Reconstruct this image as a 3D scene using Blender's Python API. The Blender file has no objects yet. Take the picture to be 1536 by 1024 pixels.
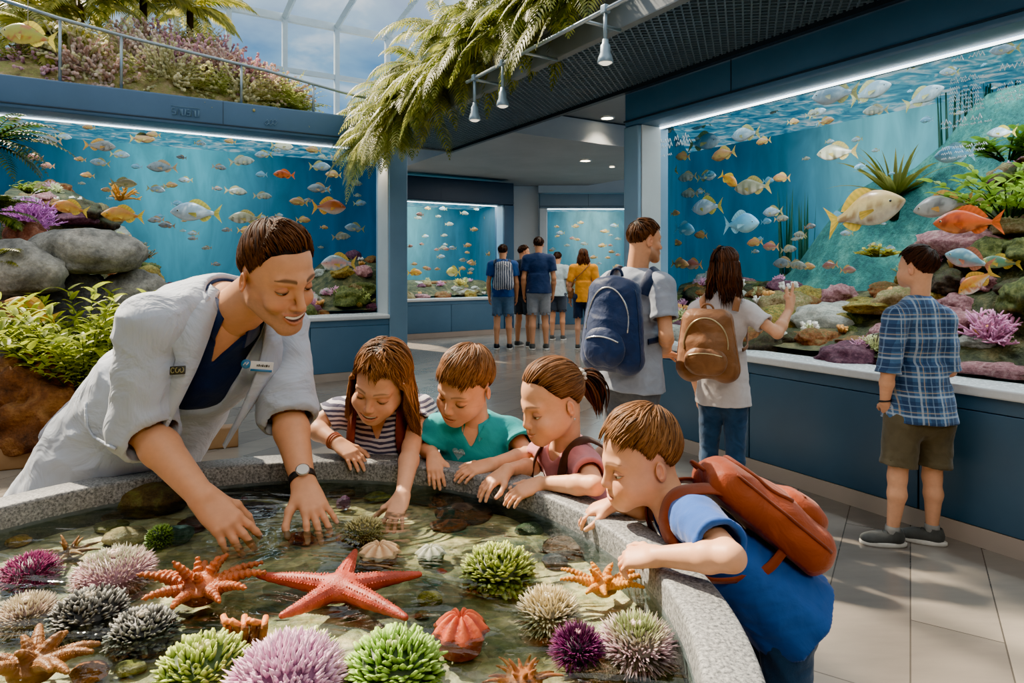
# Aquarium hall with a touch pool, built object by object.
import bpy, math, random
import numpy as np
from mathutils import Vector, Matrix, noise as mnoise

random.seed(7)
rng = np.random.default_rng(7)
SC = bpy.context.scene
COL = SC.collection
FPX, EYE, HOR = 964.0, 1.4, 400.0          # focal length in px of a 1536 wide frame, eye height, horizon row
PI = math.pi


def P(px, py, Y):
    """world point at depth Y seen at photo pixel px, py"""
    return np.array([(px - 768.0) / FPX * Y, Y, EYE - (py - HOR) / FPX * Y])


def A(*v):
    return np.array(v, float)


def nrm(v):
    v = np.asarray(v, float)
    return v / (np.linalg.norm(v) + 1e-12)


def lerp(a, b, t):
    return a + (b - a) * t


def frame(fwd, up):
    """columns right, forward, up"""
    f = nrm(fwd)
    u = np.asarray(up, float)
    u = nrm(u - f * np.dot(u, f))
    r = np.cross(f, u)
    return np.stack([r, f, u], 1)


def rot_axis(axis, ang):
    return np.array(Matrix.Rotation(ang, 3, Vector([float(x) for x in axis])))


def euler(x, y, z):
    from mathutils import Euler
    return np.array(Euler((x, y, z)).to_matrix())


# ------------------------------------------------------------------ materials
def lin(c):
    c = np.asarray(c, float)
    return np.where(c <= 0.04045, c / 12.92, ((c + 0.055) / 1.055) ** 2.4)


def hx(s):
    s = s.lstrip('#')
    return tuple(lin([int(s[i:i + 2], 16) / 255 for i in (0, 2, 4)]))


class NT:
    """small node tree helper"""

    def __init__(self, name):
        self.m = bpy.data.materials.new(name)
        self.m.use_nodes = True
        self.t = self.m.node_tree
        self.t.nodes.clear()
        self.out = self.n('ShaderNodeOutputMaterial')

    def n(self, typ, ins=None, **kw):
        nd = self.t.nodes.new(typ)
        for k, v in kw.items():
            setattr(nd, k, v)
        for k, v in (ins or {}).items():
            self.set(nd, k, v)
        return nd

    def set(self, nd, k, v):
        s = nd.inputs[k]
        if isinstance(v, bpy.types.NodeSocket):
            self.t.links.new(v, s)
        elif isinstance(v, (tuple, list, np.ndarray)) and s.type == 'RGBA' and len(v) == 3:
            s.default_value = (*[float(x) for x in v], 1)
        else:
            s.default_value = v

    def math(self, op, a, b=0.0, c=None):
        nd = self.n('ShaderNodeMath', {0: a, 1: b}, operation=op)
        if c is not None:
            self.set(nd, 2, c)
        return nd.outputs[0]

    def mix(self, f, a, b, typ='MIX'):
        nd = self.n('ShaderNodeMix', data_type='RGBA', blend_type=typ)
        for s in nd.inputs:
            if s.type == 'RGBA' and s.name in ('A', 'B'):
                v = a if s.name == 'A' else b
                if isinstance(v, bpy.types.NodeSocket):
                    self.t.links.new(v, s)
                else:
                    s.default_value = (*[float(x) for x in v], 1)
        v = f
        if isinstance(v, bpy.types.NodeSocket):
            self.t.links.new(v, nd.inputs[0])
        else:
            nd.inputs[0].default_value = v
        return [o for o in nd.outputs if o.type == 'RGBA'][0]

    def ramp(self, fac, stops, interp='LINEAR'):
        nd = self.n('ShaderNodeValToRGB', {0: fac})
        cr = nd.color_ramp
        cr.interpolation = interp
        while len(cr.elements) < len(stops):
            cr.elements.new(0.5)
        for e, (p, c) in zip(cr.elements, stops):
            e.position = p
            e.color = (*[float(x) for x in c], 1) if len(c) == 3 else c
        return nd.outputs[0]

    def coord(self, which='Object', scale=None, rot=None):
        o = self.n('ShaderNodeTexCoord').outputs[which]
        if scale is not None or rot is not None:
            mp = self.n('ShaderNodeMapping', {0: o})
            if scale is not None:
                mp.inputs['Scale'].default_value = (scale,) * 3 if np.isscalar(scale) else scale
            if rot is not None:
                mp.inputs['Rotation'].default_value = rot
            o = mp.outputs[0]
        return o

    def noise(self, vec, scale, detail=3.0, rough=0.5, dist=0.0, out=0):
        return self.n('ShaderNodeTexNoise', {'Vector': vec, 'Scale': scale, 'Detail': detail, 'Roughness': rough, 'Distortion': dist}).outputs[out]

    def attr(self, name='Col'):
        return self.n('ShaderNodeAttribute', attribute_name=name).outputs['Color']

    def bump(self, h, strength=0.3, dist=0.01, normal=None):
        nd = self.n('ShaderNodeBump', {'Height': h, 'Strength': strength, 'Distance': dist})
        if normal is not None:
            self.t.links.new(normal, nd.inputs['Normal'])
        return nd.outputs[0]

    def bsdf(self, **ins):
        nd = self.n('ShaderNodeBsdfPrincipled')
        for k, v in ins.items():
            self.set(nd, k.replace('_', ' '), v)
        self.t.links.new(nd.outputs[0], self.out.inputs[0])
        self.b = nd
        return self.m


_MC = {}


def simple(name, c, rough=0.5, var=0.25, scale=8.0, bump=0.0, bdist=0.004, metal=0.0, emis=0.0, spec=0.5, bscale=None, sheen=0.0):
    """principled with a two scale procedural tone variation"""
    key = (name, tuple(c), rough, var, scale, bump, metal, emis)
    if key in _MC:
        return _MC[key]
    t = NT(name)
    co = t.coord('Object')
    n = t.noise(co, scale, 4, 0.6)
    c = np.array(c)
    col = t.ramp(n, [(0.25, c * (1 - var)), (0.75, np.clip(c * (1 + var), 0, 1))])
    kw = dict(Base_Color=col, Roughness=rough, Metallic=metal)
    kw['Specular_IOR_Level'] = spec
    if bump:
        kw['Normal'] = t.bump(t.noise(co, bscale or scale * 4, 4, 0.6), bump, bdist)
    if emis:
        kw['Emission_Color'] = tuple(c)
        kw['Emission_Strength'] = emis
    if sheen:
        kw['Sheen_Weight'] = sheen
    _MC[key] = t.bsdf(**kw)
    return _MC[key]


def vcol(name, rough=0.5, var=0.15, scale=30, bump=0.0, bdist=0.003, bscale=60, spec=0.5, sss=0.0, sheen=0.0, coat=0.0, trans=0.0):
    """colour from the mesh's Col attribute"""
    if name in _MC:
        return _MC[name]
    t = NT(name)
    co = t.coord('Object')
    n = t.noise(co, scale, 3, 0.6)
    f = t.n('ShaderNodeMapRange', {0: n, 1: 0.3, 2: 0.7, 3: 1 - var, 4: 1 + var}).outputs[0]
    vm = t.n('ShaderNodeVectorMath', {0: t.attr(), 'Scale': f}, operation='SCALE')
    kw = dict(Base_Color=vm.outputs[0], Roughness=rough)
    kw['Specular_IOR_Level'] = spec
    if bump:
        kw['Normal'] = t.bump(t.noise(co, bscale, 3, 0.6), bump, bdist)
    if sss:
        kw['Subsurface_Weight'] = sss
        kw['Subsurface_Radius'] = (0.012, 0.005, 0.003)
        kw['Subsurface_Scale'] = 1.0
    if sheen:
        kw['Sheen_Weight'] = sheen
    if coat:
        kw['Coat_Weight'] = coat
    m = t.bsdf(**kw)
    if trans:
        tr = t.n('ShaderNodeBsdfTranslucent', {'Color': vm.outputs[0]})
        mx = t.n('ShaderNodeMixShader', {0: trans, 1: t.b.outputs[0], 2: tr.outputs[0]})
        t.t.links.new(mx.outputs[0], t.out.inputs[0])
    _MC[name] = m
    return m


# ------------------------------------------------------------------ meshes
class MB:
    """collects vertices, faces, colours and material slots, then links ONE mesh object"""

    def __init__(self):
        self.V, self.F, self.C, self.n = [], [], [], 0

    def add(self, V, F, col=None, mi=0):
        V = np.asarray(V, float).reshape(-1, 3)
        if len(V) == 0:
            return self
        if not isinstance(F, (list, tuple)) or (len(F) and np.isscalar(F[0][0])):
            F = [F]
        for f in F:
            f = np.asarray(f, int)
            if len(f):
                self.F.append((f + self.n, mi))
        self.V.append(V)
        c = np.ones((len(V), 3)) if col is None else np.broadcast_to(np.asarray(col, float), (len(V), 3))
        self.C.append(c)
        self.n += len(V)
        return self

    def merge(self, other, M=None, t=None, col=None):
        V = np.concatenate(other.V)
        if M is not None:
            V = V @ np.asarray(M).T
        if t is not None:
            V = V + np.asarray(t)
        C = np.concatenate(other.C) if col is None else col
        base = self.n
        self.V.append(V)
        self.C.append(np.broadcast_to(C, (len(V), 3)))
        for f, mi in other.F:
            self.F.append((f + base, mi))
        self.n += len(V)
        return self

    # shapes -----------------------------------------------------------
    def box(self, lo, hi, M=None, t=None, col=None, mi=0, bevel=0.0):
        lo, hi = np.minimum(lo, hi).astype(float), np.maximum(lo, hi).astype(float)
        if bevel <= 0:
            V = np.array([[x, y, z] for x in (lo[0], hi[0]) for y in (lo[1], hi[1]) for z in (lo[2], hi[2])])
            Fq = [[0, 1, 3, 2], [4, 6, 7, 5], [0, 4, 5, 1], [2, 3, 7, 6], [0, 2, 6, 4], [1, 5, 7, 3]]
            Fl = [np.array(Fq)]
        else:
            import bmesh
            bm = bmesh.new()
            bmesh.ops.create_cube(bm, size=1.0)
            for v in bm.verts:
                v.co = Vector([lerp(lo[i], hi[i], v.co[i] + 0.5) for i in range(3)])
            b = min(bevel, 0.45 * float((hi - lo).min()))
            bmesh.ops.bevel(bm, geom=list(bm.edges), offset=b, segments=2, profile=0.7, affect='EDGES')
            bm.verts.index_update()
            V = np.array([v.co[:] for v in bm.verts])
            q = [[v.index for v in f.verts] for f in bm.faces if len(f.verts) == 4]
            r = [[v.index for v in f.verts] for f in bm.faces if len(f.verts) == 3]
            Fl = [np.array(x) for x in (q, r) if x]
            bm.free()
        if M is not None:
            V = V @ np.asarray(M).T
        if t is not None:
            V = V + np.asarray(t)
        return self.add(V, Fl, col, mi)

    def tube(self, pts, rad, n=8, col=None, mi=0, cap=True, flat=1.0, up=None):
        pts = np.asarray(pts, float)
        m = len(pts)
        rad = np.broadcast_to(np.asarray(rad, float), (m,))
        T = np.gradient(pts, axis=0)
        T /= np.linalg.norm(T, axis=1)[:, None] + 1e-12
        ref = A(0, 0, 1) if up is None else np.asarray(up, float)
        if abs(np.dot(ref, T[0])) > 0.95:
            ref = A(1, 0, 0)
        V = []
        u = nrm(np.cross(ref, T[0]))
        ang = np.linspace(0, 2 * PI, n, endpoint=False)
        for i in range(m):
            u = nrm(u - T[i] * np.dot(u, T[i]))
            w = np.cross(T[i], u)
            V.append(pts[i] + rad[i] * (np.cos(ang)[:, None] * u + flat * np.sin(ang)[:, None] * w))
        V = np.concatenate(V)
        i = np.arange(m - 1)[:, None] * n
        j = np.arange(n)[None]
        a, b = i + j, i + (j + 1) % n
        Fq = np.stack([a, b, b + n, a + n], -1).reshape(-1, 4)
        Fl = [Fq]
        if cap:
            V = np.concatenate([V, pts[:1], pts[-1:]])
            c0, c1 = m * n, m * n + 1
            jj = np.arange(n)
            Fl.append(np.stack([np.full(n, c0), (jj + 1) % n, jj], 1))
            e = (m - 1) * n
            Fl.append(np.stack([np.full(n, c1), e + jj, e + (jj + 1) % n], 1))
        if col is not None and np.ndim(col) == 2 and len(col) == m:
            c = np.repeat(np.asarray(col), n, 0)
            if cap:
                c = np.concatenate([c, col[:1], col[-1:]])
            col = c
        return self.add(V, Fl, col, mi)

    def lathe(self, prof, n=32, t=(0, 0, 0), M=None, col=None, mi=0, a0=0, a1=2 * PI):
        prof = np.asarray(prof, float)
        m = len(prof)
        full = abs(a1 - a0 - 2 * PI) < 1e-6
        ang = np.linspace(a0, a1, n, endpoint=not full)
        V = np.stack([prof[:, None, 0] * np.cos(ang), prof[:, None, 0] * np.sin(ang), np.broadcast_to(prof[:, None, 1], (m, n))], -1).reshape(-1, 3)
        i = np.arange(m - 1)[:, None] * n
        j = np.arange(n if full else n - 1)[None]
        a, b = i + j, i + (j + 1) % n
        Fq = np.stack([a, b, b + n, a + n], -1).reshape(-1, 4)
        if M is not None:
            V = V @ np.asarray(M).T
        return self.add(V + np.asarray(t), [Fq], col, mi)

    def ball(self, c, r, n=10, M=None, col=None, mi=0):
        th = np.linspace(0, PI, n + 1)
        prof = np.stack([np.sin(th), -np.cos(th)], 1)
        m = len(prof)
        k = n * 2
        ang = np.linspace(0, 2 * PI, k, endpoint=False)
        V = np.stack([prof[:, None, 0] * np.cos(ang), prof[:, None, 0] * np.sin(ang), np.broadcast_to(prof[:, None, 1], (m, k))], -1).reshape(-1, 3)
        V = V * (np.ones(3) * np.asarray(r))
        if M is not None:
            V = V @ np.asarray(M).T
        i = np.arange(m - 1)[:, None] * k
        j = np.arange(k)[None]
        a, b = i + j, i + (j + 1) % k
        return self.add(V + np.asarray(c), [np.stack([a, b, b + k, a + k], -1).reshape(-1, 4)], col, mi)

    def prism(self, poly, depth, M, t, col=None, mi=0):
        """polygon in local xz, extruded along local y by depth (both sides)"""
        poly = np.asarray(poly, float)
        n = len(poly)
        f = np.stack([poly[:, 0], np.full(n, -depth / 2), poly[:, 1]], 1)
        b = f.copy()
        b[:, 1] = depth / 2
        V = np.concatenate([f, b]) @ np.asarray(M).T + np.asarray(t)
        j = np.arange(n)
        side = np.stack([j, j + n, (j + 1) % n + n, (j + 1) % n], 1)
        return self.add(V, [np.arange(n)[None], np.arange(n)[::-1][None] + n, side], col, mi)

    def build(self, name, mats, parent=None, smooth=True, origin=None):
        if self.n == 0:
            return None
        V = np.concatenate(self.V)
        C = np.concatenate(self.C)
        o = np.zeros(3)
        if parent is not None:
            o = np.array(parent.matrix_basis.translation)
            if parent.parent is not None:
                o = o + np.array(parent.parent.matrix_basis.translation)
        elif origin is not None:
            o = np.asarray(origin, float)
        V = V - o
        me = bpy.data.meshes.new(name)
        nl = sum(f.size for f, _ in self.F)
        npoly = sum(len(f) for f, _ in self.F)
        me.vertices.add(len(V))
        me.vertices.foreach_set('co', V.astype(np.float32).ravel())
        me.loops.add(nl)
        me.loops.foreach_set('vertex_index', np.concatenate([f.ravel() for f, _ in self.F]).astype(np.int32))
        me.polygons.add(npoly)
        ls = np.concatenate([np.full(len(f), f.shape[1]) for f, _ in self.F])
        st = np.concatenate([[0], np.cumsum(ls)[:-1]]).astype(np.int32)
        me.polygons.foreach_set('loop_start', st)
        me.polygons.foreach_set('material_index', np.concatenate([np.full(len(f), mi) for f, mi in self.F]).astype(np.int32))
        me.polygons.foreach_set('use_smooth', np.full(npoly, smooth))
        if not isinstance(mats, (list, tuple)):
            mats = [mats]
        for m in mats:
            me.materials.append(m)
        at = me.color_attributes.new('Col', 'FLOAT_COLOR', 'POINT')
        at.data.foreach_set('color', np.concatenate([C, np.ones((len(C), 1))], 1).astype(np.float32).ravel())
        me.update(calc_edges=True)
        me.validate()
        ob = bpy.data.objects.new(name, me)
        COL.objects.link(ob)
        if parent is not None:
            ob.parent = parent
        else:
            ob.location = [float(x) for x in o]
        return ob


def tag(o, label=None, cat=None, group=None, kind=None):
    if label:
        o['label'] = label
    if cat:
        o['category'] = cat
    if group:
        o['group'] = group
    if kind:
        o['kind'] = kind
    return o


def thing(name, label, cat, loc=(0, 0, 0), group=None):
    o = bpy.data.objects.new(name, None)
    o.empty_display_size = 0.1
    COL.objects.link(o)
    o.location = [float(x) for x in loc]
    return tag(o, label, cat, group)


def copy_tree(o, parent=None):
    c = o.copy()
    COL.objects.link(c)
    c.parent = parent
    for ch in list(o.children):
        copy_tree(ch, c)
    return c


def set_mat(o, m, slot=0):
    o.material_slots[slot].link = 'OBJECT'
    o.material_slots[slot].material = m


def structure(o):
    o['kind'] = 'structure'
    return o


def fbm(V, scale, octs=3, seed=0.0):
    """cheap vectorised smooth noise: sums of rotated sines"""
    r = np.random.default_rng(int(seed * 977) + 5)
    out = np.zeros(len(V))
    a = 1.0
    for o in range(octs):
        for _ in range(3):
            k = r.normal(size=3)
            k = k / np.linalg.norm(k) * scale * r.uniform(0.7, 1.3)
            k2 = r.normal(size=3) * scale * 0.6
            out += a / 3 * np.sin(V @ k + r.uniform(0, 6.28) + 1.3 * np.sin(V @ k2 + r.uniform(0, 6.28)))
        scale *= 2.1
        a *= 0.5
    return out


def ico(sub=3):
    import bmesh
    bm = bmesh.new()
    bmesh.ops.create_icosphere(bm, subdivisions=sub, radius=1.0)
    bm.verts.index_update()
    V = np.array([v.co[:] for v in bm.verts])
    Fc = np.array([[v.index for v in f.verts] for f in bm.faces])
    bm.free()
    return V, Fc


ICO = {k: ico(k) for k in (1, 2, 3, 4, 5)}


# ------------------------------------------------------------------ signed distance sculpting
class SDF:
    def __init__(self, lo, hi, h):
        self.lo = np.asarray(lo, float)
        self.h = h
        self.shape = tuple(int(math.ceil((b - a) / h)) + 1 for a, b in zip(lo, hi))
        self.d = np.full(self.shape, 0.5, np.float32)
        self.ax = [(self.lo[i] + h * np.arange(self.shape[i])).astype(np.float32) for i in range(3)]

    def sl(self, lo, hi):
        s = []
        for i in range(3):
            a = int(max(0, math.floor((lo[i] - self.lo[i]) / self.h)))
            b = int(min(self.shape[i], math.ceil((hi[i] - self.lo[i]) / self.h) + 1))
            if b <= a:
                return None
            s.append(slice(a, b))
        return tuple(s)

    def put(self, lo, hi, fn, k, op):
        pad = k + 2 * self.h
        s = self.sl(np.asarray(lo) - pad, np.asarray(hi) + pad)
        if s is None:
            return
        X = self.ax[0][s[0]][:, None, None]
        Y = self.ax[1][s[1]][None, :, None]
        Z = self.ax[2][s[2]][None, None, :]
        d = fn(X, Y, Z)
        cur = self.d[s]
        if op == 'u':
            if k > 0:
                h = np.maximum(k - np.abs(cur - d), 0) / k
                self.d[s] = np.minimum(cur, d) - h * h * k * 0.25
            else:
                self.d[s] = np.minimum(cur, d)
        else:
            d = -d
            if k > 0:
                h = np.maximum(k - np.abs(cur - d), 0) / k
                self.d[s] = np.maximum(cur, d) + h * h * k * 0.25
            else:
                self.d[s] = np.maximum(cur, d)

    def cap(self, a, b, ra, rb=None, k=0.02, op='u', flat0=False, flat1=False):
        """round cone from a to b; flat ends when asked"""
        rb = ra if rb is None else rb
        a, b = np.asarray(a, np.float32), np.asarray(b, np.float32)
        ab = b - a
        L2 = float(ab @ ab) + 1e-12
        L = math.sqrt(L2)
        dr = ab / L
        r = max(ra, rb)

        def fn(X, Y, Z):
            x, y, z = X - a[0], Y - a[1], Z - a[2]
            t0 = (x * ab[0] + y * ab[1] + z * ab[2]) / L2
            t = np.clip(t0, 0, 1)
            d = np.sqrt((x - t * ab[0]) ** 2 + (y - t * ab[1]) ** 2 + (z - t * ab[2]) ** 2) - (ra + (rb - ra) * t)
            if flat1:
                d = np.maximum(d, (t0 - 1) * L)
            if flat0:
                d = np.maximum(d, -t0 * L)
            return d
        self.put(np.minimum(a, b) - r, np.maximum(a, b) + r, fn, k, op)
        return self

    def chain(self, pts, rads, k=0.02, op='u'):
        for i in range(len(pts) - 1):
            self.cap(pts[i], pts[i + 1], rads[i], rads[i + 1], k if i == 0 else min(k, 0.01) if op == 'u' else k, op)
        return self

    def ell(self, c, r, M=None, k=0.02, op='u'):
        c = np.asarray(c, np.float32)
        r = np.broadcast_to(np.asarray(r, np.float32), (3,))
        M = np.eye(3, dtype=np.float32) if M is None else np.asarray(M, np.float32)
        ext = np.sqrt(((M * r[None, :]) ** 2).sum(1))

        def fn(X, Y, Z):
            x, y, z = X - c[0], Y - c[1], Z - c[2]
            q = [(M[0, i] * x + M[1, i] * y + M[2, i] * z) / r[i] for i in range(3)]
            k0 = np.sqrt(q[0] ** 2 + q[1] ** 2 + q[2] ** 2)
            k1 = np.sqrt((q[0] / r[0]) ** 2 + (q[1] / r[1]) ** 2 + (q[2] / r[2]) ** 2) + 1e-9
            return k0 * (k0 - 1) / k1
        self.put(c - ext, c + ext, fn, k, op)
        return self

    def econe(self, a, b, ra, rb, M, k=0.02, op='u', flat0=True, flat1=True, fold=0.0):
        """elliptic cone a->b. ra, rb = (half width along M[:,0], half depth along M[:,1])"""
        a, b = np.asarray(a, np.float32), np.asarray(b, np.float32)
        ab = b - a
        L2 = float(ab @ ab)
        L = math.sqrt(L2)
        M = np.asarray(M, np.float32)
        ax = nrm(ab)
        e0 = nrm(M[:, 0] - ax * (M[:, 0] @ ax)).astype(np.float32)
        e1 = np.cross(ax, e0).astype(np.float32)
        r = max(*ra, *rb)

        def fn(X, Y, Z):
            x, y, z = X - a[0], Y - a[1], Z - a[2]
            t0 = (x * ab[0] + y * ab[1] + z * ab[2]) / L2
            t = np.clip(t0, 0, 1)
            u = x * e0[0] + y * e0[1] + z * e0[2]
            v = x * e1[0] + y * e1[1] + z * e1[2]
            r0 = ra[0] + (rb[0] - ra[0]) * t
            r1 = ra[1] + (rb[1] - ra[1]) * t
            if fold:
                an = np.arctan2(v / r1, u / r0)
                f = 1 + fold * t * np.sin(an * 9)
                r0 = r0 * f
                r1 = r1 * f
            k0 = np.sqrt((u / r0) ** 2 + (v / r1) ** 2)
            k1 = np.sqrt((u / r0 ** 2) ** 2 + (v / r1 ** 2) ** 2) + 1e-6
            d = k0 * (k0 - 1) / k1
            d = np.maximum(d, -np.minimum(r0, r1))
            d = np.maximum(d, (t0 - 1) * L if flat1 else (t0 - 1) * L - 0.5 * r)
            d = np.maximum(d, -t0 * L if flat0 else -t0 * L - 0.5 * r)
            return d
        self.put(np.minimum(a, b) - r, np.maximum(a, b) + r, fn, k, op)
        return self

    def fnput(self, lo, hi, fn, k=0.0, op='u'):
        self.put(np.asarray(lo), np.asarray(hi), fn, k, op)
        return self

    def wedge(self, o, M, zs, ws, y0, k=0.004, cx=0.0, op='s'):
        """cut a slot: local |x - cx| < w(z), y > y0"""
        o, M = np.asarray(o, np.float32), np.asarray(M, np.float32)
        zs, ws = np.asarray(zs, float), np.asarray(ws, float)
        r = max(abs(zs).max(), 0.4) + 0.1
        cxs = np.broadcast_to(np.asarray(cx, float), zs.shape)

        def fn(X, Y, Z):
            x, y, z = X - o[0], Y - o[1], Z - o[2]
            lx = M[0, 0] * x + M[1, 0] * y + M[2, 0] * z
            ly = M[0, 1] * x + M[1, 1] * y + M[2, 1] * z
            lz = M[0, 2] * x + M[1, 2] * y + M[2, 2] * z
            d = np.abs(lx - np.interp(lz, zs, cxs)) - np.interp(lz, zs, ws)
            d = np.maximum(d, y0 - ly)
            return np.maximum(d, np.maximum(zs[0] - lz, lz - zs[-1])).astype(np.float32)
        self.put(o - r, o + r, fn, k, op)
        return self

    def plane(self, p, n, k=0.0):
        """keep the side opposite to n"""
        p, n = np.asarray(p, np.float32), nrm(n).astype(np.float32)
        d = (self.ax[0][:, None, None] - p[0]) * n[0] + (self.ax[1][None, :, None] - p[1]) * n[1] + (self.ax[2][None, None, :] - p[2]) * n[2]
        self.d = np.maximum(self.d, d)
        return self

    def mesh(self):
        d = self.d
        # pad the border so the surface closes
        d[0], d[-1] = np.maximum(d[0], 1e-3), np.maximum(d[-1], 1e-3)
        d[:, 0], d[:, -1] = np.maximum(d[:, 0], 1e-3), np.maximum(d[:, -1], 1e-3)
        d[:, :, 0], d[:, :, -1] = np.maximum(d[:, :, 0], 1e-3), np.maximum(d[:, :, -1], 1e-3)
        ins = d < 0
        nx, ny, nz = (s - 1 for s in d.shape)
        cnt = np.zeros((nx, ny, nz), np.uint8)
        for i in (0, 1):
            for j in (0, 1):
                for k in (0, 1):
                    cnt += ins[i:i + nx, j:j + ny, k:k + nz]
        act = (cnt > 0) & (cnt < 8)
        ci = np.argwhere(act)
        idx = np.full(act.shape, -1, np.int32)
        idx[act] = np.arange(len(ci))
        cor = [(i, j, k) for i in (0, 1) for j in (0, 1) for k in (0, 1)]
        val = {c: d[ci[:, 0] + c[0], ci[:, 1] + c[1], ci[:, 2] + c[2]] for c in cor}
        acc = np.zeros((len(ci), 3))
        num = np.zeros(len(ci))
        for c in cor:
            for axn in range(3):
                if c[axn] == 0:
                    e = list(c)
                    e[axn] = 1
                    v0, v1 = val[c], val[tuple(e)]
                    m = (v0 < 0) != (v1 < 0)
                    t = v0[m] / (v0[m] - v1[m])
                    p = np.tile(np.array(c, float), (m.sum(), 1))
                    p[:, axn] += t
                    acc[m] += p
                    num[m] += 1
        V = (ci + acc / num[:, None]) * self.h + self.lo
        quads = []
        for axn in range(3):
            o1, o2 = [(1, 2), (2, 0), (0, 1)][axn]
            sa = [slice(1, -1)] * 3
            sb = [slice(1, -1)] * 3
            sa[axn], sb[axn] = slice(0, -1), slice(1, None)
            A0, B0 = ins[tuple(sa)], ins[tuple(sb)]
            for flip, m in ((False, A0 & ~B0), (True, ~A0 & B0)):
                e = np.argwhere(m)
                if not len(e):
                    continue
                e = e + 1
                e[:, axn] -= 1
                q = []
                for s1, s2 in ((0, 0), (-1, 0), (-1, -1), (0, -1)):
                    c = e.copy()
                    c[:, o1] += s1
                    c[:, o2] += s2
                    q.append(idx[c[:, 0], c[:, 1], c[:, 2]])
                q = np.stack(q, 1)
                if flip:
                    q = q[:, ::-1]
                quads.append(q[(q >= 0).all(1)])
        return V, np.concatenate(quads) if quads else np.zeros((0, 4), int)


def relax(V, F, it=2, lam=0.5):
    """laplacian smoothing over the quads' edges"""
    e = np.concatenate([np.stack([F[:, i], F[:, (i + 1) % F.shape[1]]], 1) for i in range(F.shape[1])])
    deg = np.bincount(e[:, 0], minlength=len(V)) + np.bincount(e[:, 1], minlength=len(V))
    for _ in range(it):
        s = np.zeros_like(V)
        for a in range(3):
            s[:, a] = np.bincount(e[:, 0], V[e[:, 1], a], len(V)) + np.bincount(e[:, 1], V[e[:, 0], a], len(V))
        V = V + lam * (s / np.maximum(deg, 1)[:, None] - V)
    return V
# ------------------------------------------------------------------ camera, world, render look
cam_d = bpy.data.cameras.new('camera')
cam_d.sensor_width = 36.0
cam_d.lens = FPX / 1536 * 36
cam_d.shift_y = (HOR - 512) / 1536
cam_d.clip_start = 0.02
cam = bpy.data.objects.new('camera', cam_d)
cam.location = (0, 0, EYE)
cam.rotation_euler = (PI / 2, 0, 0)
COL.objects.link(cam)
SC.camera = cam
SC.view_settings.view_transform = 'AgX'
SC.view_settings.look = 'AgX - Punchy'
SC.view_settings.exposure = 0.72
cy = SC.cycles
cy.max_bounces = 5
cy.diffuse_bounces = 2
cy.glossy_bounces = 2
cy.transmission_bounces = 2
cy.transparent_max_bounces = 8
cy.caustics_reflective = False
cy.caustics_refractive = False
cy.use_denoising = True
cy.sample_clamp_indirect = 6.0
cy.use_adaptive_sampling = True
cy.adaptive_threshold = 0.09

w = bpy.data.worlds.new('sky')
SC.world = w
w.use_nodes = True
t = w.node_tree
t.nodes.clear()
wo = t.nodes.new('ShaderNodeOutputWorld')
bg = t.nodes.new('ShaderNodeBackground')
tc = t.nodes.new('ShaderNodeTexCoord')
mp = t.nodes.new('ShaderNodeMapping')
mp.inputs['Scale'].default_value = (1.0, 1.0, 2.4)
nz = t.nodes.new('ShaderNodeTexNoise')
nz.inputs['Scale'].default_value = 2.6
nz.inputs['Detail'].default_value = 6
nz.inputs['Roughness'].default_value = 0.55
nz.inputs['Distortion'].default_value = 0.4
cr = t.nodes.new('ShaderNodeValToRGB')
cr.color_ramp.elements[0].position = 0.40
cr.color_ramp.elements[0].color = (0.10, 0.34, 0.72, 1)
cr.color_ramp.elements[1].position = 0.68
cr.color_ramp.elements[1].color = (1.7, 1.75, 1.75, 1)
e = cr.color_ramp.elements.new(0.52)
e.color = (0.32, 0.64, 0.98, 1)
sx = t.nodes.new('ShaderNodeSeparateXYZ')
mr = t.nodes.new('ShaderNodeMapRange')
mr.inputs[1].default_value = 0.30
mr.inputs[2].default_value = 0.62
mr.inputs[3].default_value = 0.0
mr.inputs[4].default_value = 1.0
mx = t.nodes.new('ShaderNodeMix')
mx.data_type = 'RGBA'
L = t.links.new
L(tc.outputs['Generated'], mp.inputs[0])
L(mp.outputs[0], nz.inputs['Vector'])
L(nz.outputs[0], cr.inputs[0])
L(tc.outputs['Generated'], sx.inputs[0])
L(sx.outputs['Z'], mr.inputs[0])
L(mr.outputs[0], mx.inputs[0])
L(cr.outputs[0], [s for s in mx.inputs if s.type == 'RGBA'][0])
[s for s in mx.inputs if s.type == 'RGBA'][1].default_value = (1.9, 1.9, 1.85, 1)
L([s for s in mx.outputs if s.type == 'RGBA'][0], bg.inputs[0])
bg.inputs[1].default_value = 0.9
L(bg.outputs[0], wo.inputs[0])


def light(name, kind, loc, energy, color=(1, 1, 1), size=1.0, size_y=None, target=None, spot=None, angle=None):
    d = bpy.data.lights.new(name, kind)
    d.energy = energy
    d.color = color
    if kind == 'AREA':
        d.shape = 'RECTANGLE' if size_y else 'SQUARE'
        d.size = size
        if size_y:
            d.size_y = size_y
    elif kind == 'SUN':
        d.angle = angle or 0.02
    elif kind == 'SPOT':
        d.spot_size = spot or 1.0
        d.spot_blend = 0.6
        d.shadow_soft_size = size
    else:
        d.shadow_soft_size = size
    o = bpy.data.objects.new(name, d)
    COL.objects.link(o)
    o.location = [float(x) for x in loc]
    if target is not None:
        v = Vector([float(x) for x in np.asarray(target) - np.asarray(loc)])
        o.rotation_euler = v.to_track_quat('-Z', 'Y').to_euler()
    return o


light('sun', 'SUN', (0, 0, 6), 20.0, (1.0, 0.84, 0.62), target=(0.55, -0.42, 6 - 0.75), angle=0.03)

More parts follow.
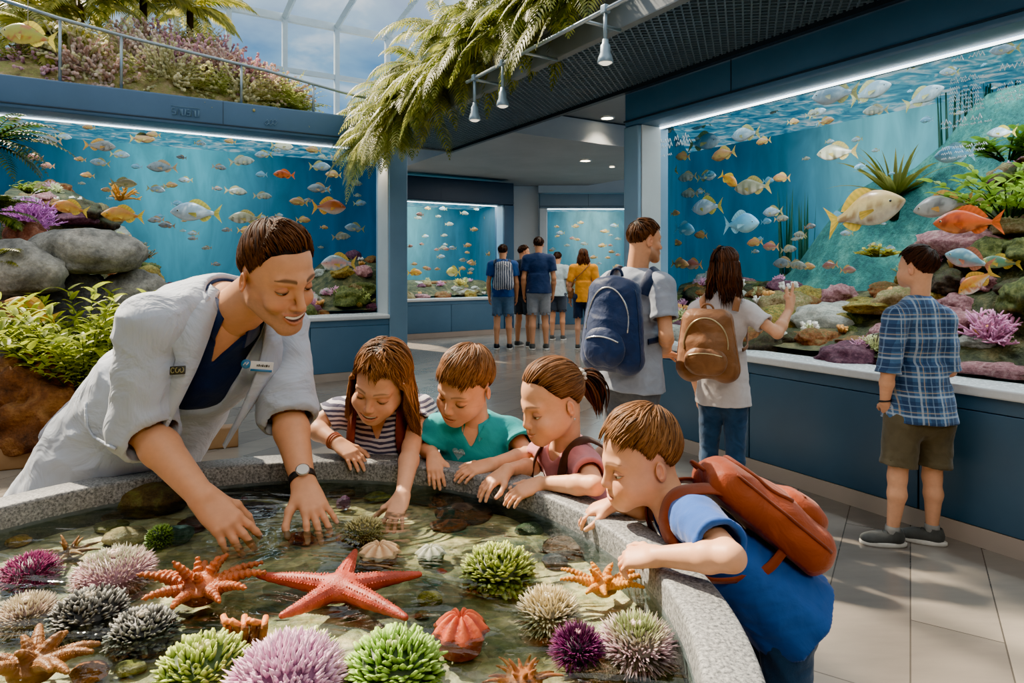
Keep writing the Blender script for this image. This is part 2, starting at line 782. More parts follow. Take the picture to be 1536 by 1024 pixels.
# ------------------------------------------------------------------ room frames
UL, VL = A(0.8597, 0.5108, 0), A(-0.5108, 0.8597, 0)          # along the left tank, into it
UR, VR = A(0.527, -0.850, 0), A(0.850, 0.527, 0)              # along the right tank, into it
ZV = A(0, 0, 1)


def M3(u, v):
    return np.stack([u, v, ZV], 1)


wall_blue = hx('#5d7f9c')


def panel_mat(name, c, rough=0.45, var=0.10):
    t = NT(name)
    co = t.coord('Object')
    n = t.noise(co, 1.6, 4, 0.6)
    n2 = t.noise(co, 45, 3, 0.6)
    c = np.array(c)
    col = t.ramp(n, [(0.3, c * (1 - var)), (0.7, c * (1 + var))])
    r = t.n('ShaderNodeMapRange', {0: n2, 3: rough - 0.08, 4: rough + 0.1}).outputs[0]
    return t.bsdf(Base_Color=col, Roughness=r, Normal=t.bump(n2, 0.04, 0.002))


M_HEAD = panel_mat('header_paint', hx('#3d6283'))
M_POST = panel_mat('post_paint', hx('#6f93ad'))
M_BASE = panel_mat('base_paint', hx('#4a6d88'), 0.38)
M_BASE_R = panel_mat('base_paint_right', hx('#3a566c'), 0.36)
M_REVEAL = panel_mat('reveal_paint', hx('#b9bec0'))
M_SILL = panel_mat('sill_stone', hx('#d5dadb'), 0.25, 0.05)
M_DARK = panel_mat('dark_paint', hx('#20303f'))
M_WHITE = panel_mat('white_wall_paint', hx('#c6d2d8'), 0.5, 0.05)
M_PLINTH = panel_mat('plinth_stone', hx('#a8988a'), 0.5)
M_SAND = simple('tank_sand', hx('#b8a884'), 0.9, 0.3, 30, 0.5, 0.01)
M_STRIP = simple('light_strip', (0.85, 0.97, 1.0), 0.5, 0.0, 1, emis=7.0)


def emission_vcol(name, strength, nscale=3.0, namp=0.25, stretch=(1, 1, 1)):
    t = NT(name)
    co = t.coord('Object', stretch)
    n = t.noise(co, nscale, 4, 0.6, 0.6)
    f = t.n('ShaderNodeMapRange', {0: n, 1: 0.3, 2: 0.7, 3: 1 - namp, 4: 1 + namp}).outputs[0]
    c = t.n('ShaderNodeVectorMath', {0: t.attr(), 'Scale': f}, operation='SCALE').outputs[0]
    return t.bsdf(Base_Color=(0.0, 0.02, 0.03), Roughness=0.9, Emission_Color=c, Emission_Strength=strength)


M_BACKDROP = emission_vcol('painted_glow_backdrop', 0.62, 2.2, 0.30, (1.6, 1.6, 0.5))


def surf_mat():
    t = NT('tank_water_surface')
    co = t.coord('Object')
    n = t.noise(co, 5.0, 4, 0.6, 1.2)
    c = t.ramp(n, [(0.38, hx('#1c6f9c')), (0.52, hx('#58b4d0')), (0.66, hx('#f2ffff'))])  # bright ripple shimmer painted in as emission
    return t.bsdf(Base_Color=(0.02, 0.05, 0.06), Roughness=0.3, Emission_Color=c, Emission_Strength=0.5)


M_SURF = surf_mat()


class Tank:
    """a built in aquarium: u runs along the front from left to right, v runs into the tank"""

    def __init__(s, a, b, v=None, **k):
        s.a, s.b = A(a[0], a[1], 0), A(b[0], b[1], 0)
        s.L = np.linalg.norm(s.b - s.a)
        s.u = (s.b - s.a) / s.L
        s.v = A(-s.u[1], s.u[0], 0)
        s.M = M3(s.u, s.v)
        s.__dict__.update(k)

    def w(s, u, v, z):
        return s.a + s.u * u + s.v * v + ZV * z

    def ray(s, px, py, v):
        """point of the plane v metres behind the front seen at pixel"""
        d = A((px - 768) / FPX, 1.0, -(py - HOR) / FPX)
        o = s.a + s.v * v
        k = np.dot(o, s.v) / np.dot(d, s.v)
        return d * k + A(0, 0, EYE)

    def bx(s, mb, lo, hi, **k):
        mb.box(lo, hi, M=s.M, t=s.a, **k)

    def build(s, label, glow, mats):
        L, zs, zt, zh, D = s.L, s.zs, s.zt, s.zh, s.depth
        o0, o1 = s.pl, L - s.pr
        T = thing('aquarium_tank', label, 'aquarium', s.w(L / 2, 0, 0))
        hm, pm, bm, rm = mats
        m = MB()
        s.bx(m, (0, 0, zt), (L, s.rv + 0.1, zh), bevel=0.02)
        m.build('header', hm, T)
        m = MB()
        s.bx(m, (0, -0.012, zt + 0.04), (L, 0, zt + 0.052))
        x = 1.1
        while x < L:
            s.bx(m, (x, -0.004, zt + 0.052), (x + 0.006, 0, zh - 0.01))
            x += 2.1
        m.build('header_seam', M_DARK, T, smooth=False)
        for lo, hi, nm in ((0, o0, 'post'), (o1, L, 'post')):
            if hi - lo > 0.02:
                m = MB()
                s.bx(m, (lo, -0.01, 0.1), (hi, s.rv + 0.1, zt - 0.002), bevel=0.015)
                m.build(nm, pm, T)
        for x, sg in ((o0, 1), (o1, -1)):
            m = MB()
            s.bx(m, (x, 0.03, zs), (x + sg * 0.01, s.rv, zt - 0.003))
            m.build('reveal', rm, T, smooth=False)
        m = MB()
        s.bx(m, (o0, -0.03, zs - 0.05), (o1, s.rv + 0.02, zs), bevel=0.012)
        m.build('sill', M_SILL, T)
        n = max(1, int(round((o1 - o0) / s.pan)))
        for i in range(n):
            m = MB()
            x0, x1 = lerp(o0, o1, i / n), lerp(o0, o1, (i + 1) / n)
            s.bx(m, (x0 + 0.004, 0.0, 0.10), (x1 - 0.004, 0.05, zs - 0.13), bevel=0.004)
            m.build('base_panel', bm, T)
        m = MB()
        s.bx(m, (o0, 0.004, zs - 0.125), (o1, 0.05, zs - 0.052))
        m.build('apron', bm, T, smooth=False)
        m = MB()
        s.bx(m, (o0, 0.03, 0.08), (o1, 0.08, zs - 0.06))
        m.build('carcass', M_DARK, T, smooth=False)
        m = MB()
        s.bx(m, (0, 0.0, 0.0), (L, 0.1, 0.097))
        m.build('plinth', M_PLINTH, T, smooth=False)
        # inside of the tank
        x0, x1 = getattr(s, 'ex0', s.ex), s.ex
        e0, e1 = o0 - x0, o1 + x1
        f0, f1 = o0 - 0.03, o1 + 0.03

        def slab(z0, z1):
            c = [s.w(f0, s.rv, z0), s.w(f1, s.rv, z0), s.w(e1, D, z0), s.w(e0, D, z0)]
            c += [q + ZV * (z1 - z0) for q in c]
            return c, np.array([[3, 2, 1, 0], [4, 5, 6, 7], [0, 1, 5, 4], [1, 2, 6, 5], [2, 3, 7, 6], [3, 0, 4, 7]])
        m = MB()
        m.add(*slab(zs - 0.1, zs - 0.02))
        m.build('tank_floor', M_SAND, T, smooth=False)
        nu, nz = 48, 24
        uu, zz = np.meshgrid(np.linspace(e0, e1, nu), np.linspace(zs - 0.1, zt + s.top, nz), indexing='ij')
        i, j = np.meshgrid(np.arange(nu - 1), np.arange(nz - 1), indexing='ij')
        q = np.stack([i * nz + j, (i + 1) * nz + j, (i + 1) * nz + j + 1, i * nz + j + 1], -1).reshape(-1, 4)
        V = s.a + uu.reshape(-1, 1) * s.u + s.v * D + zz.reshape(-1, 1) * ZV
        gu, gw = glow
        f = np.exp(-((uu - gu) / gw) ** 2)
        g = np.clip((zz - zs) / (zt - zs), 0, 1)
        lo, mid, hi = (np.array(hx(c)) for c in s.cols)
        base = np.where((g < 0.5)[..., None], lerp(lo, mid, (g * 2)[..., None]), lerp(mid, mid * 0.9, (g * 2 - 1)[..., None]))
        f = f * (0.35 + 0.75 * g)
        col = lerp(base, hi, np.clip(f, 0, 1)[..., None]) * (0.55 + 0.6 * f[..., None])  # glow of the lit water painted into the panel's emissive colour
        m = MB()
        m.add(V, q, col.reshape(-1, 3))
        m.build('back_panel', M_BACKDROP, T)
        zb = zt + s.top
        for fa, ea, sg in ((f0, e0, -1), (f1, e1, 1)):
            m = MB()
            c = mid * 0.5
            q = np.array([[0, 1, 2, 3]])
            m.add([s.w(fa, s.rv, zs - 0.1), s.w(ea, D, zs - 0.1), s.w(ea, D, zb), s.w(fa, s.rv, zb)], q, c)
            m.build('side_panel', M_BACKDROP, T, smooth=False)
            m = MB()
            o_ = s.u * 0.04 * sg
            m.add([s.w(fa, s.rv, 0) + o_, s.w(ea, D + 0.05, 0) + o_, s.w(ea, D + 0.05, zb) + o_, s.w(fa, s.rv, zb) + o_], q)
            m.build('outer_panel', pm, T, smooth=False)
        m = MB()
        s.bx(m, (e0, D + 0.03, 0), (e1, D + 0.06, zb))
        m.build('outer_panel', pm, T, smooth=False)
        m = MB()
        m.add(*slab(zt + s.surf, zt + s.surf + 0.02))
        m.build('water_surface', M_SURF, T, smooth=False)
        m = MB()
        s.bx(m, (o0, s.rv - 0.012, zt - 0.014), (o1, s.rv + 0.012, zt - 0.003))
        m.build('light_strip', M_STRIP, T, smooth=False)
        c = s.w((o0 + o1) / 2, (s.rv + D) / 2 - 0.2, zt + s.surf - 0.04)
        la = light('tank_lamp', 'AREA', c, s.power, (0.80, 0.96, 1.0), o1 - o0, (D - s.rv) * 0.7)
        la.rotation_euler = (0, 0, math.atan2(s.u[1], s.u[0]))
        for fr, pw in s.spots:
            c = s.w(lerp(o0, o1, fr), s.rv + 0.15, zt - 0.03)
            tg = s.w(lerp(o0, o1, fr), s.rv + 0.75, zs)
            light('tank_spot', 'SPOT', c, pw, (0.9, 0.98, 1.0), 0.05, target=tg, spot=1.9)
        return T


BL = A(-1.36, 8.35, 0)
TL = Tank(BL - UL * 5.4, BL, zs=0.79, zt=2.95, zh=3.27, depth=2.5, pl=0.2, pr=0.245, rv=0.42, pan=1.0, ex=0.85, surf=0.16, top=0.25, power=70,
          cols=('#0e5f86', '#0b5c90', '#5fd0e6'), spots=((0.62, 60), (0.25, 60)))
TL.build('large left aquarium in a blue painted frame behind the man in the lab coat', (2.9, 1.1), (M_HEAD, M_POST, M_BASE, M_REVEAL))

AR = A(0.953, 5.438, 0)
TR = Tank(AR, AR + UR * 4.6, zs=0.805, zt=2.575, zh=2.86, depth=2.3, pl=0.17, pr=0.1, rv=0.24, pan=0.98, ex=0.3, ex0=1.6, surf=0.22, top=0.28, power=92,
          cols=('#1f7f8e', '#1478a8', '#7fe0f0'), spots=((0.25, 60), (0.6, 80)))
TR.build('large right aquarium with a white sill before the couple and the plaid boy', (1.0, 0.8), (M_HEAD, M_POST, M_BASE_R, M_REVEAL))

AF = A(-2.35, 12.2, 0)
TF = Tank(AF, AF + UL * 2.78, zs=0.77, zt=2.70, zh=3.17, depth=1.9, pl=0.1, pr=0.24, rv=0.30, pan=1.4, ex=0.3, surf=0.05, top=0.3, power=110,
          cols=('#1b7f9c', '#128ab4', '#8ff0f8'), spots=((0.5, 60),))
lp = TL.w(TL.L - TL.pr - 0.10, 0.20, TL.zt - 0.03)
light('reveal_lamp', 'SPOT', lp, 45, (1.0, 0.80, 0.55), 0.04, target=TL.w(TL.L - TL.pr, 0.22, 0.9), spot=1.3)
TF.build('far aquarium under a dark blue header past the end of the left tank', (1.2, 0.7), (M_DARK, panel_mat('far_post', hx('#2c4c66')), M_BASE, M_POST))

TB = Tank(A(0.62, 14.5, 0), A(4.6, 14.5, 0), zs=0.77, zt=2.72, zh=3.05, depth=1.6, pl=0.17, pr=0.1, rv=0.12, pan=1.2, ex=0.1, surf=0.05, top=0.3, power=110,
          cols=('#1b7f9c', '#1590b8', '#a5f2f8'), spots=((0.35, 60),))
TB.build('far aquarium in the back wall behind the woman in yellow', (1.4, 0.8), (panel_mat('far_head', hx('#6d8697')), M_WHITE, M_BASE, M_WHITE))

# ------------------------------------------------------------------ floor, walls, ceilings
def floor_mat():
    t = NT('floor_tiles')
    co = t.coord('Object', rot=(0, 0, math.atan2(UR[1], UR[0])))
    br = t.n('ShaderNodeTexBrick', {'Vector': co, 'Color1': hx('#736d68'), 'Color2': hx('#8f887f'), 'Mortar': hx('#4c4844'), 'Scale': 1.0,
                                    'Mortar Size': 0.003, 'Mortar Smooth': 0.2, 'Brick Width': 1.5, 'Row Height': 0.30, 'Bias': 0.0})
    br.offset = 0.37
    st = t.coord('Object', (1.0, 5, 1), (0, 0, math.atan2(UR[1], UR[0])))
    n = t.noise(st, 3.0, 5, 0.65)
    c = t.mix(0.25, br.outputs[0], t.ramp(n, [(0.3, hx('#6f6963')), (0.7, hx('#b7afa3'))]), 'OVERLAY')
    r = t.n('ShaderNodeMapRange', {0: n, 3: 0.14, 4: 0.30}).outputs[0]
    return t.bsdf(Base_Color=c, Roughness=r, Normal=t.bump(br.outputs['Fac'], 0.25, -0.002))


m = MB()
m.box((-9, -2.5, -0.1), (8, 16.5, 0.0))
structure(m.build('floor', floor_mat(), smooth=False))

m = MB()
m.box((-3.2, 16.25, 0), (7, 16.45, 3.6))
m.box((-0.1, 14.75, 0), (0.60, 14.9, 3.6))
m.box((0.60, 14.62, 3.08), (7, 14.9, 3.6))
m.box((4.95, 14.6, 0), (7, 14.9, 3.08))
structure(m.build('wall_back', M_WHITE, smooth=False))
# unseen walls and ceiling added behind the viewer to block ambient sky light
m = MB()
m.box((-9, -2.6, 0), (8, -2.5, 3.6))
structure(m.build('wall_front_blocker', M_DARK, smooth=False))
m = MB()
m.box((-9, -2.6, 3.6), (8, -0.1, 3.75))
structure(m.build('ceiling_front_blocker', M_DARK, smooth=False))
m = MB()
m.box((-9.1, -2.6, 0), (-9, 5, 3.6))
structure(m.build('wall_side_blocker', M_DARK, smooth=False))
m = MB()
TR.bx(m, (-0.0, 0.10, 2.865), (5.5, 0.25, 3.6))
structure(m.build('wall_right', M_DARK, smooth=False))
m = MB()                                                       # smooth ceiling beyond the walkway
TR.bx(m, (-12.5, 0.0, 3.6), (5.5, 7, 3.75))
structure(m.build('ceiling', panel_mat('ceiling_paint', hx('#7e8588'), 0.6), smooth=False))
m = MB()  # ceiling's lighter shading, put in as an added pale slab
TR.bx(m, (-9.4, 0.9, 3.25), (-3.4, 5.5, 3.58))
structure(m.build('ceiling_lit_area', panel_mat('lit_area_tone', hx('#9aa0a2'), 0.6), smooth=False))


def mesh_mat():
    t = NT('ceiling_mesh')
    co = t.coord('Object', rot=(0, 0, math.atan2(UR[1], UR[0])))
    vo = t.n('ShaderNodeTexBrick', {'Vector': co, 'Color1': (0.004, 0.006, 0.01), 'Color2': (0.006, 0.01, 0.014), 'Mortar': hx('#4d5f70'),
                                    'Scale': 1.0, 'Mortar Size': 0.010, 'Brick Width': 0.085, 'Row Height': 0.05, 'Mortar Smooth': 0.3})
    return t.bsdf(Base_Color=vo.outputs[0], Roughness=0.4, Metallic=0.2, Normal=t.bump(vo.outputs['Fac'], 1.0, 0.02))


# the walkway hanging along the right wall: real expanded mesh made of wavy bars, closed above by a dark slab
W0, W1, WV0, WV1, WZ = -3.3, 5.2, -0.98, -0.01, 2.87
m = MB()
TR.bx(m, (W0, WV0, WZ + 0.07), (W1, WV1 - 0.01, WZ + 0.1))
structure(m.build('ceiling_walkway', simple('walkway_dark', (0.008, 0.011, 0.015), 0.8), smooth=False))
m = MB()
nrow = 24
stepu = 0.06
uu = np.arange(W0 + 0.01, W1, stepu / 2)
for r_ in range(nrow):
    v0 = lerp(WV0 + 0.04, WV1 - 0.05, r_ / (nrow - 1))
    dv = (WV1 - WV0) / nrow * 0.42
    sg = np.where(np.arange(len(uu)) % 2 == 0, 1, -1) * (1 if r_ % 2 == 0 else -1)
    p = TR.a + uu[:, None] * TR.u + (v0 + sg[:, None] * dv) * TR.v + ZV * (WZ + 0.012)
    p2 = np.concatenate([p - TR.v * 0.007, p + TR.v * 0.007, p - TR.v * 0.007 + ZV * 0.03, p + TR.v * 0.007 + ZV * 0.03])
    k = len(p)
    i = np.arange(k - 1)
    f = np.concatenate([np.stack([i, i + 1, i + 1 + k, i + k], 1), np.stack([i, i + 1, i + 1 + 2 * k, i + 2 * k], 1), np.stack([i + k, i + 1 + k, i + 1 + 3 * k, i + 3 * k], 1)])
    m.add(p2, f)
structure(m.build('ceiling_mesh', simple('mesh_metal', hx('#5d7284'), 0.4, 0.1, 5, metal=0.3), smooth=False))
m = MB()
TR.bx(m, (W0, WV0 - 0.06, WZ - 0.01), (W1, WV0, WZ + 0.22), bevel=0.01)
TR.bx(m, (W0, WV0 - 0.09, WZ + 0.20), (W1, WV0 + 0.02, WZ + 0.25), bevel=0.01)
TR.bx(m, (W0, WV0, WZ - 0.01), (W0 + 0.06, WV1, WZ + 0.25), bevel=0.01)
structure(m.build('trim_1', panel_mat('fascia_paint', hx('#5f6a72'), 0.5), smooth=False))
m = MB()
TR.bx(m, (W0, WV1 - 0.05, WZ - 0.02), (W1, WV1, WZ + 0.1))
structure(m.build('trim_2', M_DARK, smooth=False))

# ------------------------------------------------------------------ skylight
M_MULL = simple('mullion_paint', hx('#bccedb'), 0.4, 0.06)
GV = 3.06
m = MB()
gl = lambda u, v, z: TL.w(u, v, z)
ups = []
for px in (20, 103, 185, 264, 343, 427, 505, 581):
    p = TL.ray(px, 200, GV)
    ups.append(np.dot(p - TL.a, TL.u))
ZE = 5.47
for u in ups:
    TL.bx(m, (u - 0.04, GV - 0.05, 2.8), (u + 0.04, GV + 0.05, ZE), bevel=0.008)
for z, h_ in ((ZE, 0.06), (4.62, 0.04), (3.62, 0.03)):
    TL.bx(m, (ups[0] - 3, GV - 0.04, z - h_), (ups[-1] + 0.4, GV + 0.04, z + h_), bevel=0.008)
structure(m.build('window_1', M_MULL, smooth=False))
m = MB()
for u in ups:
    a_, b_ = TL.w(u, GV, ZE), TL.w(u, GV - 7.0, ZE + 1.0)
    m.tube([a_, b_], 0.055, 4, up=ZV)
for k in (1, 2, 3):
    a_, b_ = TL.w(ups[0] - 3, GV - 2.2 * k, ZE + 2.2 * k / 7), TL.w(ups[-1] + 0.5, GV - 2.2 * k, ZE + 2.2 * k / 7)
    m.tube([a_, b_], 0.04, 4, up=ZV)
structure(m.build('window_2', M_MULL, smooth=False))
# wall under the glass, behind the planted bank
m = MB()
TL.bx(m, (-3, GV + 0.06, 0), (ups[-1] - 0.1, GV + 0.2, 3.1))
structure(m.build('wall_left', M_DARK, smooth=False))

# ------------------------------------------------------------------ downlights
M_GLOW = simple('lamp_glow', (1.0, 0.86, 0.62), 0.5, 0, 1, emis=14.0)
M_RING = simple('lamp_ring', hx('#cfd4d6'), 0.4)
for i, (px, py, zc) in enumerate(((911, 177, 3.6), (810, 215, 3.6), (736, 239, 3.6), (878, 241, 3.25), (812, 252, 3.6), (832, 254, 3.6), (918, 250, 3.25))):
    Y = FPX * (zc - 0.01 - EYE) / (HOR - py)
    p = P(px, py, Y)
    D = thing('downlight', ['round recessed downlight nearest the right tank post', 'second recessed downlight from the right tank post', 'recessed downlight above the far dark headed tank', 'recessed downlight in the lighter ceiling by the right tank', 'small left spot of light over the back wall', 'small second spot of light over the back wall', 'downlight at the end of the lighter ceiling behind the tank post'][i], 'ceiling lamp', p, 'ceiling downlights')
    r = 0.085 if i < 4 else 0.05
    m = MB()
    m.lathe([(r, -0.006), (r * 1.25, -0.008), (r * 1.3, 0.006), (r, 0.006)], 24, t=p)
    m.build('ring', M_RING, D)
    m = MB()
    m.lathe([(0.0001, -0.004), (r, -0.004)], 24, t=p)
    m.build('diffuser', M_GLOW, D)
    if i < 4:
        light('downlight_lamp', 'SPOT', p - A(0, 0, 0.03), 60, (1, 0.85, 0.65), 0.06, target=p - A(0, 0, 1), spot=2.0)
# unseen warm fill added behind the camera to brighten the faces
light('fill_light', 'AREA', (0.9, -1.6, 3.3), 66, (1.0, 0.87, 0.72), 1.2, 1.2, target=(-0.2, 1.7, 0.95))
light('hall_lamp', 'AREA', (1.6, 10.5, 3.2), 110, (1.0, 0.9, 0.78), 3.0, 3.0)

# ------------------------------------------------------------------ the pool
PC, PR, PRI, PZ, WZ0, PF = A(-0.516, 1.031, 0), 0.873, 0.788, 0.85, 0.79, 0.752


def granite():
    t = NT('granite')
    co = t.coord('Object')
    a = t.noise(co, 160, 2, 0.7)
    b = t.noise(co, 14, 4, 0.6)
    c = t.ramp(a, [(0.32, hx('#3f4347')), (0.5, hx('#80858a')), (0.68, hx('#b9bbbb'))])
    c = t.mix(0.6, c, t.ramp(b, [(0.3, hx('#6a6f74')), (0.7, hx('#a9abac'))]), 'MULTIPLY')
    c = t.mix(0.5, c, t.ramp(a, [(0.3, hx('#4a4e52')), (0.7, hx('#b4b4b2'))]))
    return t.bsdf(Base_Color=c, Roughness=0.55, Normal=t.bump(t.noise(co, 90, 4, 0.7), 0.5, 0.004))


M_GRAN = granite()
pool = thing('touch_pool', 'round granite touch pool filled with sea animals in the foreground', 'pool', PC)
m = MB()
m.lathe([(PR - 0.03, 0.0), (PR - 0.03, PZ - 0.055)], 128, t=PC)
m.build('outer_wall', M_GRAN, pool)
m = MB()
b = 0.008
m.lathe([(PR - 0.03, PZ - 0.062), (PR - b, PZ - 0.062), (PR, PZ - 0.054), (PR, PZ - b), (PR - 0.0025, PZ - 0.0025), (PR - b, PZ), (PRI + b, PZ), (PRI + 0.0025, PZ - 0.0025), (PRI, PZ - b), (PRI, PZ - 0.055)], 160, t=PC)
m.build('rim', M_GRAN, pool)
m = MB()
m.lathe([(PRI, PZ - 0.052), (PRI - 0.004, PF - 0.01)], 128, t=PC)
m.build('inner_wall', simple('pool_wall', hx('#4a5558'), 0.5, 0.35, 25, 0.5, 0.004), pool)


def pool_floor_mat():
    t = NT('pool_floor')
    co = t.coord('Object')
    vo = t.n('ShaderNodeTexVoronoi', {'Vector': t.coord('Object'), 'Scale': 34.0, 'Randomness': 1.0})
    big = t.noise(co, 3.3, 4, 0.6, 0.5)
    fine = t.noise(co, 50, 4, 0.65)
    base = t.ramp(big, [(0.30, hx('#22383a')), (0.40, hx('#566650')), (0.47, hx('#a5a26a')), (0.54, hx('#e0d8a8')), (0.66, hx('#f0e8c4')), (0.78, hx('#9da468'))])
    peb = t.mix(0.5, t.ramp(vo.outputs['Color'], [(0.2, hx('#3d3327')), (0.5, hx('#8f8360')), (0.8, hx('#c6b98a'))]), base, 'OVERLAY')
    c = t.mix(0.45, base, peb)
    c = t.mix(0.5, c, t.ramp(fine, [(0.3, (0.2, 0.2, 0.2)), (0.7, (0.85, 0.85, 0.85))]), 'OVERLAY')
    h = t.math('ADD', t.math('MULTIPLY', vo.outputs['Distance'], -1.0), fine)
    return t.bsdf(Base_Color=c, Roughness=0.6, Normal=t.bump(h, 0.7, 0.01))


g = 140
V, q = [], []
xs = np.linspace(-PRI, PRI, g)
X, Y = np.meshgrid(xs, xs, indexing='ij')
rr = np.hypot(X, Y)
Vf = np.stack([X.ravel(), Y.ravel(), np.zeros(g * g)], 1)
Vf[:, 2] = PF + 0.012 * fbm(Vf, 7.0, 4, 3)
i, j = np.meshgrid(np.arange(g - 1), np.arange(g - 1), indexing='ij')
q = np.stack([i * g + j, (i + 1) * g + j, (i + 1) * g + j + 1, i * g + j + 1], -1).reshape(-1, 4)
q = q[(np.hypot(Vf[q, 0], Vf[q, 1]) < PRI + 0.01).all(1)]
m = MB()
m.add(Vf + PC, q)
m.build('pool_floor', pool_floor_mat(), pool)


def water_mat(rings):
    t = NT('pool_water')
    geo = t.n('ShaderNodeNewGeometry').outputs['Position']
    mp_ = t.n('ShaderNodeMapping', {0: geo})
    mp_.inputs['Scale'].default_value = (0.75, 1.5, 1)
    a = t.noise(mp_.outputs[0], 5.0, 2, 0.45, 1.6)
    b = t.noise(mp_.outputs[0], 17, 2, 0.5, 0.8)
    h = t.math('ADD', a, t.math('MULTIPLY', b, 0.15))
    for (c, fr, amp, fall) in rings:
        d = t.n('ShaderNodeVectorMath', {0: geo, 1: tuple(float(x) for x in c)}, operation='DISTANCE').outputs['Value']
        s_ = t.math('SINE', t.math('MULTIPLY', d, fr))
        e_ = t.math('POWER', 2.718, t.math('MULTIPLY', d, -fall))
        h = t.math('ADD', h, t.math('MULTIPLY', t.math('MULTIPLY', s_, e_), amp))
    nb = t.bump(h, 0.42, 0.05)
    fr_ = t.n('ShaderNodeFresnel', {'IOR': 1.33, 'Normal': nb}).outputs[0]
    fr_ = t.math('MINIMUM', t.math('MULTIPLY', fr_, 1.0), 1.0)
    gl_ = t.n('ShaderNodeBsdfGlossy', {'Color': (1, 1, 1), 'Roughness': 0.03, 'Normal': nb}).outputs[0]
    # caustic streaks painted into the water's transparent colour
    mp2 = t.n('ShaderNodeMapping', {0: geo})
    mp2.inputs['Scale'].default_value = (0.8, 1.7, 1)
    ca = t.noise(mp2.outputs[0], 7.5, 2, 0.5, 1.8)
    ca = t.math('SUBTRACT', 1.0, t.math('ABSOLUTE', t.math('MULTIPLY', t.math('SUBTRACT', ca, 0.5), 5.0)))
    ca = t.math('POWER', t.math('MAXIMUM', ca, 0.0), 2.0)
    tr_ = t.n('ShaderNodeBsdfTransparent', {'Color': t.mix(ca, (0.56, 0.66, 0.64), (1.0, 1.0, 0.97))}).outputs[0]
    mx_ = t.n('ShaderNodeMixShader', {0: fr_, 1: tr_, 2: gl_})
    t.t.links.new(mx_.outputs[0], t.out.inputs[0])
    return t.m


m = MB()
m.lathe([(PRI - 0.002, WZ0), (0.4, WZ0), (0.0005, WZ0)], 96, t=PC)
wat = m.build('pool_water', water_mat(((A(-0.62, 1.43, WZ0), 240, 0.16, 20), (A(-0.28, 1.585, WZ0), 240, 0.20, 16), (A(-0.44, 1.5, WZ0), 230, 0.12, 20))), origin=PC + A(0, 0, WZ0))
tag(wat, 'clear rippled water filling the granite touch pool', 'water', kind='stuff')
# ------------------------------------------------------------------ people
M_SKIN = vcol('skin', 0.48, 0.05, 60, 0.08, 0.0015, 220, spec=0.4)
M_HAIR = vcol('hair', 0.55, 0.10, 80, spec=0.25)
M_EYE = vcol('eye', 0.12, 0.0, 10, spec=0.6)


def cloth(name, c, var=0.12, rough=0.85, fold=0.35, weave=0.12, fs=14, fd=0.012, dist=0.8):
    if ('cloth', name) in _MC:
        return _MC[('cloth', name)]
    t = NT(name)
    co = t.coord('Object')
    n = t.noise(co, fs, 4, 0.55, dist)
    f = t.noise(co, 420, 2, 0.6)
    c = np.array(c)
    col = t.ramp(n, [(0.3, c * (1 - var)), (0.7, np.clip(c * (1 + var), 0, 1))])
    b = t.bump(n, fold, fd)
    b = t.bump(f, weave, 0.0015, b)
    _MC[('cloth', name)] = t.bsdf(Base_Color=col, Roughness=rough, Normal=b, Sheen_Weight=0.15, Specular_IOR_Level=0.25)
    return _MC[('cloth', name)]


def vnormals(V, F):
    n = np.zeros_like(V)
    a, b, c = V[F[:, 0]], V[F[:, 1]], V[F[:, 2]]
    fn = np.cross(b - a, c - a)
    for i in range(F.shape[1]):
        for k in range(3):
            n[:, k] += np.bincount(F[:, i], fn[:, k], len(V))
    return n / (np.linalg.norm(n, axis=1)[:, None] + 1e-12)


def wrinkle(V, F, amp, scale=22, seed=1):
    n = vnormals(V, F)
    f = fbm(V, scale, 3, seed)
    r = 1 - np.abs(np.clip(fbm(V * A(1, 1, 1.6), scale * 0.8, 2, seed + 3), -1, 1))
    return V + n * (amp * (0.5 * f + 0.9 * (r - 0.6)))[:, None]


SKIN_A = np.array(hx('#d3956c'))
SKIN_K = np.array(hx('#e3a67f'))


def seg_d(p, a, b):
    ab = b - a
    t = np.clip(((p - a) @ ab) / (ab @ ab), 0, 1)
    return np.linalg.norm(p - a - t[:, None] * ab, axis=1)


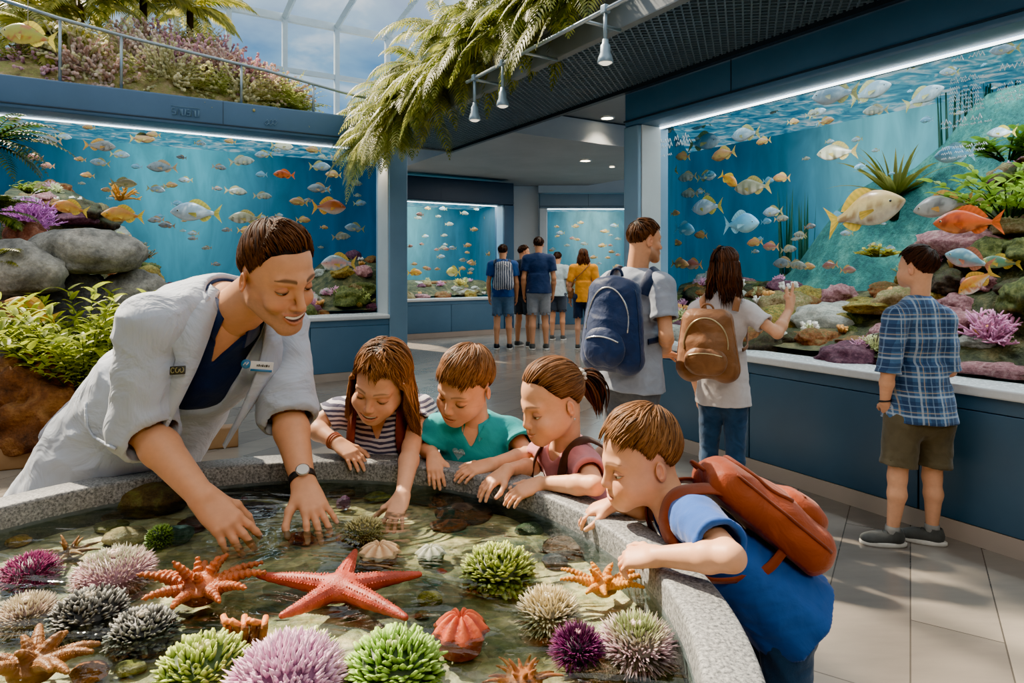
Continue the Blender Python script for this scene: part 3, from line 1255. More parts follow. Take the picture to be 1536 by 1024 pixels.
class Head:
    CR, CC = A(0.0735, 0.092, 0.083), A(0, -0.006, 0.034)

    def __init__(s, c, fwd, up, H, kid=True, skin=SKIN_K, **o):
        s.c, s.M, s.S, s.kid, s.skin, s.o = np.asarray(c, float), frame(fwd, up), H / 0.235, kid, np.asarray(skin), o

    def w(s, p):
        return s.c + (np.asarray(p, float) * s.S) @ s.M.T

    def sculpt(s, body, neck, h=0.0017, rn=0.055):
        S, M, w, kid = s.S, s.M, s.w, s.kid
        nb = np.asarray(neck, float)
        ext = A(0.12, 0.12, 0.125) * S * 1.12
        g = SDF(np.minimum(s.c - ext, nb - rn), np.maximum(s.c + ext, nb + rn), h)
        k = lambda v: v * S
        E_ = lambda c, r, kk, op='u': g.ell(w(c), A(*r) * S, M, k(kk), op)
        C_ = lambda a, b, ra, rb, kk, op='u': g.cap(w(a), w(b), k(ra), k(rb), k(kk), op)
        ez, er, exx, ey = s.eye_geo()
        E_(s.CC, s.CR, 0.0)
        if kid:
            E_((0, 0.026, -0.034), (0.062, 0.060, 0.066), 0.03)
            cz = -0.090
        else:
            E_((0, 0.026, -0.036), (0.0545, 0.058, 0.072), 0.028)
            cz = -0.104
        for sx in (1, -1):
            if kid:
                C_((sx * 0.046, 0.008, -0.046), (sx * 0.014, 0.066, cz + 0.008), 0.020, 0.015, 0.035)
                E_((sx * 0.034, 0.060, -0.043), (0.027, 0.023, 0.025), 0.028)
            else:
                C_((sx * 0.050, 0.004, -0.060), (sx * 0.016, 0.070, cz + 0.006), 0.016, 0.017, 0.022)
                E_((sx * 0.034, 0.058, -0.028), (0.021, 0.019, 0.018), 0.022)
            C_((sx * 0.010, 0.081, ez + 0.021), (sx * 0.042, 0.068, ez + 0.023), 0.009 if kid else 0.012, 0.008, 0.02)
        E_((0, 0.068 if kid else 0.072, cz), (0.018, 0.016, 0.014), 0.025)
        E_((0, 0.074, -0.064), (0.030, 0.019, 0.021), 0.022)
        g.cap(w((0, -0.030, -0.045)), nb, k(0.043 if kid else 0.056), rn, k(0.03))
        for sx in (1, -1):
            if kid:
                E_((sx * exx, 0.0985, ez), (0.020, 0.019, 0.0135), 0.014, 's')
            else:
                E_((sx * exx, 0.098, ez), (0.020, 0.020, 0.0135), 0.012, 's')
            E_((sx * exx, ey, ez), (er * 0.93,) * 3, 0.004)
        ns = 0.74 if kid else 1.0
        C_((0, 0.083, ez + 0.010), (0, 0.087 + 0.018 * ns, -0.032), 0.0072 if kid else 0.0082, 0.0098 * ns, 0.013)
        E_((0, 0.088 + 0.017 * ns, -0.036), (0.0105 * ns, 0.0098 * ns, 0.0088), 0.006)
        for sx in (1, -1):
            E_((sx * 0.0122 * ns, 0.092, -0.039), (0.0078 * ns, 0.0095, 0.0066), 0.006)
            E_((sx * 0.0062 * ns, 0.099, -0.0465), (0.0033, 0.0042, 0.0028), 0.002, 's')
        sm = s.o.get('smile', 0.4)
        mx = 0.021 + 0.009 * sm
        s.mz = mz = -0.067 if not kid else -0.065
        kc = 9.0
        s.mc = mc = lambda x: A(x, 0.0935 - kc * x * x, mz + 0.010 * sm * (x / mx) ** 2)
        op = s.o.get('open', 0.0)
        xs = np.linspace(-mx, mx, 9)
        n_ = len(xs) - 1
        fl = 0.8 if kid else 0.9
        for i in range(n_):
            a, b = mc(xs[i]), mc(xs[i + 1])
            ra = 0.0056 * fl * (1 - 0.7 * (xs[i] / mx) ** 2)
            rb = 0.0056 * fl * (1 - 0.7 * (xs[i + 1] / mx) ** 2)
            f0, f1 = 1 - (xs[i] / mx) ** 2, 1 - (xs[i + 1] / mx) ** 2
            C_(a + A(0, -0.001, 0.0038 * f0 + op * 0.3 * f0), b + A(0, -0.001, 0.0038 * f1 + op * 0.3 * f1), ra * 0.8, rb * 0.8, 0.005)
            C_(a - A(0, 0.001, (0.0050 + op * 1.1) * f0), b - A(0, 0.001, (0.0050 + op * 1.1) * f1), ra, rb, 0.005)
        for i in range(n_):
            a, b = mc(xs[i]), mc(xs[i + 1])
            f = lambda x: max(0.0012, (0.0012 + op) * (1 - (x / mx) ** 2) ** 0.7)
            C_(a + A(0, 0.003, -op * 0.4), b + A(0, 0.003, -op * 0.4), f(xs[i]), f(xs[i + 1]), 0.002, 's')
        if sm > 0.5:                                            # smile folds pull the cheeks up
            for sx in (1, -1):
                E_((sx * 0.040, 0.064, -0.038), (0.019, 0.016, 0.016), 0.015)
        for sx in (1, -1):
            R_ = rot_axis((0, 0, 1), sx * -0.45)
            Me = M @ R_
            es = 0.86 if kid else 0.95
            g.ell(w((sx * 0.0755, -0.014, -0.012)), A(0.0068, 0.018 * es, 0.028 * es) * S, Me @ rot_axis((1, 0, 0), -0.2), k(0.006))
            g.ell(w((sx * 0.0815, -0.009, -0.008)), A(0.0055, 0.0105 * es, 0.018 * es) * S, Me, k(0.003), 's')
            g.ell(w((sx * 0.077, -0.006, -0.012)), A(0.005, 0.005, 0.008) * S, Me, k(0.004))
        V, F = g.mesh()
        V = relax(V, F, 2, 0.4)
        q = (V - s.c) @ M / S
        col = np.tile(s.skin, (len(V), 1))

        def tint(m, c):
            nonlocal col
            m = np.clip(m, 0, 1)[:, None]
            col = col * (1 - m) + np.asarray(c) * m
        sk = s.skin
        ax = np.abs(q[:, 0])
        fr = q[:, 1] > 0.02
        tint(0.45 * np.exp(-((ax - 0.040) / 0.020) ** 2 - ((q[:, 2] + 0.038) / 0.02) ** 2) * fr, sk * A(1.06, 0.74, 0.68))
        tint(0.35 * np.exp(-((ax) / 0.013) ** 2 - ((q[:, 2] + 0.037) / 0.011) ** 2) * (q[:, 1] > 0.085), sk * A(1.05, 0.76, 0.7))
        tint(0.5 * np.exp(-((ax - 0.082) / 0.01) ** 2) * (ax > 0.07), sk * A(1.02, 0.72, 0.65))
        tint((0.2 if kid else 0.35) * np.exp(-((ax - exx) / 0.016) ** 2 - ((q[:, 2] - ez) / 0.013) ** 2) * fr, sk * A(0.74, 0.58, 0.54))
        if s.o.get('stubble'):
            b = np.exp(-(np.maximum(0, q[:, 2] + 0.052) / 0.012) ** 2) * (q[:, 1] > 0.0) * np.clip((q[:, 2] + 0.135) / 0.03, 0, 1)
            tint(0.40 * b * (0.8 + 0.2 * fbm(q, 900, 2, 4)), A(0.11, 0.075, 0.06))
        lip = np.minimum(q[:, 0] ** 2 / mx ** 2, 1)
        zz = q[:, 2] - (mz + 0.010 * sm * lip)
        inl = (ax < mx) & (q[:, 1] > 0.07)
        up_ = inl & (zz > 0) & (zz < 0.0082 * (1 - lip) + op * 0.6)
        dn_ = inl & (zz <= 0) & (zz > -0.0115 * (1 - lip) - op * 1.7)
        tint((0.55 if not kid else 0.62) * (up_ | dn_), sk * A(0.88, 0.50, 0.47))
        slit = inl & (np.abs(zz + op * 0.4) < 0.0011 + op * 1.0 * (1 - lip) ** 0.7) & (q[:, 1] < 0.0935 - kc * q[:, 0] ** 2 + 0.0015)
        tint(0.85 * slit, A(0.07, 0.022, 0.018))
        br = np.array(s.o.get('brow', hx('#4a3020')))
        bz = ez + 0.0250 + 0.004 * np.cos((ax - 0.034) / 0.022 * 1.4)
        bh = (0.0040 if not kid else 0.0026)
        bm = np.clip(1.6 - np.abs(q[:, 2] - bz) / (bh * np.clip((0.058 - ax) / 0.022, 0.25, 1)), 0, 1) * (ax > 0.012) * (ax < 0.053) * fr
        tint((0.8 if not kid else 0.6) * bm, br)
        nd = np.minimum(np.linalg.norm(q - A(0.0062 * ns, 0.099, -0.0465), axis=1), np.linalg.norm(q - A(-0.0062 * ns, 0.099, -0.0465), axis=1))
        tint(0.75 * np.clip(1.5 - nd / 0.0036, 0, 1), sk * 0.22)
        body.add(V, F, col)
        # eyelids
        eu, el = s.o.get('lid', (2, -26))
        sb = s.skin * A(0.93, 0.80, 0.75)
        for sx in (1, -1):
            ec = A(sx * exx, ey, ez)
            for e0, e1, lash in ((eu, 105, True), (el, -105, False)):
                na, ne = 17, 10
                aa = np.radians(np.linspace(-86, 86, na))
                rr = np.full(ne, er * 1.055)
                rr[0] = er * (1.15 if lash else 1.085)
                dr = sx * -2.5
                ee = np.radians(np.linspace(e0, e1, ne))[None, :] + np.radians(dr) * np.sin(aa)[:, None]
                ca, sa = np.cos(aa)[:, None], np.sin(aa)[:, None]
                d = np.stack([np.broadcast_to(sa, (na, ne)), ca * np.cos(ee), ca * np.sin(ee)], -1)
                pv = (ec + d * rr[None, :, None]).reshape(-1, 3)
                cc = np.tile(sb, (na * ne, 1)).reshape(na, ne, 3)
                if lash:
                    cc[:, 0] = br * 0.25
                    cc[:, 1] = lerp(br * 0.4, sb, 0.7)
                    cc[:, 4] = sb * 0.8
                else:
                    cc[:, 0] = sb * 0.7
                i, j = np.meshgrid(np.arange(na - 1), np.arange(ne - 1), indexing='ij')
                f = np.stack([i * ne + j, (i + 1) * ne + j, (i + 1) * ne + j + 1, i * ne + j + 1], -1).reshape(-1, 4)
                body.add(s.w(pv), f if lash else f[:, ::-1], cc.reshape(-1, 3))
        return s

    def eye_geo(s):
        """eye height, radius, half spacing, depth"""
        return (-0.008, 0.0172, 0.0315, 0.0655) if s.kid else (0.0, 0.0156, 0.0315, 0.0665)

    def eyes(s, root):
        gz = nrm(s.o.get('gaze', (0, 1, -0.35)))
        iris = np.array(s.o.get('iris', hx('#4a2c16')))
        for sx in (1, -1):
            m = MB()
            ang = np.radians(np.array([0, 6, 12, 13, 20, 26, 28, 31, 45, 65, 90, 120, 150, 180]))
            cols = np.array([[0.005] * 3] * 3 + [iris * 0.7, iris, iris * 1.1, iris * 0.35, [0.75, 0.73, 0.70]] + [[0.78, 0.76, 0.73]] * 6)
            fr_ = frame((0, 0, 1) if abs(gz[2]) < 0.9 else (1, 0, 0), gz)   # third column = gaze
            n = 18
            th = np.linspace(0, 2 * PI, n, endpoint=False)
            ez, r, exx, ey = s.eye_geo()
            V = np.stack([np.sin(ang)[:, None] * np.cos(th), np.sin(ang)[:, None] * np.sin(th), np.broadcast_to(np.cos(ang)[:, None], (len(ang), n))], -1).reshape(-1, 3) * r
            V = V @ fr_.T + A(sx * exx, ey, ez)
            i = np.arange(len(ang) - 1)[:, None] * n
            j = np.arange(n)[None]
            q = np.stack([i + j, i + n + j, i + n + (j + 1) % n, i + (j + 1) % n], -1).reshape(-1, 4)
            m.add(s.w(V), q, np.repeat(cols, n, 0))
            m.build('eye', M_EYE, root)
        if s.o.get('teeth'):
            m = MB()
            sm, op = s.o.get('smile', 0.4), s.o.get('open', 0.004)
            mx = (0.021 + 0.009 * sm) * 0.86
            x = np.linspace(-mx, mx, 11)
            V = []
            for zoff in (0.0030, -op * 0.55):
                for xi in x:
                    V.append(s.mc(xi) + A(0, 0.0004, zoff))
            f = [[i, i + 1, i + 12, i + 11] for i in range(10)]
            m.add(s.w(V), np.array(f), (0.92, 0.90, 0.86))
            m.build('teeth', M_EYE, root)

    # ---------------------------------------------------------------- hair
    def scalp(s, d, off=0.0):
        r = 1 / np.linalg.norm(np.asarray(d) / s.CR, axis=-1)
        return s.CC + np.asarray(d) * (r * (1 + off))[..., None]

    def hair(s, root, c0, c1, style='short', n=700, seed=1, th=0.10, wid=0.0042, lenz=0.0, name='hair'):
        """locks combed from the crown over a close cap. Directions are in head space: x right, y forward, z up"""
        r = np.random.default_rng(seed)
        c0, c1 = np.array(c0), np.array(c1)
        m = MB()
        bangs = {'swept': 0.60, 'bowl': 0.40, 'long': 0.50, 'pony': 0.56, 'boy': 0.52}[style]
        xs = [0, 0.45, 0.8, 1.12, 1.40, 1.62, 1.95, 2.4, PI]
        if style in ('long', 'pony'):
            ys = [bangs, bangs, bangs * 0.8, 0.10, -0.20, -0.1, -0.45, -0.75, -0.85]
        else:
            ys = [bangs, bangs, bangs * 0.85, 0.16, -0.20, 0.06, -0.42, -0.70, -0.76]

        def limit(phi):
            return np.interp(np.abs(phi), xs, ys)

        def thick(phi, el):
            """hair depth: full on top, close at the sides and nape"""
            a = np.abs(phi)
            lo = limit(phi)
            up = np.clip((el - lo) / 0.55, 0, 1)
            side = {'swept': 0.22, 'boy': 0.40, 'bowl': 0.62, 'long': 0.7, 'pony': 0.5}[style]
            front = {'swept': 1.0, 'boy': 0.75, 'bowl': 0.85, 'long': 0.8, 'pony': 0.35}[style]
            b = np.where(a < 0.75, front, np.interp(a, [0.75, 1.15, PI], [front, side, side + 0.12]))
            if style == 'swept':
                b = b + 0.55 * np.exp(-(a / 0.7) ** 2) * np.exp(-((el - 0.75) / 0.35) ** 2)
            return th * (b + (1 - b) * np.clip((el - 0.25) / 0.8, 0, 1)) * (0.25 + 0.75 * up ** 0.6)
        nf, nt = 64, 20
        ph = np.linspace(-PI, PI, nf, endpoint=False)
        tt = np.linspace(0, 1, nt)
        PH, TT = np.meshgrid(ph, tt, indexing='ij')
        EL = lerp(PI / 2, limit(PH), TT)
        D = np.stack([np.sin(PH) * np.cos(EL), np.cos(PH) * np.cos(EL), np.sin(EL)], -1)
        off = thick(PH, EL) * 0.62 * (TT < 0.985) + 0.003 - 0.02 * (TT > 0.99)
        if style in ('swept', 'boy'):
            off = off * np.where(np.abs(PH) < 1.1, np.clip((1 - TT) / 0.4, 0.0, 1), 1.0) + 0.002
        V = s.scalp(D.reshape(-1, 3), off.reshape(-1)).reshape(-1, 3)
        i, j = np.meshgrid(np.arange(nf), np.arange(nt - 1), indexing='ij')
        q = np.stack([i * nt + j, i * nt + j + 1, ((i + 1) % nf) * nt + j + 1, ((i + 1) % nf) * nt + j], -1).reshape(-1, 4)
        m.add(s.w(V), q, c0 * 0.8)
        crown = nrm(A(0.15 * s.o.get('part', 1), -0.60, 0.80))
        tie = nrm(A(0, -0.95, s.o.get('tie', 0.15)))
        gl = nrm(A(0, 0, -1) @ s.M)
        px = 0.12 * np.sign(s.o.get('part', 1))
        for it in range(n):
            # even over the scalp
            while True:
                d = r.normal(size=3)
                d = d / np.linalg.norm(d)
                phi = math.atan2(d[0], d[1])
                el = math.asin(d[2])
                if el > limit(phi):
                    break
            pts = []
            stp = r.uniform(0.07, 0.11)
            ln = r.uniform(0.45, 0.85)
            k = int(ln / stp) + 2
            if style == 'long':
                k = 60
            curl = r.normal(0, 0.16)
            wave = r.uniform(0, 6.28)
            lay = r.uniform(0.55, 1.08)
            fringe = r.uniform(0.0, 0.16)
            pos = None
            for a in range(k):
                if pos is None:
                    ph_ = math.atan2(d[0], d[1])
                    ed = math.asin(max(-1, min(1, d[2])))
                    lim = float(limit(ph_))
                    over = lim - ed
                    front = abs(ph_) < 0.95
                    wav = 1 + 0.55 * math.sin(7 * ph_ + seed) + 0.3 * math.sin(17 * ph_ + seed * 2)
                    mx_ = fringe * (1.5 * wav if front else 0.55)
                    if style == 'bowl' and front:
                        mx_ = 0.03 + fringe * 1.4 * wav
                    if style == 'swept':
                        mx_ = 0.02 + fringe * 0.3
                    if style == 'pony':
                        mx_ = 0.03
                    if style == 'long' and front:
                        mx_ = 0.03 + fringe * 1.3 * wav
                    if over > mx_ and not (style == 'long' and not front):
                        break
                    h_ = float(thick(ph_, max(ed, lim + 0.02 + (0.25 if front and style in ('bowl', 'boy', 'long') else 0)))) * lay + 0.012
                    if style == 'swept' and front:
                        h_ *= min(1.25, 0.35 + 0.3 * a)
                    f_ = a / max(k - 1, 1)
                    tip_ = 1 + 0.10 * f_
                    pts.append(s.scalp(d, np.float64(h_ * tip_)))
                    if style == 'pony':
                        fl = tie - d * (d @ tie)
                        if np.linalg.norm(d - tie) < 0.25:
                            break
                    elif style == 'long':
                        sgn = 1.0 if d[0] > px else -1.0
                        fl = A(d[0] - px + 0.55 * sgn * math.exp(-((d[0] - px) / 0.3) ** 2), d[1] * 0.35, -0.75)
                        if front and d[2] > 0.25 and r.uniform() < 0.9 and (it % 3 == 0):
                            fl = A(0.35 * (d[0] - px), 1.0, -0.6)
                    else:
                        fl = d - crown * (d @ crown) * 0.0 - crown * 0.95
                        if style == 'swept' and d[1] > 0.0 and abs(ph_) < 1.05:
                            fl = nrm(crown - d * (crown @ d)) + A(0.75 * s.o.get('sweep', 1), 0.0, 0.0)
                        if style in ('boy', 'bowl') and d[1] > 0.1 and d[2] > 0.2:
                            fl = nrm(fl - d * (fl @ d)) + A(0.35 * s.o.get('part', 1), 0.25, 0)
                    fl = fl - d * (fl @ d)
                    fl = nrm(fl)
                    sd = np.cross(d, fl)
                    fl = nrm(fl + sd * curl * (1.0 if style != 'pony' else 0.2))
                    d = nrm(d + fl * stp)
                    if style == 'long' and ed < -0.05 and not front:
                        pos = pts[-1].copy()
                        vel = nrm(fl * 0.5 + gl)
                        zend = r.uniform(0.78, 1.0) * lenz
                        run = 0.0
                else:
                    vel = nrm(vel * 0.78 + gl * 0.3 + r.normal(0, 0.035, 3) + A(np.sign(pos[0]) * 0.055, -0.02, 0) * (run > 0.03))
                    pos = pos + vel * 0.012 + A(math.sin(wave + run * 34), math.cos(wave * 1.7 + run * 30), 0) * 0.0026
                    qn = (pos - s.CC) / (s.CR * 1.03)
                    ln_ = np.linalg.norm(qn)
                    if ln_ < 1:
                        pos = s.CC + (pos - s.CC) / ln_
                    hr = math.hypot(pos[0], pos[1] + 0.02)
                    if hr < 0.062 and pos[2] < 0:
                        pos[:2] *= 0.062 / max(hr, 1e-3)
                    if pos[1] > -0.02 and abs(pos[0]) < 0.086:
                        pos[0] = math.copysign(0.086, pos[0])
                    if pos[1] > 0.035:
                        pos[1] = 0.035
                    run += 0.012
                    pts.append(pos.copy())
                    if run > zend:
                        break
            if len(pts) < 3:
                continue
            pts = np.array(pts)
            f_ = np.linspace(0, 1, len(pts))
            wd = wid * r.uniform(0.6, 1.25) * np.clip(0.3 + 4 * f_, 0, 1) * np.clip((1.01 - f_) * 2.2, 0.05, 1)
            mixc = np.clip(r.normal(0.52, 0.22), 0, 1.1)
            cl = lerp(c0, c1, mixc)
            cc = cl[None] * (0.8 + 0.25 * np.sin(PI * f_))[:, None]
            m.tube(s.w(pts), wd * s.S, 4, cc, flat=0.55, cap=False)
        return m.build(name, M_HAIR, root)

    def tail(s, root, c0, c1, n=120, seed=5, length=0.13, drift=(0, -0.25, 0)):
        r = np.random.default_rng(seed)
        m = MB()
        tie = nrm(A(0, -0.95, s.o.get('tie', 0.15)))
        p0 = s.scalp(tie, np.float64(0.14))
        gl = nrm(A(0, 0, -1) @ s.M)
        for _ in range(n):
            o = r.normal(0, 1, 3)
            o = o / np.linalg.norm(o) * r.uniform(0, 1)
            pts = []
            v = nrm(tie * 1.0 + o * 0.35)
            p = p0 + o * 0.010
            Ln = length * r.uniform(0.75, 1.05)
            for a in range(11):
                f_ = a / 10
                pts.append(p + o * 0.020 * math.sin(PI * min(1, f_ * 1.15)) ** 0.8)
                v = nrm(v + gl * 0.42 + A(*drift) * 0.1)
                p = p + v * Ln / 10
            f_ = np.linspace(0, 1, 11)
            cl = lerp(np.array(c0), np.array(c1), np.clip(r.normal(0.4, 0.3), 0, 1))
            m.tube(s.w(pts), 0.0045 * s.S * np.clip((1.02 - f_) * 2.5, 0.08, 1), 4, cl, flat=0.6, cap=False)
        return m.build('ponytail', M_HAIR, root), s.w(p0)


def sculpt_hand(g, wr, x, z, L, right, curl=(0.25, 0.3, 0.25), spread=0.14, thumb=0.5, poses=None, k=0.006, tz=0.0):
    """fingers along x, back of the hand along z. returns the nail marks"""
    x = nrm(x)
    z = nrm(np.asarray(z, float) - x * np.dot(z, x))
    y = np.cross(z, x) * (1 if right else -1)
    B = np.stack([x, y, z], 1)
    w = lambda p: np.asarray(wr) + (np.asarray(p, float) * L) @ B.T
    kk = k * L / 0.15
    nails = []
    bases = [(0.50, 0.155, 0.0), (0.525, 0.052, 0.012), (0.51, -0.050, 0.008), (0.47, -0.145, -0.008)]
    lens = [0.43, 0.48, 0.44, 0.35]
    rads = [0.052, 0.053, 0.050, 0.044]
    for b, r in zip(bases, rads):
        g.cap(w((0.02, b[1] * 0.55, 0)), w(b), 0.078 * L, r * L * 1.12, kk * 2.2)
    g.ell(w((0.27, 0.0, -0.02)), A(0.27, 0.19, 0.075) * L, B, kk * 2)
    for i in range(4):
        sp = (1.2, 0.35, -0.4, -1.2)[i] * spread
        d0 = A(math.cos(sp), math.sin(sp), 0)
        c = curl if poses is None or poses[i] is None else poses[i]
        p = A(*bases[i])
        ang = 0.0
        r = rads[i]
        for sg, (fl, ca) in enumerate(zip((0.46, 0.30, 0.24), c)):
            ang += ca
            d = d0 * math.cos(ang) + A(0, 0, -1) * math.sin(ang)
            q = p + d * lens[i] * fl
            r2 = r * (0.92, 0.93, 0.86)[sg]
            g.cap(w(p), w(q), r * L, r2 * L, kk * (0.5 if sg else 1.0))
            p, r = q, r2
        nz = A(0, 0, 1) * math.cos(ang) + d0 * math.sin(ang)
        nails.append((w(p + nz * r * 0.8 + d * r * 0.25), 0.055 * L))
    tb = A(0.14, 0.13, -0.03)
    t1 = tb + A(0.20, 0.13 + 0.10 * thumb, -0.04 - tz)
    t2 = t1 + A(0.19, 0.03 + 0.13 * thumb, -0.05 - tz)
    t3 = t2 + A(0.14, -0.03 + 0.07 * thumb, -0.03 - tz * 0.7)
    g.cap(w((0.05, 0.05, 0)), w(t1), 0.085 * L, 0.066 * L, kk * 2.2)
    g.cap(w(t1), w(t2), 0.062 * L, 0.055 * L, kk)
    g.cap(w(t2), w(t3), 0.055 * L, 0.045 * L, kk * 0.5)
    nails.append((w(t3 + A(0.02, 0.01, 0.045)), 0.055 * L))
    return nails


class Person:
    """joints in world space; builds body, clothes and hair as parts of one thing"""

    def __init__(s, label, J, sc=1.0, kid=True, skin=SKIN_K, fw=(0, -1, 0), wd=1.0, group=None, h=0.0018, hb=0.005):
        s.J = {k: np.asarray(v, float) for k, v in J.items()}
        s.sc, s.kid, s.skin, s.wd, s.h, s.hb = sc, kid, np.asarray(skin), wd, h, hb
        J = s.J
        s.M = frame(fw, J['nk'] - J['pel'])
        f = s.M[:, 0]
        if 'hipR' not in J:
            hz = A(f[0], f[1], 0)
            J['hipR'], J['hipL'] = J['pel'] + nrm(hz) * 0.085 * sc * wd - A(0, 0, 0.03 * sc), J['pel'] - nrm(hz) * 0.085 * sc * wd - A(0, 0, 0.03 * sc)
        for sd in 'RL':
            if 'an' + sd not in J:
                h_ = J['hip' + sd]
                J['an' + sd] = A(h_[0], h_[1], 0.075 * sc)
            if 'kn' + sd not in J:
                J['kn' + sd] = lerp(J['hip' + sd], J['an' + sd], 0.5)
        base = (J['anR'] + J['anL']) / 2
        s.root = thing('person', label, 'person', (base[0], base[1], 0.0), group)
        s.body = MB()
        s.toe = nrm(A(s.M[0, 1], s.M[1, 1], 0))

    def loc(s, p):
        """torso frame (origin neck base)"""
        return s.J['nk'] + (np.asarray(p, float) * s.sc) @ s.M.T

    def torso(s, g, inf=0.0, k=0.05, pelvis=True, sh=0.055):
        J, sc, M, wd = s.J, s.sc, s.M, s.wd
        at = lambda f: lerp(J['pel'], J['nk'], f)
        i3 = A(inf, inf, inf)
        if pelvis:
            g.ell(J['pel'], A(0.158 * wd, 0.112, 0.13) * sc + i3, M, k * sc)
        g.ell(at(0.36), A(0.142 * wd, 0.104, 0.17) * sc + i3, M, k * sc)
        g.ell(at(0.70) + M[:, 1] * 0.006 * sc, A(0.165 * wd, 0.118, 0.175) * sc + i3, M, k * sc)
        mid = at(0.90)
        for sd in 'RL':
            g.cap(mid, J['sh' + sd], 0.072 * sc + inf, sh * sc + inf, k * sc)
            g.cap(at(1.0) - M[:, 2] * 0.02 * sc, lerp(at(1.0), J['sh' + sd], 0.75), 0.052 * sc + inf, 0.042 * sc + inf, k * sc)
        return g

    def bounds(s, names, pad):
        p = np.array([s.J[n] for n in names])
        return p.min(0) - pad, p.max(0) + pad

    def arms(s, hands, up=True):
        sc = s.sc
        for sd in 'RL':
            if sd not in hands:
                continue
            hd = hands[sd]
            Lh = hd.get('L', 0.18 * sc)
            a, e, w = s.J['sh' + sd], s.J['el' + sd], s.J['wr' + sd]
            x = nrm(hd['dir'])
            tip = w + x * Lh * 1.15
            pts = np.array([lerp(a, e, 0.25), e, w, tip])
            g = SDF(pts.min(0) - 0.06 * sc - 0.02, pts.max(0) + 0.06 * sc + 0.02, s.h)
            th = s.o_arm if hasattr(s, 'o_arm') else 1.0
            g.cap(lerp(a, e, 0.15), e, 0.047 * sc * th, 0.037 * sc * th, 0.0)
            g.cap(e, lerp(e, w, 0.32), 0.036 * sc * th, 0.042 * sc * th, 0.02 * sc)
            g.cap(lerp(e, w, 0.30), w, 0.042 * sc * th, 0.0265 * sc * th, 0.012 * sc)
            z = nrm(hd['up'])
            nails = sculpt_hand(g, w, x, z, Lh, sd == 'R', hd.get('curl', (0.25, 0.3, 0.25)), hd.get('spread', 0.14), hd.get('thumb', 0.5), hd.get('poses'), k=0.007, tz=hd.get('tz', 0.0))
            V, F = g.mesh()
            V = relax(V, F, 1, 0.35)
            col = np.tile(s.skin, (len(V), 1))
            f = fbm(V, 60, 2, 2)[:, None] * 0.03
            col = col * (1 + f)
            dw = np.linalg.norm(V - w - x * Lh * 0.75, axis=1)
            t_ = np.clip(1 - dw / (Lh * 0.5), 0, 1)[:, None] * 0.35
            col = col * (1 - t_) + s.skin * A(1.0, 0.80, 0.74) * t_
            for c, r in nails:
                d = np.linalg.norm(V - c, axis=1)
                m = np.clip(1.4 - d / r, 0, 1)[:, None] * 0.55
                col = col * (1 - m) + (s.skin * 0.5 + A(0.42, 0.33, 0.30)) * m
            s.body.add(V, F, col)

    def core(s, legs=True, skin_chest=True):
        """coarse torso and legs under the clothes"""
        lo, hi = s.bounds(['pel', 'nk', 'shR', 'shL'], 0.22 * s.sc)
        g = SDF(lo, hi, s.hb)
        s.torso(g)
        if not skin_chest:
            pass
        V, F = g.mesh()
        s.body.add(V, F, s.skin)
        if legs:
            for sd in 'RL':
                J, sc = s.J, s.sc
                lo, hi = s.bounds(['hip' + sd, 'kn' + sd, 'an' + sd], 0.11 * sc)
                g = SDF(lo, hi, s.hb)
                g.cap(J['hip' + sd], J['kn' + sd], 0.082 * sc, 0.052 * sc, 0)
                c = lerp(J['kn' + sd], J['an' + sd], 0.32) - s.toe * 0.012 * sc
                g.cap(J['kn' + sd], c, 0.05 * sc, 0.054 * sc, 0.03 * sc)
                g.cap(c, J['an' + sd], 0.052 * sc, 0.034 * sc, 0.02 * sc)
                V, F = g.mesh()
                s.body.add(V, F, s.skin)
        return s

    def finish(s, name='body'):
        s.body.build(name, M_SKIN, s.root)

    # ------------------------------------------------------------- clothes
    def top(s, mat, inf=0.010, sleeve=0.5, sl_r=(0.062, 0.058), hem=None, neck_r=0.062, vee=0.0, seed=1, name='shirt', wr=0.004, h=None, extra=None, cuff=True, colf=None, k=0.05, wide=0.0):
        """shirt; sleeve = fraction of the whole arm covered (0.5 = to the elbow); hem = metres below the pelvis"""
        J, sc, M = s.J, s.sc, s.M
        h = h or s.hb * 0.8
        hem = 0.10 * sc if hem is None else hem
        pts = [J['pel'] - M[:, 2] * hem, J['nk'], J['shR'], J['shL']]
        ends = {}
        for sd in 'RL':
            if sleeve <= 0.5:
                ends[sd] = [lerp(J['sh' + sd], J['el' + sd], sleeve * 2)]
            else:
                ends[sd] = [J['el' + sd], lerp(J['el' + sd], J['wr' + sd], sleeve * 2 - 1)]
            pts += ends[sd]
        pts = np.array(pts)
        g = SDF(pts.min(0) - 0.2 * sc, pts.max(0) + 0.2 * sc, h)
        s.torso(g, inf, k)
        at = lambda f: lerp(J['pel'], J['nk'], f)
        g.econe(at(0.45), J['pel'] - M[:, 2] * hem, (0.150 * sc * s.wd + inf, 0.112 * sc + inf), (0.178 * sc * s.wd + inf + wide + 0.008, 0.146 * sc + inf + wide + 0.008), M, 0.04 * sc, fold=0.02)
        if extra:
            extra(g)
        g.plane(J['pel'] - M[:, 2] * hem, -M[:, 2])
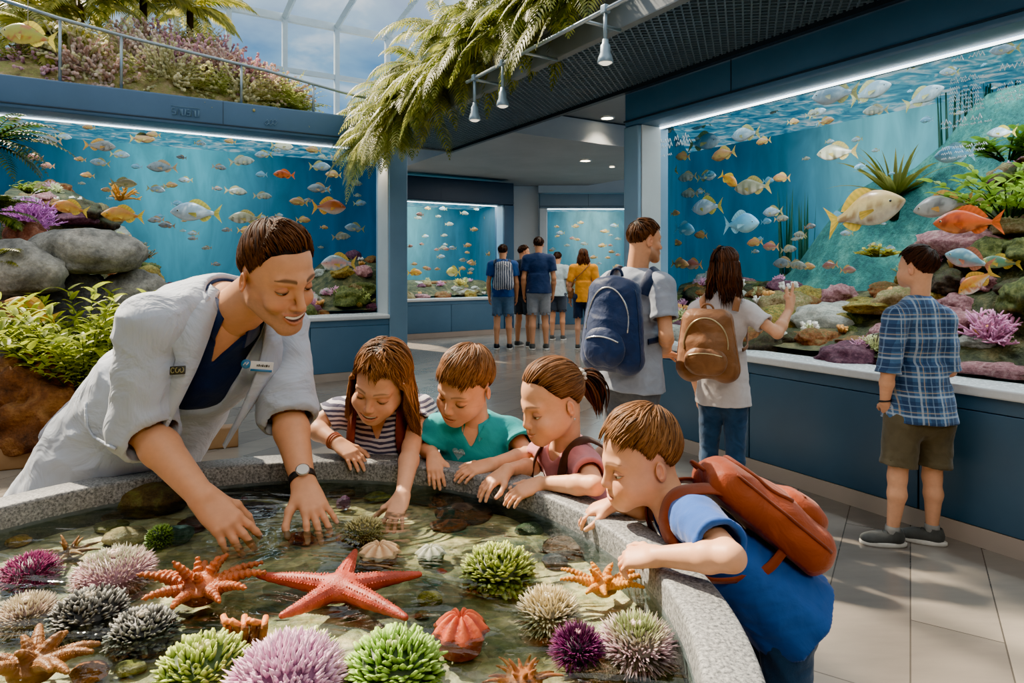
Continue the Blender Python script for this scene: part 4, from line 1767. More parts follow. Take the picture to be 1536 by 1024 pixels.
        for sd in 'RL':
            ch = [J['sh' + sd]] + ends[sd]
            r0, r1 = sl_r[0] * sc, sl_r[1] * sc
            for i in range(len(ch) - 1):
                last = i == len(ch) - 2
                g.cap(ch[i], ch[i + 1], lerp(r0, r1, i / max(1, len(ch) - 1)), lerp(r0, r1, (i + 1) / max(1, len(ch) - 1)), 0.03 * sc, flat1=last)
            d = nrm(ch[-1] - ch[-2])
            if cuff:
                g.cap(ch[-1] - d * 0.022 * sc, ch[-1], r1 + 0.003, r1 + 0.004, 0.002, flat0=True, flat1=True)
            g.cap(ch[-1] - d * 0.02 * sc, ch[-1] + d * 0.05 * sc, r1 - 0.006 - 0.004 * sc, r1 - 0.006 - 0.003 * sc, 0.003, 's')
        # neck opening
        g.cap(J['nk'] - M[:, 2] * 0.035 * sc + M[:, 1] * 0.012 * sc, J['nk'] + M[:, 2] * 0.2 * sc + M[:, 1] * 0.04 * sc, neck_r * sc, neck_r * sc * 1.15, 0.008, 's')
        if vee:
            g.wedge(J['nk'], M, A(-vee, -vee * 0.5, 0.0, 0.06) * sc, A(0.003, 0.024, 0.050, 0.055) * sc, 0.03 * sc)
        V, F = g.mesh()
        V = relax(V, F, 1, 0.4)
        if wr:
            V = wrinkle(V, F, wr, 24 / max(sc, 0.3), seed)
        m = MB()
        m.add(V, F, None if colf is None else colf(V))
        return m.build(name, mat, s.root)

    def collar(s, mat, r0=0.062, r1=0.085, hgt=0.045, gap=0.55, name='collar', tip=0.03):
        sc, M = s.sc, s.M
        n = 36
        an = np.linspace(gap, 2 * PI - gap, n)
        fr = np.clip(1 - np.minimum(an - gap, 2 * PI - gap - an) / 0.6, 0, 1)
        m = MB()
        rings = []
        for r, z, tz in ((r0, 0.022, 0.0), (r0 + 0.006, 0.026, 0.0), (r1, 0.022 - hgt, -tip), (r1 - 0.007, 0.020 - hgt, -tip)):
            p = np.stack([np.sin(an) * r, np.cos(an) * r * 1.05 + 0.004 + fr * 0.012 * (tz != 0), np.full(n, z) + fr * tz + 0.010 * (np.cos(an) < 0) * -np.cos(an)], 1)
            rings.append(p)
        V = np.concatenate(rings)
        i = np.arange(n - 1)
        q = np.concatenate([np.stack([i + a * n, i + 1 + a * n, i + 1 + b * n, i + b * n], 1) for a, b in ((0, 1), (1, 2), (2, 3), (3, 0))] + [np.array([[0, n, 2 * n, 3 * n], [n - 1, 2 * n - 1, 3 * n - 1, 4 * n - 1]])])
        m.add(s.loc(V), q)
        return m.build(name, mat, s.root)

    def bottom(s, mat, inf=0.012, to=1.0, flare=0.0, name='trousers', h=None, wr=0.004, seed=3, waist=0.10, rag=0.062):
        """trousers; to = fraction of the leg covered (0.5 knee, 1 ankle)"""
        J, sc, M = s.J, s.sc, s.M
        h = h or s.hb
        pts = [J['pel'] + M[:, 2] * 0.2 * sc]
        for sd in 'RL':
            pts += [J['hip' + sd], J['kn' + sd], J['an' + sd]]
        pts = np.array(pts)
        g = SDF(pts.min(0) - 0.16 * sc, pts.max(0) + 0.16 * sc, h)
        g.ell(J['pel'], A(0.160 * s.wd, 0.118, 0.14) * sc + inf, M, 0.0)
        for sd in 'RL':
            hp, kn, an = J['hip' + sd], J['kn' + sd], J['an' + sd]
            g.ell(hp - s.toe * 0.014 * sc, A(0.080 * s.wd, 0.088, 0.10) * sc + inf, M, 0.04 * sc)
            if to <= 0.5:
                e = lerp(hp, kn, to * 2)
                g.cap(hp, e, 0.088 * sc + inf, lerp(0.088, 0.06, to * 2) * sc + inf + flare, 0.03 * sc, flat1=True)
                d = nrm(e - hp)
                re = lerp(0.088, 0.06, to * 2) * sc + inf + flare
                g.cap(e - d * 0.03 * sc, e, re + 0.003, re + 0.004, 0.002, flat0=True, flat1=True)
                g.cap(e - d * 0.02 * sc, e + d * 0.06, re - 0.006, re - 0.006, 0.002, 's')
            else:
                g.cap(hp, kn, 0.086 * sc + inf, 0.056 * sc + inf, 0.03 * sc)
                e = lerp(kn, an, (to - 0.5) * 2)
                c = lerp(kn, an, 0.3) - s.toe * 0.010 * sc
                g.cap(kn, c, 0.055 * sc + inf, 0.056 * sc + inf, 0.02 * sc)
                g.cap(c, e, 0.055 * sc + inf, 0.038 * sc + inf + flare, 0.015 * sc, flat1=True)
        g.plane(J['pel'] + M[:, 2] * 0.05 * sc, M[:, 2])
        V, F = g.mesh()
        V = relax(V, F, 1, 0.4)
        if wr:
            V = wrinkle(V, F, wr, 26 / max(sc, 0.3), seed)
        m = MB()
        m.add(V, F)
        return m.build(name, mat, s.root)

    def shoes(s, mat_up, mat_sole, h=0.004, laces=None, sock=None):
        for sd in 'RL':
            sc = s.sc
            a = s.J['an' + sd]
            t = s.J.get('toe' + sd)
            t = s.toe if t is None else nrm(t)
            base = A(a[0], a[1], 0)
            Mf = frame(t, ZV)
            w = lambda p: base + (np.asarray(p, float) * sc) @ Mf.T
            g = SDF(base - 0.24 * sc + A(0, 0, 0.23 * sc), base + 0.24 * sc, h)
            g.ell(w((0, -0.015, 0.055)), A(0.043, 0.055, 0.055) * sc, Mf, 0)
            g.ell(w((0, 0.06, 0.045)), A(0.045, 0.08, 0.045) * sc, Mf, 0.03 * sc)
            g.ell(w((0, 0.125, 0.036)), A(0.048, 0.065, 0.036) * sc, Mf, 0.03 * sc)
            g.cap(w((0, -0.01, 0.06)), w((0, -0.012, 0.105)), 0.043 * sc, 0.046 * sc, 0.02 * sc, flat1=True)
            g.cap(w((0, -0.01, 0.085)), w((0, -0.012, 0.13)), 0.037 * sc, 0.039 * sc, 0.004, 's')
            g.plane(w((0, 0, 0.02)), -ZV)
            V, F = g.mesh()
            m = MB()
            m.add(V, F)
            u = m.build('shoe', mat_up, s.root)
            m = MB()
            th = np.linspace(0, 2 * PI, 40, endpoint=False)
            y = 0.055 + 0.135 * np.cos(th)
            x = 0.05 * np.sin(th) * (1 + 0.12 * np.cos(th))
            pr = []
            for z, k_ in ((0.0, 0.97), (0.006, 1.02), (0.024, 1.02), (0.028, 0.97)):
                pr.append(np.stack([x * k_, 0.055 + (y - 0.055) * k_, np.full(40, z)], 1))
            V = w(np.concatenate(pr))
            j = np.arange(40)
            q = np.concatenate([np.stack([j + 40 * r, (j + 1) % 40 + 40 * r, (j + 1) % 40 + 40 * (r + 1), j + 40 * (r + 1)], 1) for r in range(3)])
            m.add(V, [q, j[None, ::-1], j[None] + 120])
            m.build('sole', mat_sole, u)
            if laces is not None:
                m = MB()
                for i in range(4):
                    y0 = 0.035 + 0.022 * i
                    zt = 0.100 - 0.011 * i
                    m.tube(w([(-0.028, y0, zt - 0.016), (-0.012, y0 + 0.004, zt), (0.012, y0 - 0.004, zt), (0.028, y0, zt - 0.016)]), 0.004 * sc, 5)
                m.build('laces', laces, u)
            if sock is not None:
                m = MB()
                m.lathe([(0.044, 0.06), (0.044, 0.10), (0.041, 0.125), (0.036, 0.127)], 20)
                mm = MB()
                mm.add(w(np.concatenate(m.V)), m.F[0][0])
                mm.build('sock', sock, s.root)

    def straps(s, mat, thingobj, w0=0.022, off=0.012, wide=0.10, name='strap', low=-0.36, sides='RL', chest=0.125, buckle=None):
        for sd in sides:
            sg = 1 if sd == 'R' else -1
            dz = (s.J['sh' + sd] - s.J['nk']) @ s.M[:, 2] / s.sc
            o = off / s.sc
            sh = 0.052 + dz * 0.6 + o
            pts = [(sg * (wide - 0.015), -0.135 - o, -0.11), (sg * wide, -0.115 - o, -0.03), (sg * (wide + 0.004), -0.05, sh - 0.006), (sg * (wide + 0.005), 0.01, sh),
                   (sg * (wide + 0.005), 0.075 + o * 0.6, sh - 0.035), (sg * (wide + 0.008), chest + o, -0.10), (sg * (wide + 0.022), chest - 0.005 + o, -0.19), (sg * 0.165 * s.wd, 0.06, -0.30), (sg * 0.178 * s.wd, -0.03, low), (sg * 0.14, -0.13, low - 0.01)]
            pts = np.array(pts)
            # smooth by resampling
            tt = np.linspace(0, len(pts) - 1, 60)
            P_ = np.stack([np.interp(tt, np.arange(len(pts)), pts[:, i]) for i in range(3)], 1)
            for _ in range(6):
                P_[1:-1] = 0.5 * P_[1:-1] + 0.25 * (P_[2:] + P_[:-2])
            W = s.loc(P_)
            T = np.gradient(W, axis=0)
            T /= np.linalg.norm(T, axis=1)[:, None]
            # surface normal approx: away from the body's axis
            cx = np.clip(P_, [-9, -9, -9], [9, 9, 9])
            nl = P_ - np.stack([P_[:, 0] * 0.55, np.zeros(60), np.minimum(P_[:, 2], -0.06)], 1)
            nw = nl @ s.M.T
            nw -= T * (nw * T).sum(1)[:, None]
            nw /= np.linalg.norm(nw, axis=1)[:, None] + 1e-9
            sdv = np.cross(T, nw)
            wv = np.interp(np.arange(60), [0, 36, 44, 59], [w0, w0, w0 * 0.5, w0 * 0.5])[:, None]
            th_ = 0.006 * max(s.sc, 0.5)
            rings = [W + sdv * wv - nw * th_ * 0.3, W + sdv * wv * 0.9 + nw * th_, W - sdv * wv * 0.9 + nw * th_, W - sdv * wv - nw * th_ * 0.3]
            V = np.concatenate(rings)
            i = np.arange(59)
            q = np.concatenate([np.stack([i + a * 60, i + 1 + a * 60, i + 1 + b * 60, i + b * 60], 1) for a, b in ((0, 1), (1, 2), (2, 3), (3, 0))])
            m = MB()
            m.add(V, q)
            m.build(name, mat, thingobj)


def backpack(label, per, mats, size, center, tilt=0.0, pocket=True, style='day', cat='backpack', cols=None):
    """bag on a person's back: center in the torso frame, size = half width, half depth, half height in metres"""
    main, trim, metal = mats
    c = per.loc(center)
    Mb = per.M @ rot_axis((1, 0, 0), tilt)
    w, d, hh = size
    T = thing('backpack', label, cat, c)
    L_ = lambda p: c + np.asarray(p, float) @ Mb.T
    g = SDF(c - 1.25 * np.hypot(hh, w) - 0.03, c + 1.25 * np.hypot(hh, w) + 0.03, 0.006 if hh > 0.15 else 0.0045)
    # y is toward the wearer, so the outside of the bag is at -y
    for sx in (-1, 1):
        g.cap(L_((sx * w * 0.62, 0.15 * d, -hh * 0.70)), L_((sx * w * 0.50, 0.25 * d, hh * 0.62)), 0.40 * w + 0.25 * d, 0.34 * w + 0.18 * d, 0.0 if sx < 0 else 0.6 * w)
    g.ell(L_((0, -0.08 * d, -hh * 0.25)), A(w * 0.92, d * 0.95, hh * 0.72), Mb, 0.3 * d)
    g.ell(L_((0, 0.05 * d, hh * 0.45)), A(w * 0.72, d * 0.75, hh * 0.50), Mb, 0.3 * d)
    g.plane(L_((0, d * 0.85, 0)), Mb[:, 1])
    V, F = g.mesh()
    V = relax(V, F, 2, 0.5)
    V = wrinkle(V, F, 0.004, 28, 5)
    m = MB()
    m.add(V, F)
    m.build('bag', main, T)
    if pocket:
        g = SDF(c - 1.2 * np.hypot(hh, w), c + 1.2 * np.hypot(hh, w), 0.005)
        g.ell(L_((0, -d * 0.80, -hh * 0.42)), A(w * 0.74, d * 0.42, hh * 0.40), Mb, 0)
        g.ell(L_((-w * 0.3, -d * 0.78, -hh * 0.52)), A(w * 0.42, d * 0.40, hh * 0.32), Mb, 0.03)
        g.ell(L_((w * 0.3, -d * 0.78, -hh * 0.52)), A(w * 0.42, d * 0.40, hh * 0.32), Mb, 0.03)
        V, F = g.mesh()
        V = wrinkle(relax(V, F, 2, 0.5), F, 0.003, 34, 9)
        m = MB()
        m.add(V, F)
        pk = m.build('pocket', main, T)
        m = MB()
        x = np.linspace(-0.62, 0.62, 14)
        m.tube(L_(np.stack([x * w, -d * (1.19 - 0.28 * x ** 2), hh * (-0.22 - 0.22 * x ** 2)], 1)), 0.004, 6)
        m.build('zipper', metal, pk)
    # arched zipper over the main compartment
    m = MB()
    an = np.linspace(-0.1, PI + 0.1, 26)
    pz = np.stack([np.cos(an) * w * 0.80, -d * (0.42 + 0.42 * np.sin(an) ** 2) * np.ones(26), -hh * 0.05 + hh * 0.78 * np.sin(an)], 1)
    # project onto the bag by pushing out along -y until outside
    from mathutils.bvhtree import BVHTree
    bag = T.children[0]
    bv = BVHTree.FromPolygons([Vector(v) for v in np.concatenate([np.array([x.co[:] for x in bag.data.vertices])]) + c], [list(p.vertices) for p in bag.data.polygons])
    out = []
    for p in pz:
        q = L_((p[0], -d * 3, p[2]))
        hit = bv.ray_cast(Vector(q), Vector(Mb[:, 1]))
        if hit[0] is not None:
            out.append(np.array(hit[0]) - Mb[:, 1] * 0.002)
    if len(out) > 4:
        m.tube(out, 0.0045, 6)
        m.build('zipper', metal if style != 'plain' else trim, T)
    # handle loop
    m = MB()
    an = np.linspace(0, PI, 12)
    m.tube(L_(np.stack([np.cos(an) * w * 0.22, np.full(12, d * 0.35), hh * 0.93 + np.sin(an) * 0.035 * (hh / 0.22)], 1)), 0.007 * (hh / 0.22), 6)
    m.build('handle', trim, T)
    # side seams
    for sx in (-1, 1):
        m = MB()
        pts = []
        for z in np.linspace(-0.8, 0.7, 14):
            q = L_((sx * w * 3, -0.1 * d, z * hh))
            hit = bv.ray_cast(Vector(q), Vector(-sx * Mb[:, 0]))
            if hit[0] is not None:
                pts.append(np.array(hit[0]))
        if len(pts) > 3:
            m.tube(pts, 0.004, 5)
            m.build('seam', trim, T)
    return T
# ------------------------------------------------------------------ the cast
UP = A(0, 0, 1)
H_BROWN0, H_BROWN1 = hx('#22130b'), hx('#7a4c2c')
H_DARK0, H_DARK1 = hx('#140b07'), hx('#5a3721')
M_TEAL = cloth('teal_jersey', hx('#129aa0'))
M_PINK = cloth('pink_jersey', hx('#d98a90'))
M_BLUEP = cloth('blue_polo', hx('#2352a0'))
M_NAVY = cloth('navy_shirt', hx('#16294e'))
M_WHITE_C = cloth('white_coat', hx('#aeb8c8'), 0.03, 0.75, 0.7, 0.06, 7, 0.03, 1.2)
M_GREYT = cloth('grey_tee', hx('#8f97a6'))
M_LIGHTT = cloth('pale_tee', hx('#cfc9cb'), 0.06)
M_JEANS = cloth('blue_jeans', hx('#24405f'), 0.3, 0.85, 0.5, 0.3)
M_JEANS2 = cloth('grey_jeans', hx('#4a4f58'), 0.3, 0.85, 0.5, 0.3)
M_KHAKI = cloth('khaki_shorts', hx('#57503f'), 0.15)
M_STRAPB = cloth('brown_strap', hx('#4a2e22'), 0.15, 0.7)
M_ORANGE = cloth('rust_nylon', hx('#98401a'), 0.2, 0.55, 0.6)
M_ORANGE2 = cloth('dark_rust', hx('#7c3214'), 0.2, 0.6)
M_NAVYP = cloth('navy_nylon', hx('#152a50'), 0.18, 0.55, 0.6)
M_NAVYP2 = cloth('dark_navy_nylon', hx('#0f2140'), 0.15, 0.6)
M_LEATHER = cloth('brown_leather', hx('#7d5334'), 0.22, 0.45, 0.5)
M_LEATHER2 = cloth('tan_leather', hx('#8a5a38'), 0.2, 0.5)
M_BLACKC = simple('black_rubber', (0.012, 0.012, 0.014), 0.5)
M_METAL = simple('metal', hx('#c8b48a'), 0.3, 0.1, 20, metal=0.9)
M_STEEL = simple('steel', hx('#c9ccd0'), 0.25, 0.1, 20, metal=0.9)
M_SOLE = simple('shoe_sole', hx('#d8d5cc'), 0.6)
M_SHOE = cloth('shoe_grey', hx('#4b4d4c'), 0.2, 0.7)


def stripes(name, ca, cb, freq, axis=2, duty=0.5, wob=0.006, M=None):
    t = NT(name)
    co = t.n('ShaderNodeTexCoord').outputs['Object']
    n = t.noise(co, 9, 3, 0.6)
    sep = t.n('ShaderNodeSeparateXYZ', {0: t.n('ShaderNodeVectorRotate', {'Vector': co, 'Axis': (0, 1, 0), 'Angle': 0.0}).outputs[0]})
    z = t.math('ADD', sep.outputs[axis], t.math('MULTIPLY', n, wob * 4))
    z = t.math('ADD', z, t.math('MULTIPLY', t.math('ABSOLUTE', sep.outputs[0]), -0.12))
    f = t.math('GREATER_THAN', t.math('FRACT', t.math('MULTIPLY', z, freq)), duty)
    c = t.mix(f, ca, cb)
    b = t.bump(t.noise(co, 14, 4, 0.6, 0.8), 0.4, 0.012)
    return t.bsdf(Base_Color=c, Roughness=0.85, Normal=b, Sheen_Weight=0.15)


def plaid_mat():
    t = NT('blue_plaid')
    at = t.attr('Col')
    sep = t.n('ShaderNodeSeparateColor', {0: at})
    u, v = sep.outputs[0], sep.outputs[1]

    def band(x, f, lo, hi):
        fr = t.math('FRACT', t.math('MULTIPLY', x, f))
        return t.math('MULTIPLY', t.math('GREATER_THAN', fr, lo), t.math('LESS_THAN', fr, hi))
    base = hx('#3a6390')
    c = base
    for x in (u, v):
        c = t.mix(t.math('MULTIPLY', band(x, 10.5, 0.0, 0.42), 0.62), c, hx('#182d52'))
    for x in (u, v):
        c = t.mix(t.math('MULTIPLY', band(x, 10.5, 0.62, 0.72), 0.65), c, hx('#aebfd0'))
        c = t.mix(t.math('MULTIPLY', band(x, 10.5, 0.86, 0.91), 0.55), c, hx('#b9a987'))
        c = t.mix(t.math('MULTIPLY', band(x, 10.5, 0.18, 0.23), 0.5), c, hx('#7b9cc0'))
    co = t.coord('Object')
    b = t.bump(t.noise(co, 16, 4, 0.6, 0.8), 0.5, 0.012)
    return t.bsdf(Base_Color=c, Roughness=0.85, Normal=b, Sheen_Weight=0.15)


# ---- marine guide in a white coat
def guide():
    J = dict(pel=P(190, 655, 1.90), nk=P(345, 458, 1.68), shR=P(228, 490, 1.56), shL=P(418, 486, 1.84), elR=P(214, 640, 1.56), wrR=P(303, 745, 1.45),
             elL=P(430, 612, 1.72), wrL=P(455, 724, 1.58))
    p = Person('man in a white lab coat leaning over the pool with both hands at the water', J, 1.06, False, SKIN_A, fw=(0.55, -0.72, -0.35), h=0.0019)
    hd = Head(P(414, 412, 1.55), (0.78, -0.50, -0.42), (0.16, -0.3, 0.93), 0.243, False, SKIN_A, smile=1.0, open=0.0062, teeth=True, stubble=True, lid=(-8, -26), gaze=(0.0, 1, -0.5), brow=hx('#23140b'), part=-0.6, sweep=0.6)
    hd.sculpt(p.body, J['nk'] - A(0, 0, 0.03), 0.0017, 0.066)
    p.arms({'R': dict(dir=P(360, 806, 1.425) - J['wrR'], up=(-0.1, -0.45, 0.85), L=0.172, curl=(0.20, 0.26, 0.2), spread=0.15, thumb=0.15, tz=0.10),
            'L': dict(dir=P(484, 786, 1.50) - J['wrL'], up=(0.15, -0.5, 0.85), L=0.160, curl=(0.16, 0.22, 0.15), spread=0.20, thumb=0.7)})
    p.core()
    p.finish()
    hd.eyes(p.root)
    hd.hair(p.root, H_DARK0, hx('#6b4428'), 'swept', 2600, 3, 0.19, 0.0027)
    p.top(M_NAVY, 0.008, 0.25, hem=0.05, neck_r=0.062, vee=0.13, name='polo_shirt', cuff=False)
    p.collar(M_NAVY, 0.064, 0.090, 0.045, 0.42, 'shirt_collar', 0.035)
    p.bottom(M_JEANS2, 0.012, 1.0, name='trousers')
    p.shoes(M_BLACKC, M_BLACKC)
    M, sc = p.M, p.sc

    def coat_extra(g):
        # skirt of the coat
        a, b = lerp(J['pel'], J['nk'], 0.35), J['pel'] - M[:, 2] * 0.40 - M[:, 1] * 0.03
        g.econe(a, b, (0.172, 0.130), (0.21, 0.165), M, 0.04, fold=0.05)
        # open front that widens downwards
        g.wedge(J['nk'], M, A(-0.95, -0.60, -0.35, -0.18, -0.05, 0.10), A(0.14, 0.095, 0.075, 0.072, 0.068, 0.062), 0.035, 0.006, cx=A(0.03, 0.01, 0, -0.01, -0.01, -0.01))
    p.top(M_WHITE_C, 0.017, 0.58, sl_r=(0.074, 0.066), hem=0.40, neck_r=0.074, vee=0.0, seed=4, name='lab_coat', wr=0.0075, h=0.0042, extra=coat_extra, cuff=True, wide=0.02)
    # lapels and collar
    for sx in (-1, 1):
        m = MB()
        zs = np.array([0.035, 0.0, -0.05, -0.10, -0.125, -0.20, -0.30])
        xi = np.array([0.058, 0.062, 0.066, 0.068, 0.069, 0.071, 0.073])
        wd_ = np.array([0.020, 0.038, 0.056, 0.066, 0.044, 0.028, 0.003])
        yy = np.array([0.02, 0.070, 0.106, 0.126, 0.133, 0.140, 0.138])
        a = np.stack([sx * xi - 0.012, yy + 0.006, zs], 1)
        b = np.stack([sx * (xi + wd_) - 0.012, yy - 0.020 * wd_ / 0.06, zs + 0.016 * wd_ / 0.08], 1)
        mid = (a + b) / 2 + A(0, 0.010, 0)
        rows = [a, mid, b, b - A(0, 0.012, 0), a - A(0, 0.012, 0)]
        V = p.loc(np.concatenate(rows))
        k = len(zs)
        i = np.arange(k - 1)
        q = np.concatenate([np.stack([i + r * k, i + 1 + r * k, i + 1 + ((r + 1) % 5) * k, i + ((r + 1) % 5) * k], 1) for r in range(5)])
        m.add(V, q)
        m.build('lapel', M_WHITE_C, p.root)
    p.collar(M_WHITE_C, 0.082, 0.108, 0.05, 1.0, 'coat_collar', 0.02)
    # badges lie on the coat's chest
    from mathutils.bvhtree import BVHTree
    vs_, fs_ = [], []
    for c in p.root.children:
        if c.name.startswith(('lab_coat', 'lapel')):
            b0 = len(vs_)
            vs_ += [v.co + p.root.location for v in c.data.vertices]
            fs_ += [[b0 + i for i in f.vertices] for f in c.data.polygons]
    bv = BVHTree.FromPolygons(vs_, fs_)

    def stick(px, py):
        o = A(0, 0, EYE)
        d = nrm(P(px, py, 1.0) - o)
        h__ = bv.ray_cast(Vector(o), Vector(d))
        return (np.array(h__[0]), np.array(h__[1])) if h__[0] is not None else (P(px, py, 1.6), A(0, -1, 0))

    def plate(px, py, w, h, rz, name, mat, marks):
        q, nn = stick(px, py)
        nn = nrm(nn + A(0.0, -1.6, 0.2))
        Fm = frame(-nn, A(0, 0, 1)) @ rot_axis((0, 1, 0), rz)
        q = q + nn * 0.010 - A(0, 0.004, 0)
        m = MB()
        m.box((-w / 2, -0.003, -h / 2), (w / 2, 0.003, h / 2), M=Fm, t=q, bevel=0.002)
        pl = m.build(name, mat, p.root)
        for (x0, x1, z0, z1, mm) in marks:
            m = MB()
            m.box((x0, -0.0042, z0), (x1, -0.002, z1), M=Fm, t=q)
            m.build('print', mm, pl)
        return q, Fm, pl
    M_PL = simple('badge_white', hx('#e8ebee'), 0.4)
    M_DK = simple('badge_dark', hx('#2a2a22'), 0.4)
    M_GD = simple('badge_gold', hx('#8c8350'), 0.4)
    M_BL = simple('badge_blue', hx('#2f74a8'), 0.4)
    q, Fm, pl = plate(394, 549, 0.055, 0.026, 0.12, 'name_badge', M_PL, [(-0.026, 0.026, -0.0125, -0.0065, M_BL)])
    for i, (x, w_) in enumerate(((-0.012, 0.003), (-0.008, 0.004), (-0.003, 0.003), (0.001, 0.004), (0.006, 0.003), (0.010, 0.005), (0.016, 0.003))):
        m = MB()
        m.box((x, -0.0042, 0.000), (x + w_ * 0.8, -0.002, 0.005 + 0.001 * (i % 2)), M=Fm, t=q)
        m.build('letter', M_DK, pl)
    q2 = q - Fm[:, 0] * 0.038 + Fm[:, 2] * 0.004
    m = MB()
    m.lathe([(0.0001, 0.003), (0.011, 0.003), (0.012, 0.0)], 20, t=q2, M=np.stack([Fm[:, 0], Fm[:, 2], -Fm[:, 1]], 1))
    m.build('round_pin', M_BL, p.root)
    m = MB()
    m.tube(q2 - Fm[:, 1] * 0.0045 + np.outer([-0.006, -0.002, 0.002, 0.006], Fm[:, 0]) + np.outer([-0.003, 0.004, -0.002, 0.005], Fm[:, 2]), 0.0012, 5)
    m.build('pin_emblem', M_PL, p.root)
    q, Fm, pl = plate(270, 556, 0.034, 0.020, -0.05, 'chest_patch', M_DK, [])
    for i in range(3):
        m = MB()
        x = -0.010 + 0.010 * i
        an = np.linspace(0.6, 5.6, 10)
        m.tube(q + np.outer(x + 0.004 * np.cos(an + i), Fm[:, 0]) + np.outer(0.006 * np.sin(an + i), Fm[:, 2]) - Fm[:, 1] * 0.0035, 0.0011, 4)
        m.build('letter', M_GD, pl)
    # chest and hip pockets, buttons
    m = MB()
    pts = [stick(a, b)[0] - A(0, 0.004, 0) for a, b in ((130, 602), (132, 640), (142, 655), (165, 668), (175, 672))]
    m.tube(pts, 0.004, 6)
    m.build('pocket_seam', M_WHITE_C, p.root)
    # watch
    d = nrm(J['wrL'] - J['elL'])
    c = J['wrL'] - d * 0.012
    Fw = frame(nrm(A(0.2, -0.55, 0.8)), d)      # y = dial normal, z = along the arm
    m = MB()
    an = np.linspace(0, 2 * PI, 40)
    ring = c + np.outer(np.cos(an) * 0.034, Fw[:, 0]) + np.outer(np.sin(an) * 0.031, Fw[:, 1])
    m.tube(ring, 0.010, 8, flat=0.28, up=Fw[:, 1], cap=False)
    V, q, cc = [], [], []
    m = MB()
    n = 40
    an = np.linspace(0, 2 * PI, n, endpoint=False)
    rr = []
    for (r_, z_) in ((0.0300, -0.009), (0.0330, -0.009), (0.0330, 0.009), (0.0300, 0.009)):
        rr.append(c + np.outer(np.cos(an) * r_, Fw[:, 0]) + np.outer(np.sin(an) * r_ * 0.93, Fw[:, 1]) + Fw[:, 2] * z_)
    j = np.arange(n)
    q = np.concatenate([np.stack([j + a * n, (j + 1) % n + a * n, (j + 1) % n + b * n, j + b * n], 1) for a, b in ((0, 1), (1, 2), (2, 3), (3, 0))])
    m.add(np.concatenate(rr), q)
    wt = m.build('wristwatch', M_BLACKC, p.root)
    m = MB()
    Rz = np.stack([Fw[:, 0], -Fw[:, 2], Fw[:, 1]], 1)
    m.lathe([(0.0001, 0.0), (0.0145, 0.0), (0.0165, 0.003), (0.017, 0.008), (0.0148, 0.0095)], 28, t=c + Fw[:, 1] * 0.029, M=Rz)
    m.build('case', M_STEEL, wt)
    m = MB()
    m.lathe([(0.0001, 0.0088), (0.0145, 0.0088)], 28, t=c + Fw[:, 1] * 0.029, M=Rz)
    m.build('dial', simple('dial', hx('#d4d2cc'), 0.3), wt)
    return p


guide()


# ---- girl in a striped tee
def girl_stripes():
    J = dict(pel=P(585, 800, 2.05), nk=P(574, 606, 1.955), shR=P(507, 618, 1.96), shL=P(632, 616, 1.95), elR=P(467, 640, 1.93), wrR=P(506, 664, 1.85),
             elL=P(617, 670, 1.82), wrL=P(604, 742, 1.655))
    p = Person('girl in a striped tee reaching one arm into the pool', J, 0.66, True, SKIN_K, fw=(-0.08, -0.9, -0.25))
    hd = Head(P(572, 572, 1.82), (-0.20, -0.86, -0.40), (0.16, -0.36, 0.92), 0.218, True, SKIN_K, smile=0.9, open=0.0045, teeth=True, lid=(-9, -25), gaze=(0, 1, -0.5), part=0.2)
    hd.sculpt(p.body, J['nk'] - A(0, 0, 0.02), 0.0017, 0.040)
    p.arms({'R': dict(dir=P(538, 690, 1.80) - J['wrR'], up=(0.1, -0.25, 0.95), L=0.122, curl=(0.25, 0.35, 0.2), spread=0.13),
            'L': dict(dir=P(592, 774, 1.60) - J['wrL'], up=(-0.1, -0.6, 0.8), L=0.118, curl=(0.12, 0.2, 0.1), spread=0.22, thumb=0.8)})
    p.core()
    p.finish()
    hd.eyes(p.root)
    hd.hair(p.root, hx('#2c180c'), hx('#a9703f'), 'long', 2600, 8, 0.25, 0.0030, lenz=0.19)
    p.top(stripes('striped_jersey', hx('#cfc8cf'), hx('#45445e'), 68, 2, 0.5), 0.008, 0.20, sl_r=(0.066, 0.070), hem=0.10, neck_r=0.066, vee=0.11, seed=2, name='striped_tee', wr=0.003)
    p.bottom(M_JEANS, 0.01, 1.0)
    p.shoes(M_SHOE, M_SOLE)
    m = MB()
    d = nrm(J['wrR'] - J['elR'])
    for k in range(3):
        c = J['wrR'] - d * (0.004 + 0.008 * k)
        Fw = frame(A(0, -0.3, 1), d)
        an = np.linspace(0, 2 * PI, 24)
        r_ = 0.0205 + 0.001 * k
        m.tube(c + np.outer(np.cos(an) * r_, Fw[:, 0]) + np.outer(np.sin(an) * r_, Fw[:, 1]), 0.003, 6, cap=False)
    m.build('bracelet', simple('bracelet', hx('#a35a3c'), 0.6), p.root)
    bag = thing('backpack', 'rust backpack worn by the girl in the striped tee, only its straps showing', 'backpack', p.loc((0, -0.25, -0.2)))
    p.straps(M_ORANGE2, bag, 0.015, 0.012, 0.105)
    g = SDF(p.loc((0, -0.24, -0.22)) - 0.26, p.loc((0, -0.24, -0.22)) + 0.26, 0.008)
    g.ell(p.loc((0, -0.235, -0.24)), A(0.085, 0.055, 0.12), p.M, 0)
    V, F = g.mesh()
    m = MB()
    m.add(V, F)
    m.build('bag', M_ORANGE2, bag)
    # hair pins
    m = MB()
    for k in range(3):
        m.ball(hd.w((-0.076 - 0.003 * k, 0.02 - 0.008 * k, 0.03 - 0.012 * k)), 0.004, 5)
    m.build('hair_clip', M_STEEL, p.root)


girl_stripes()


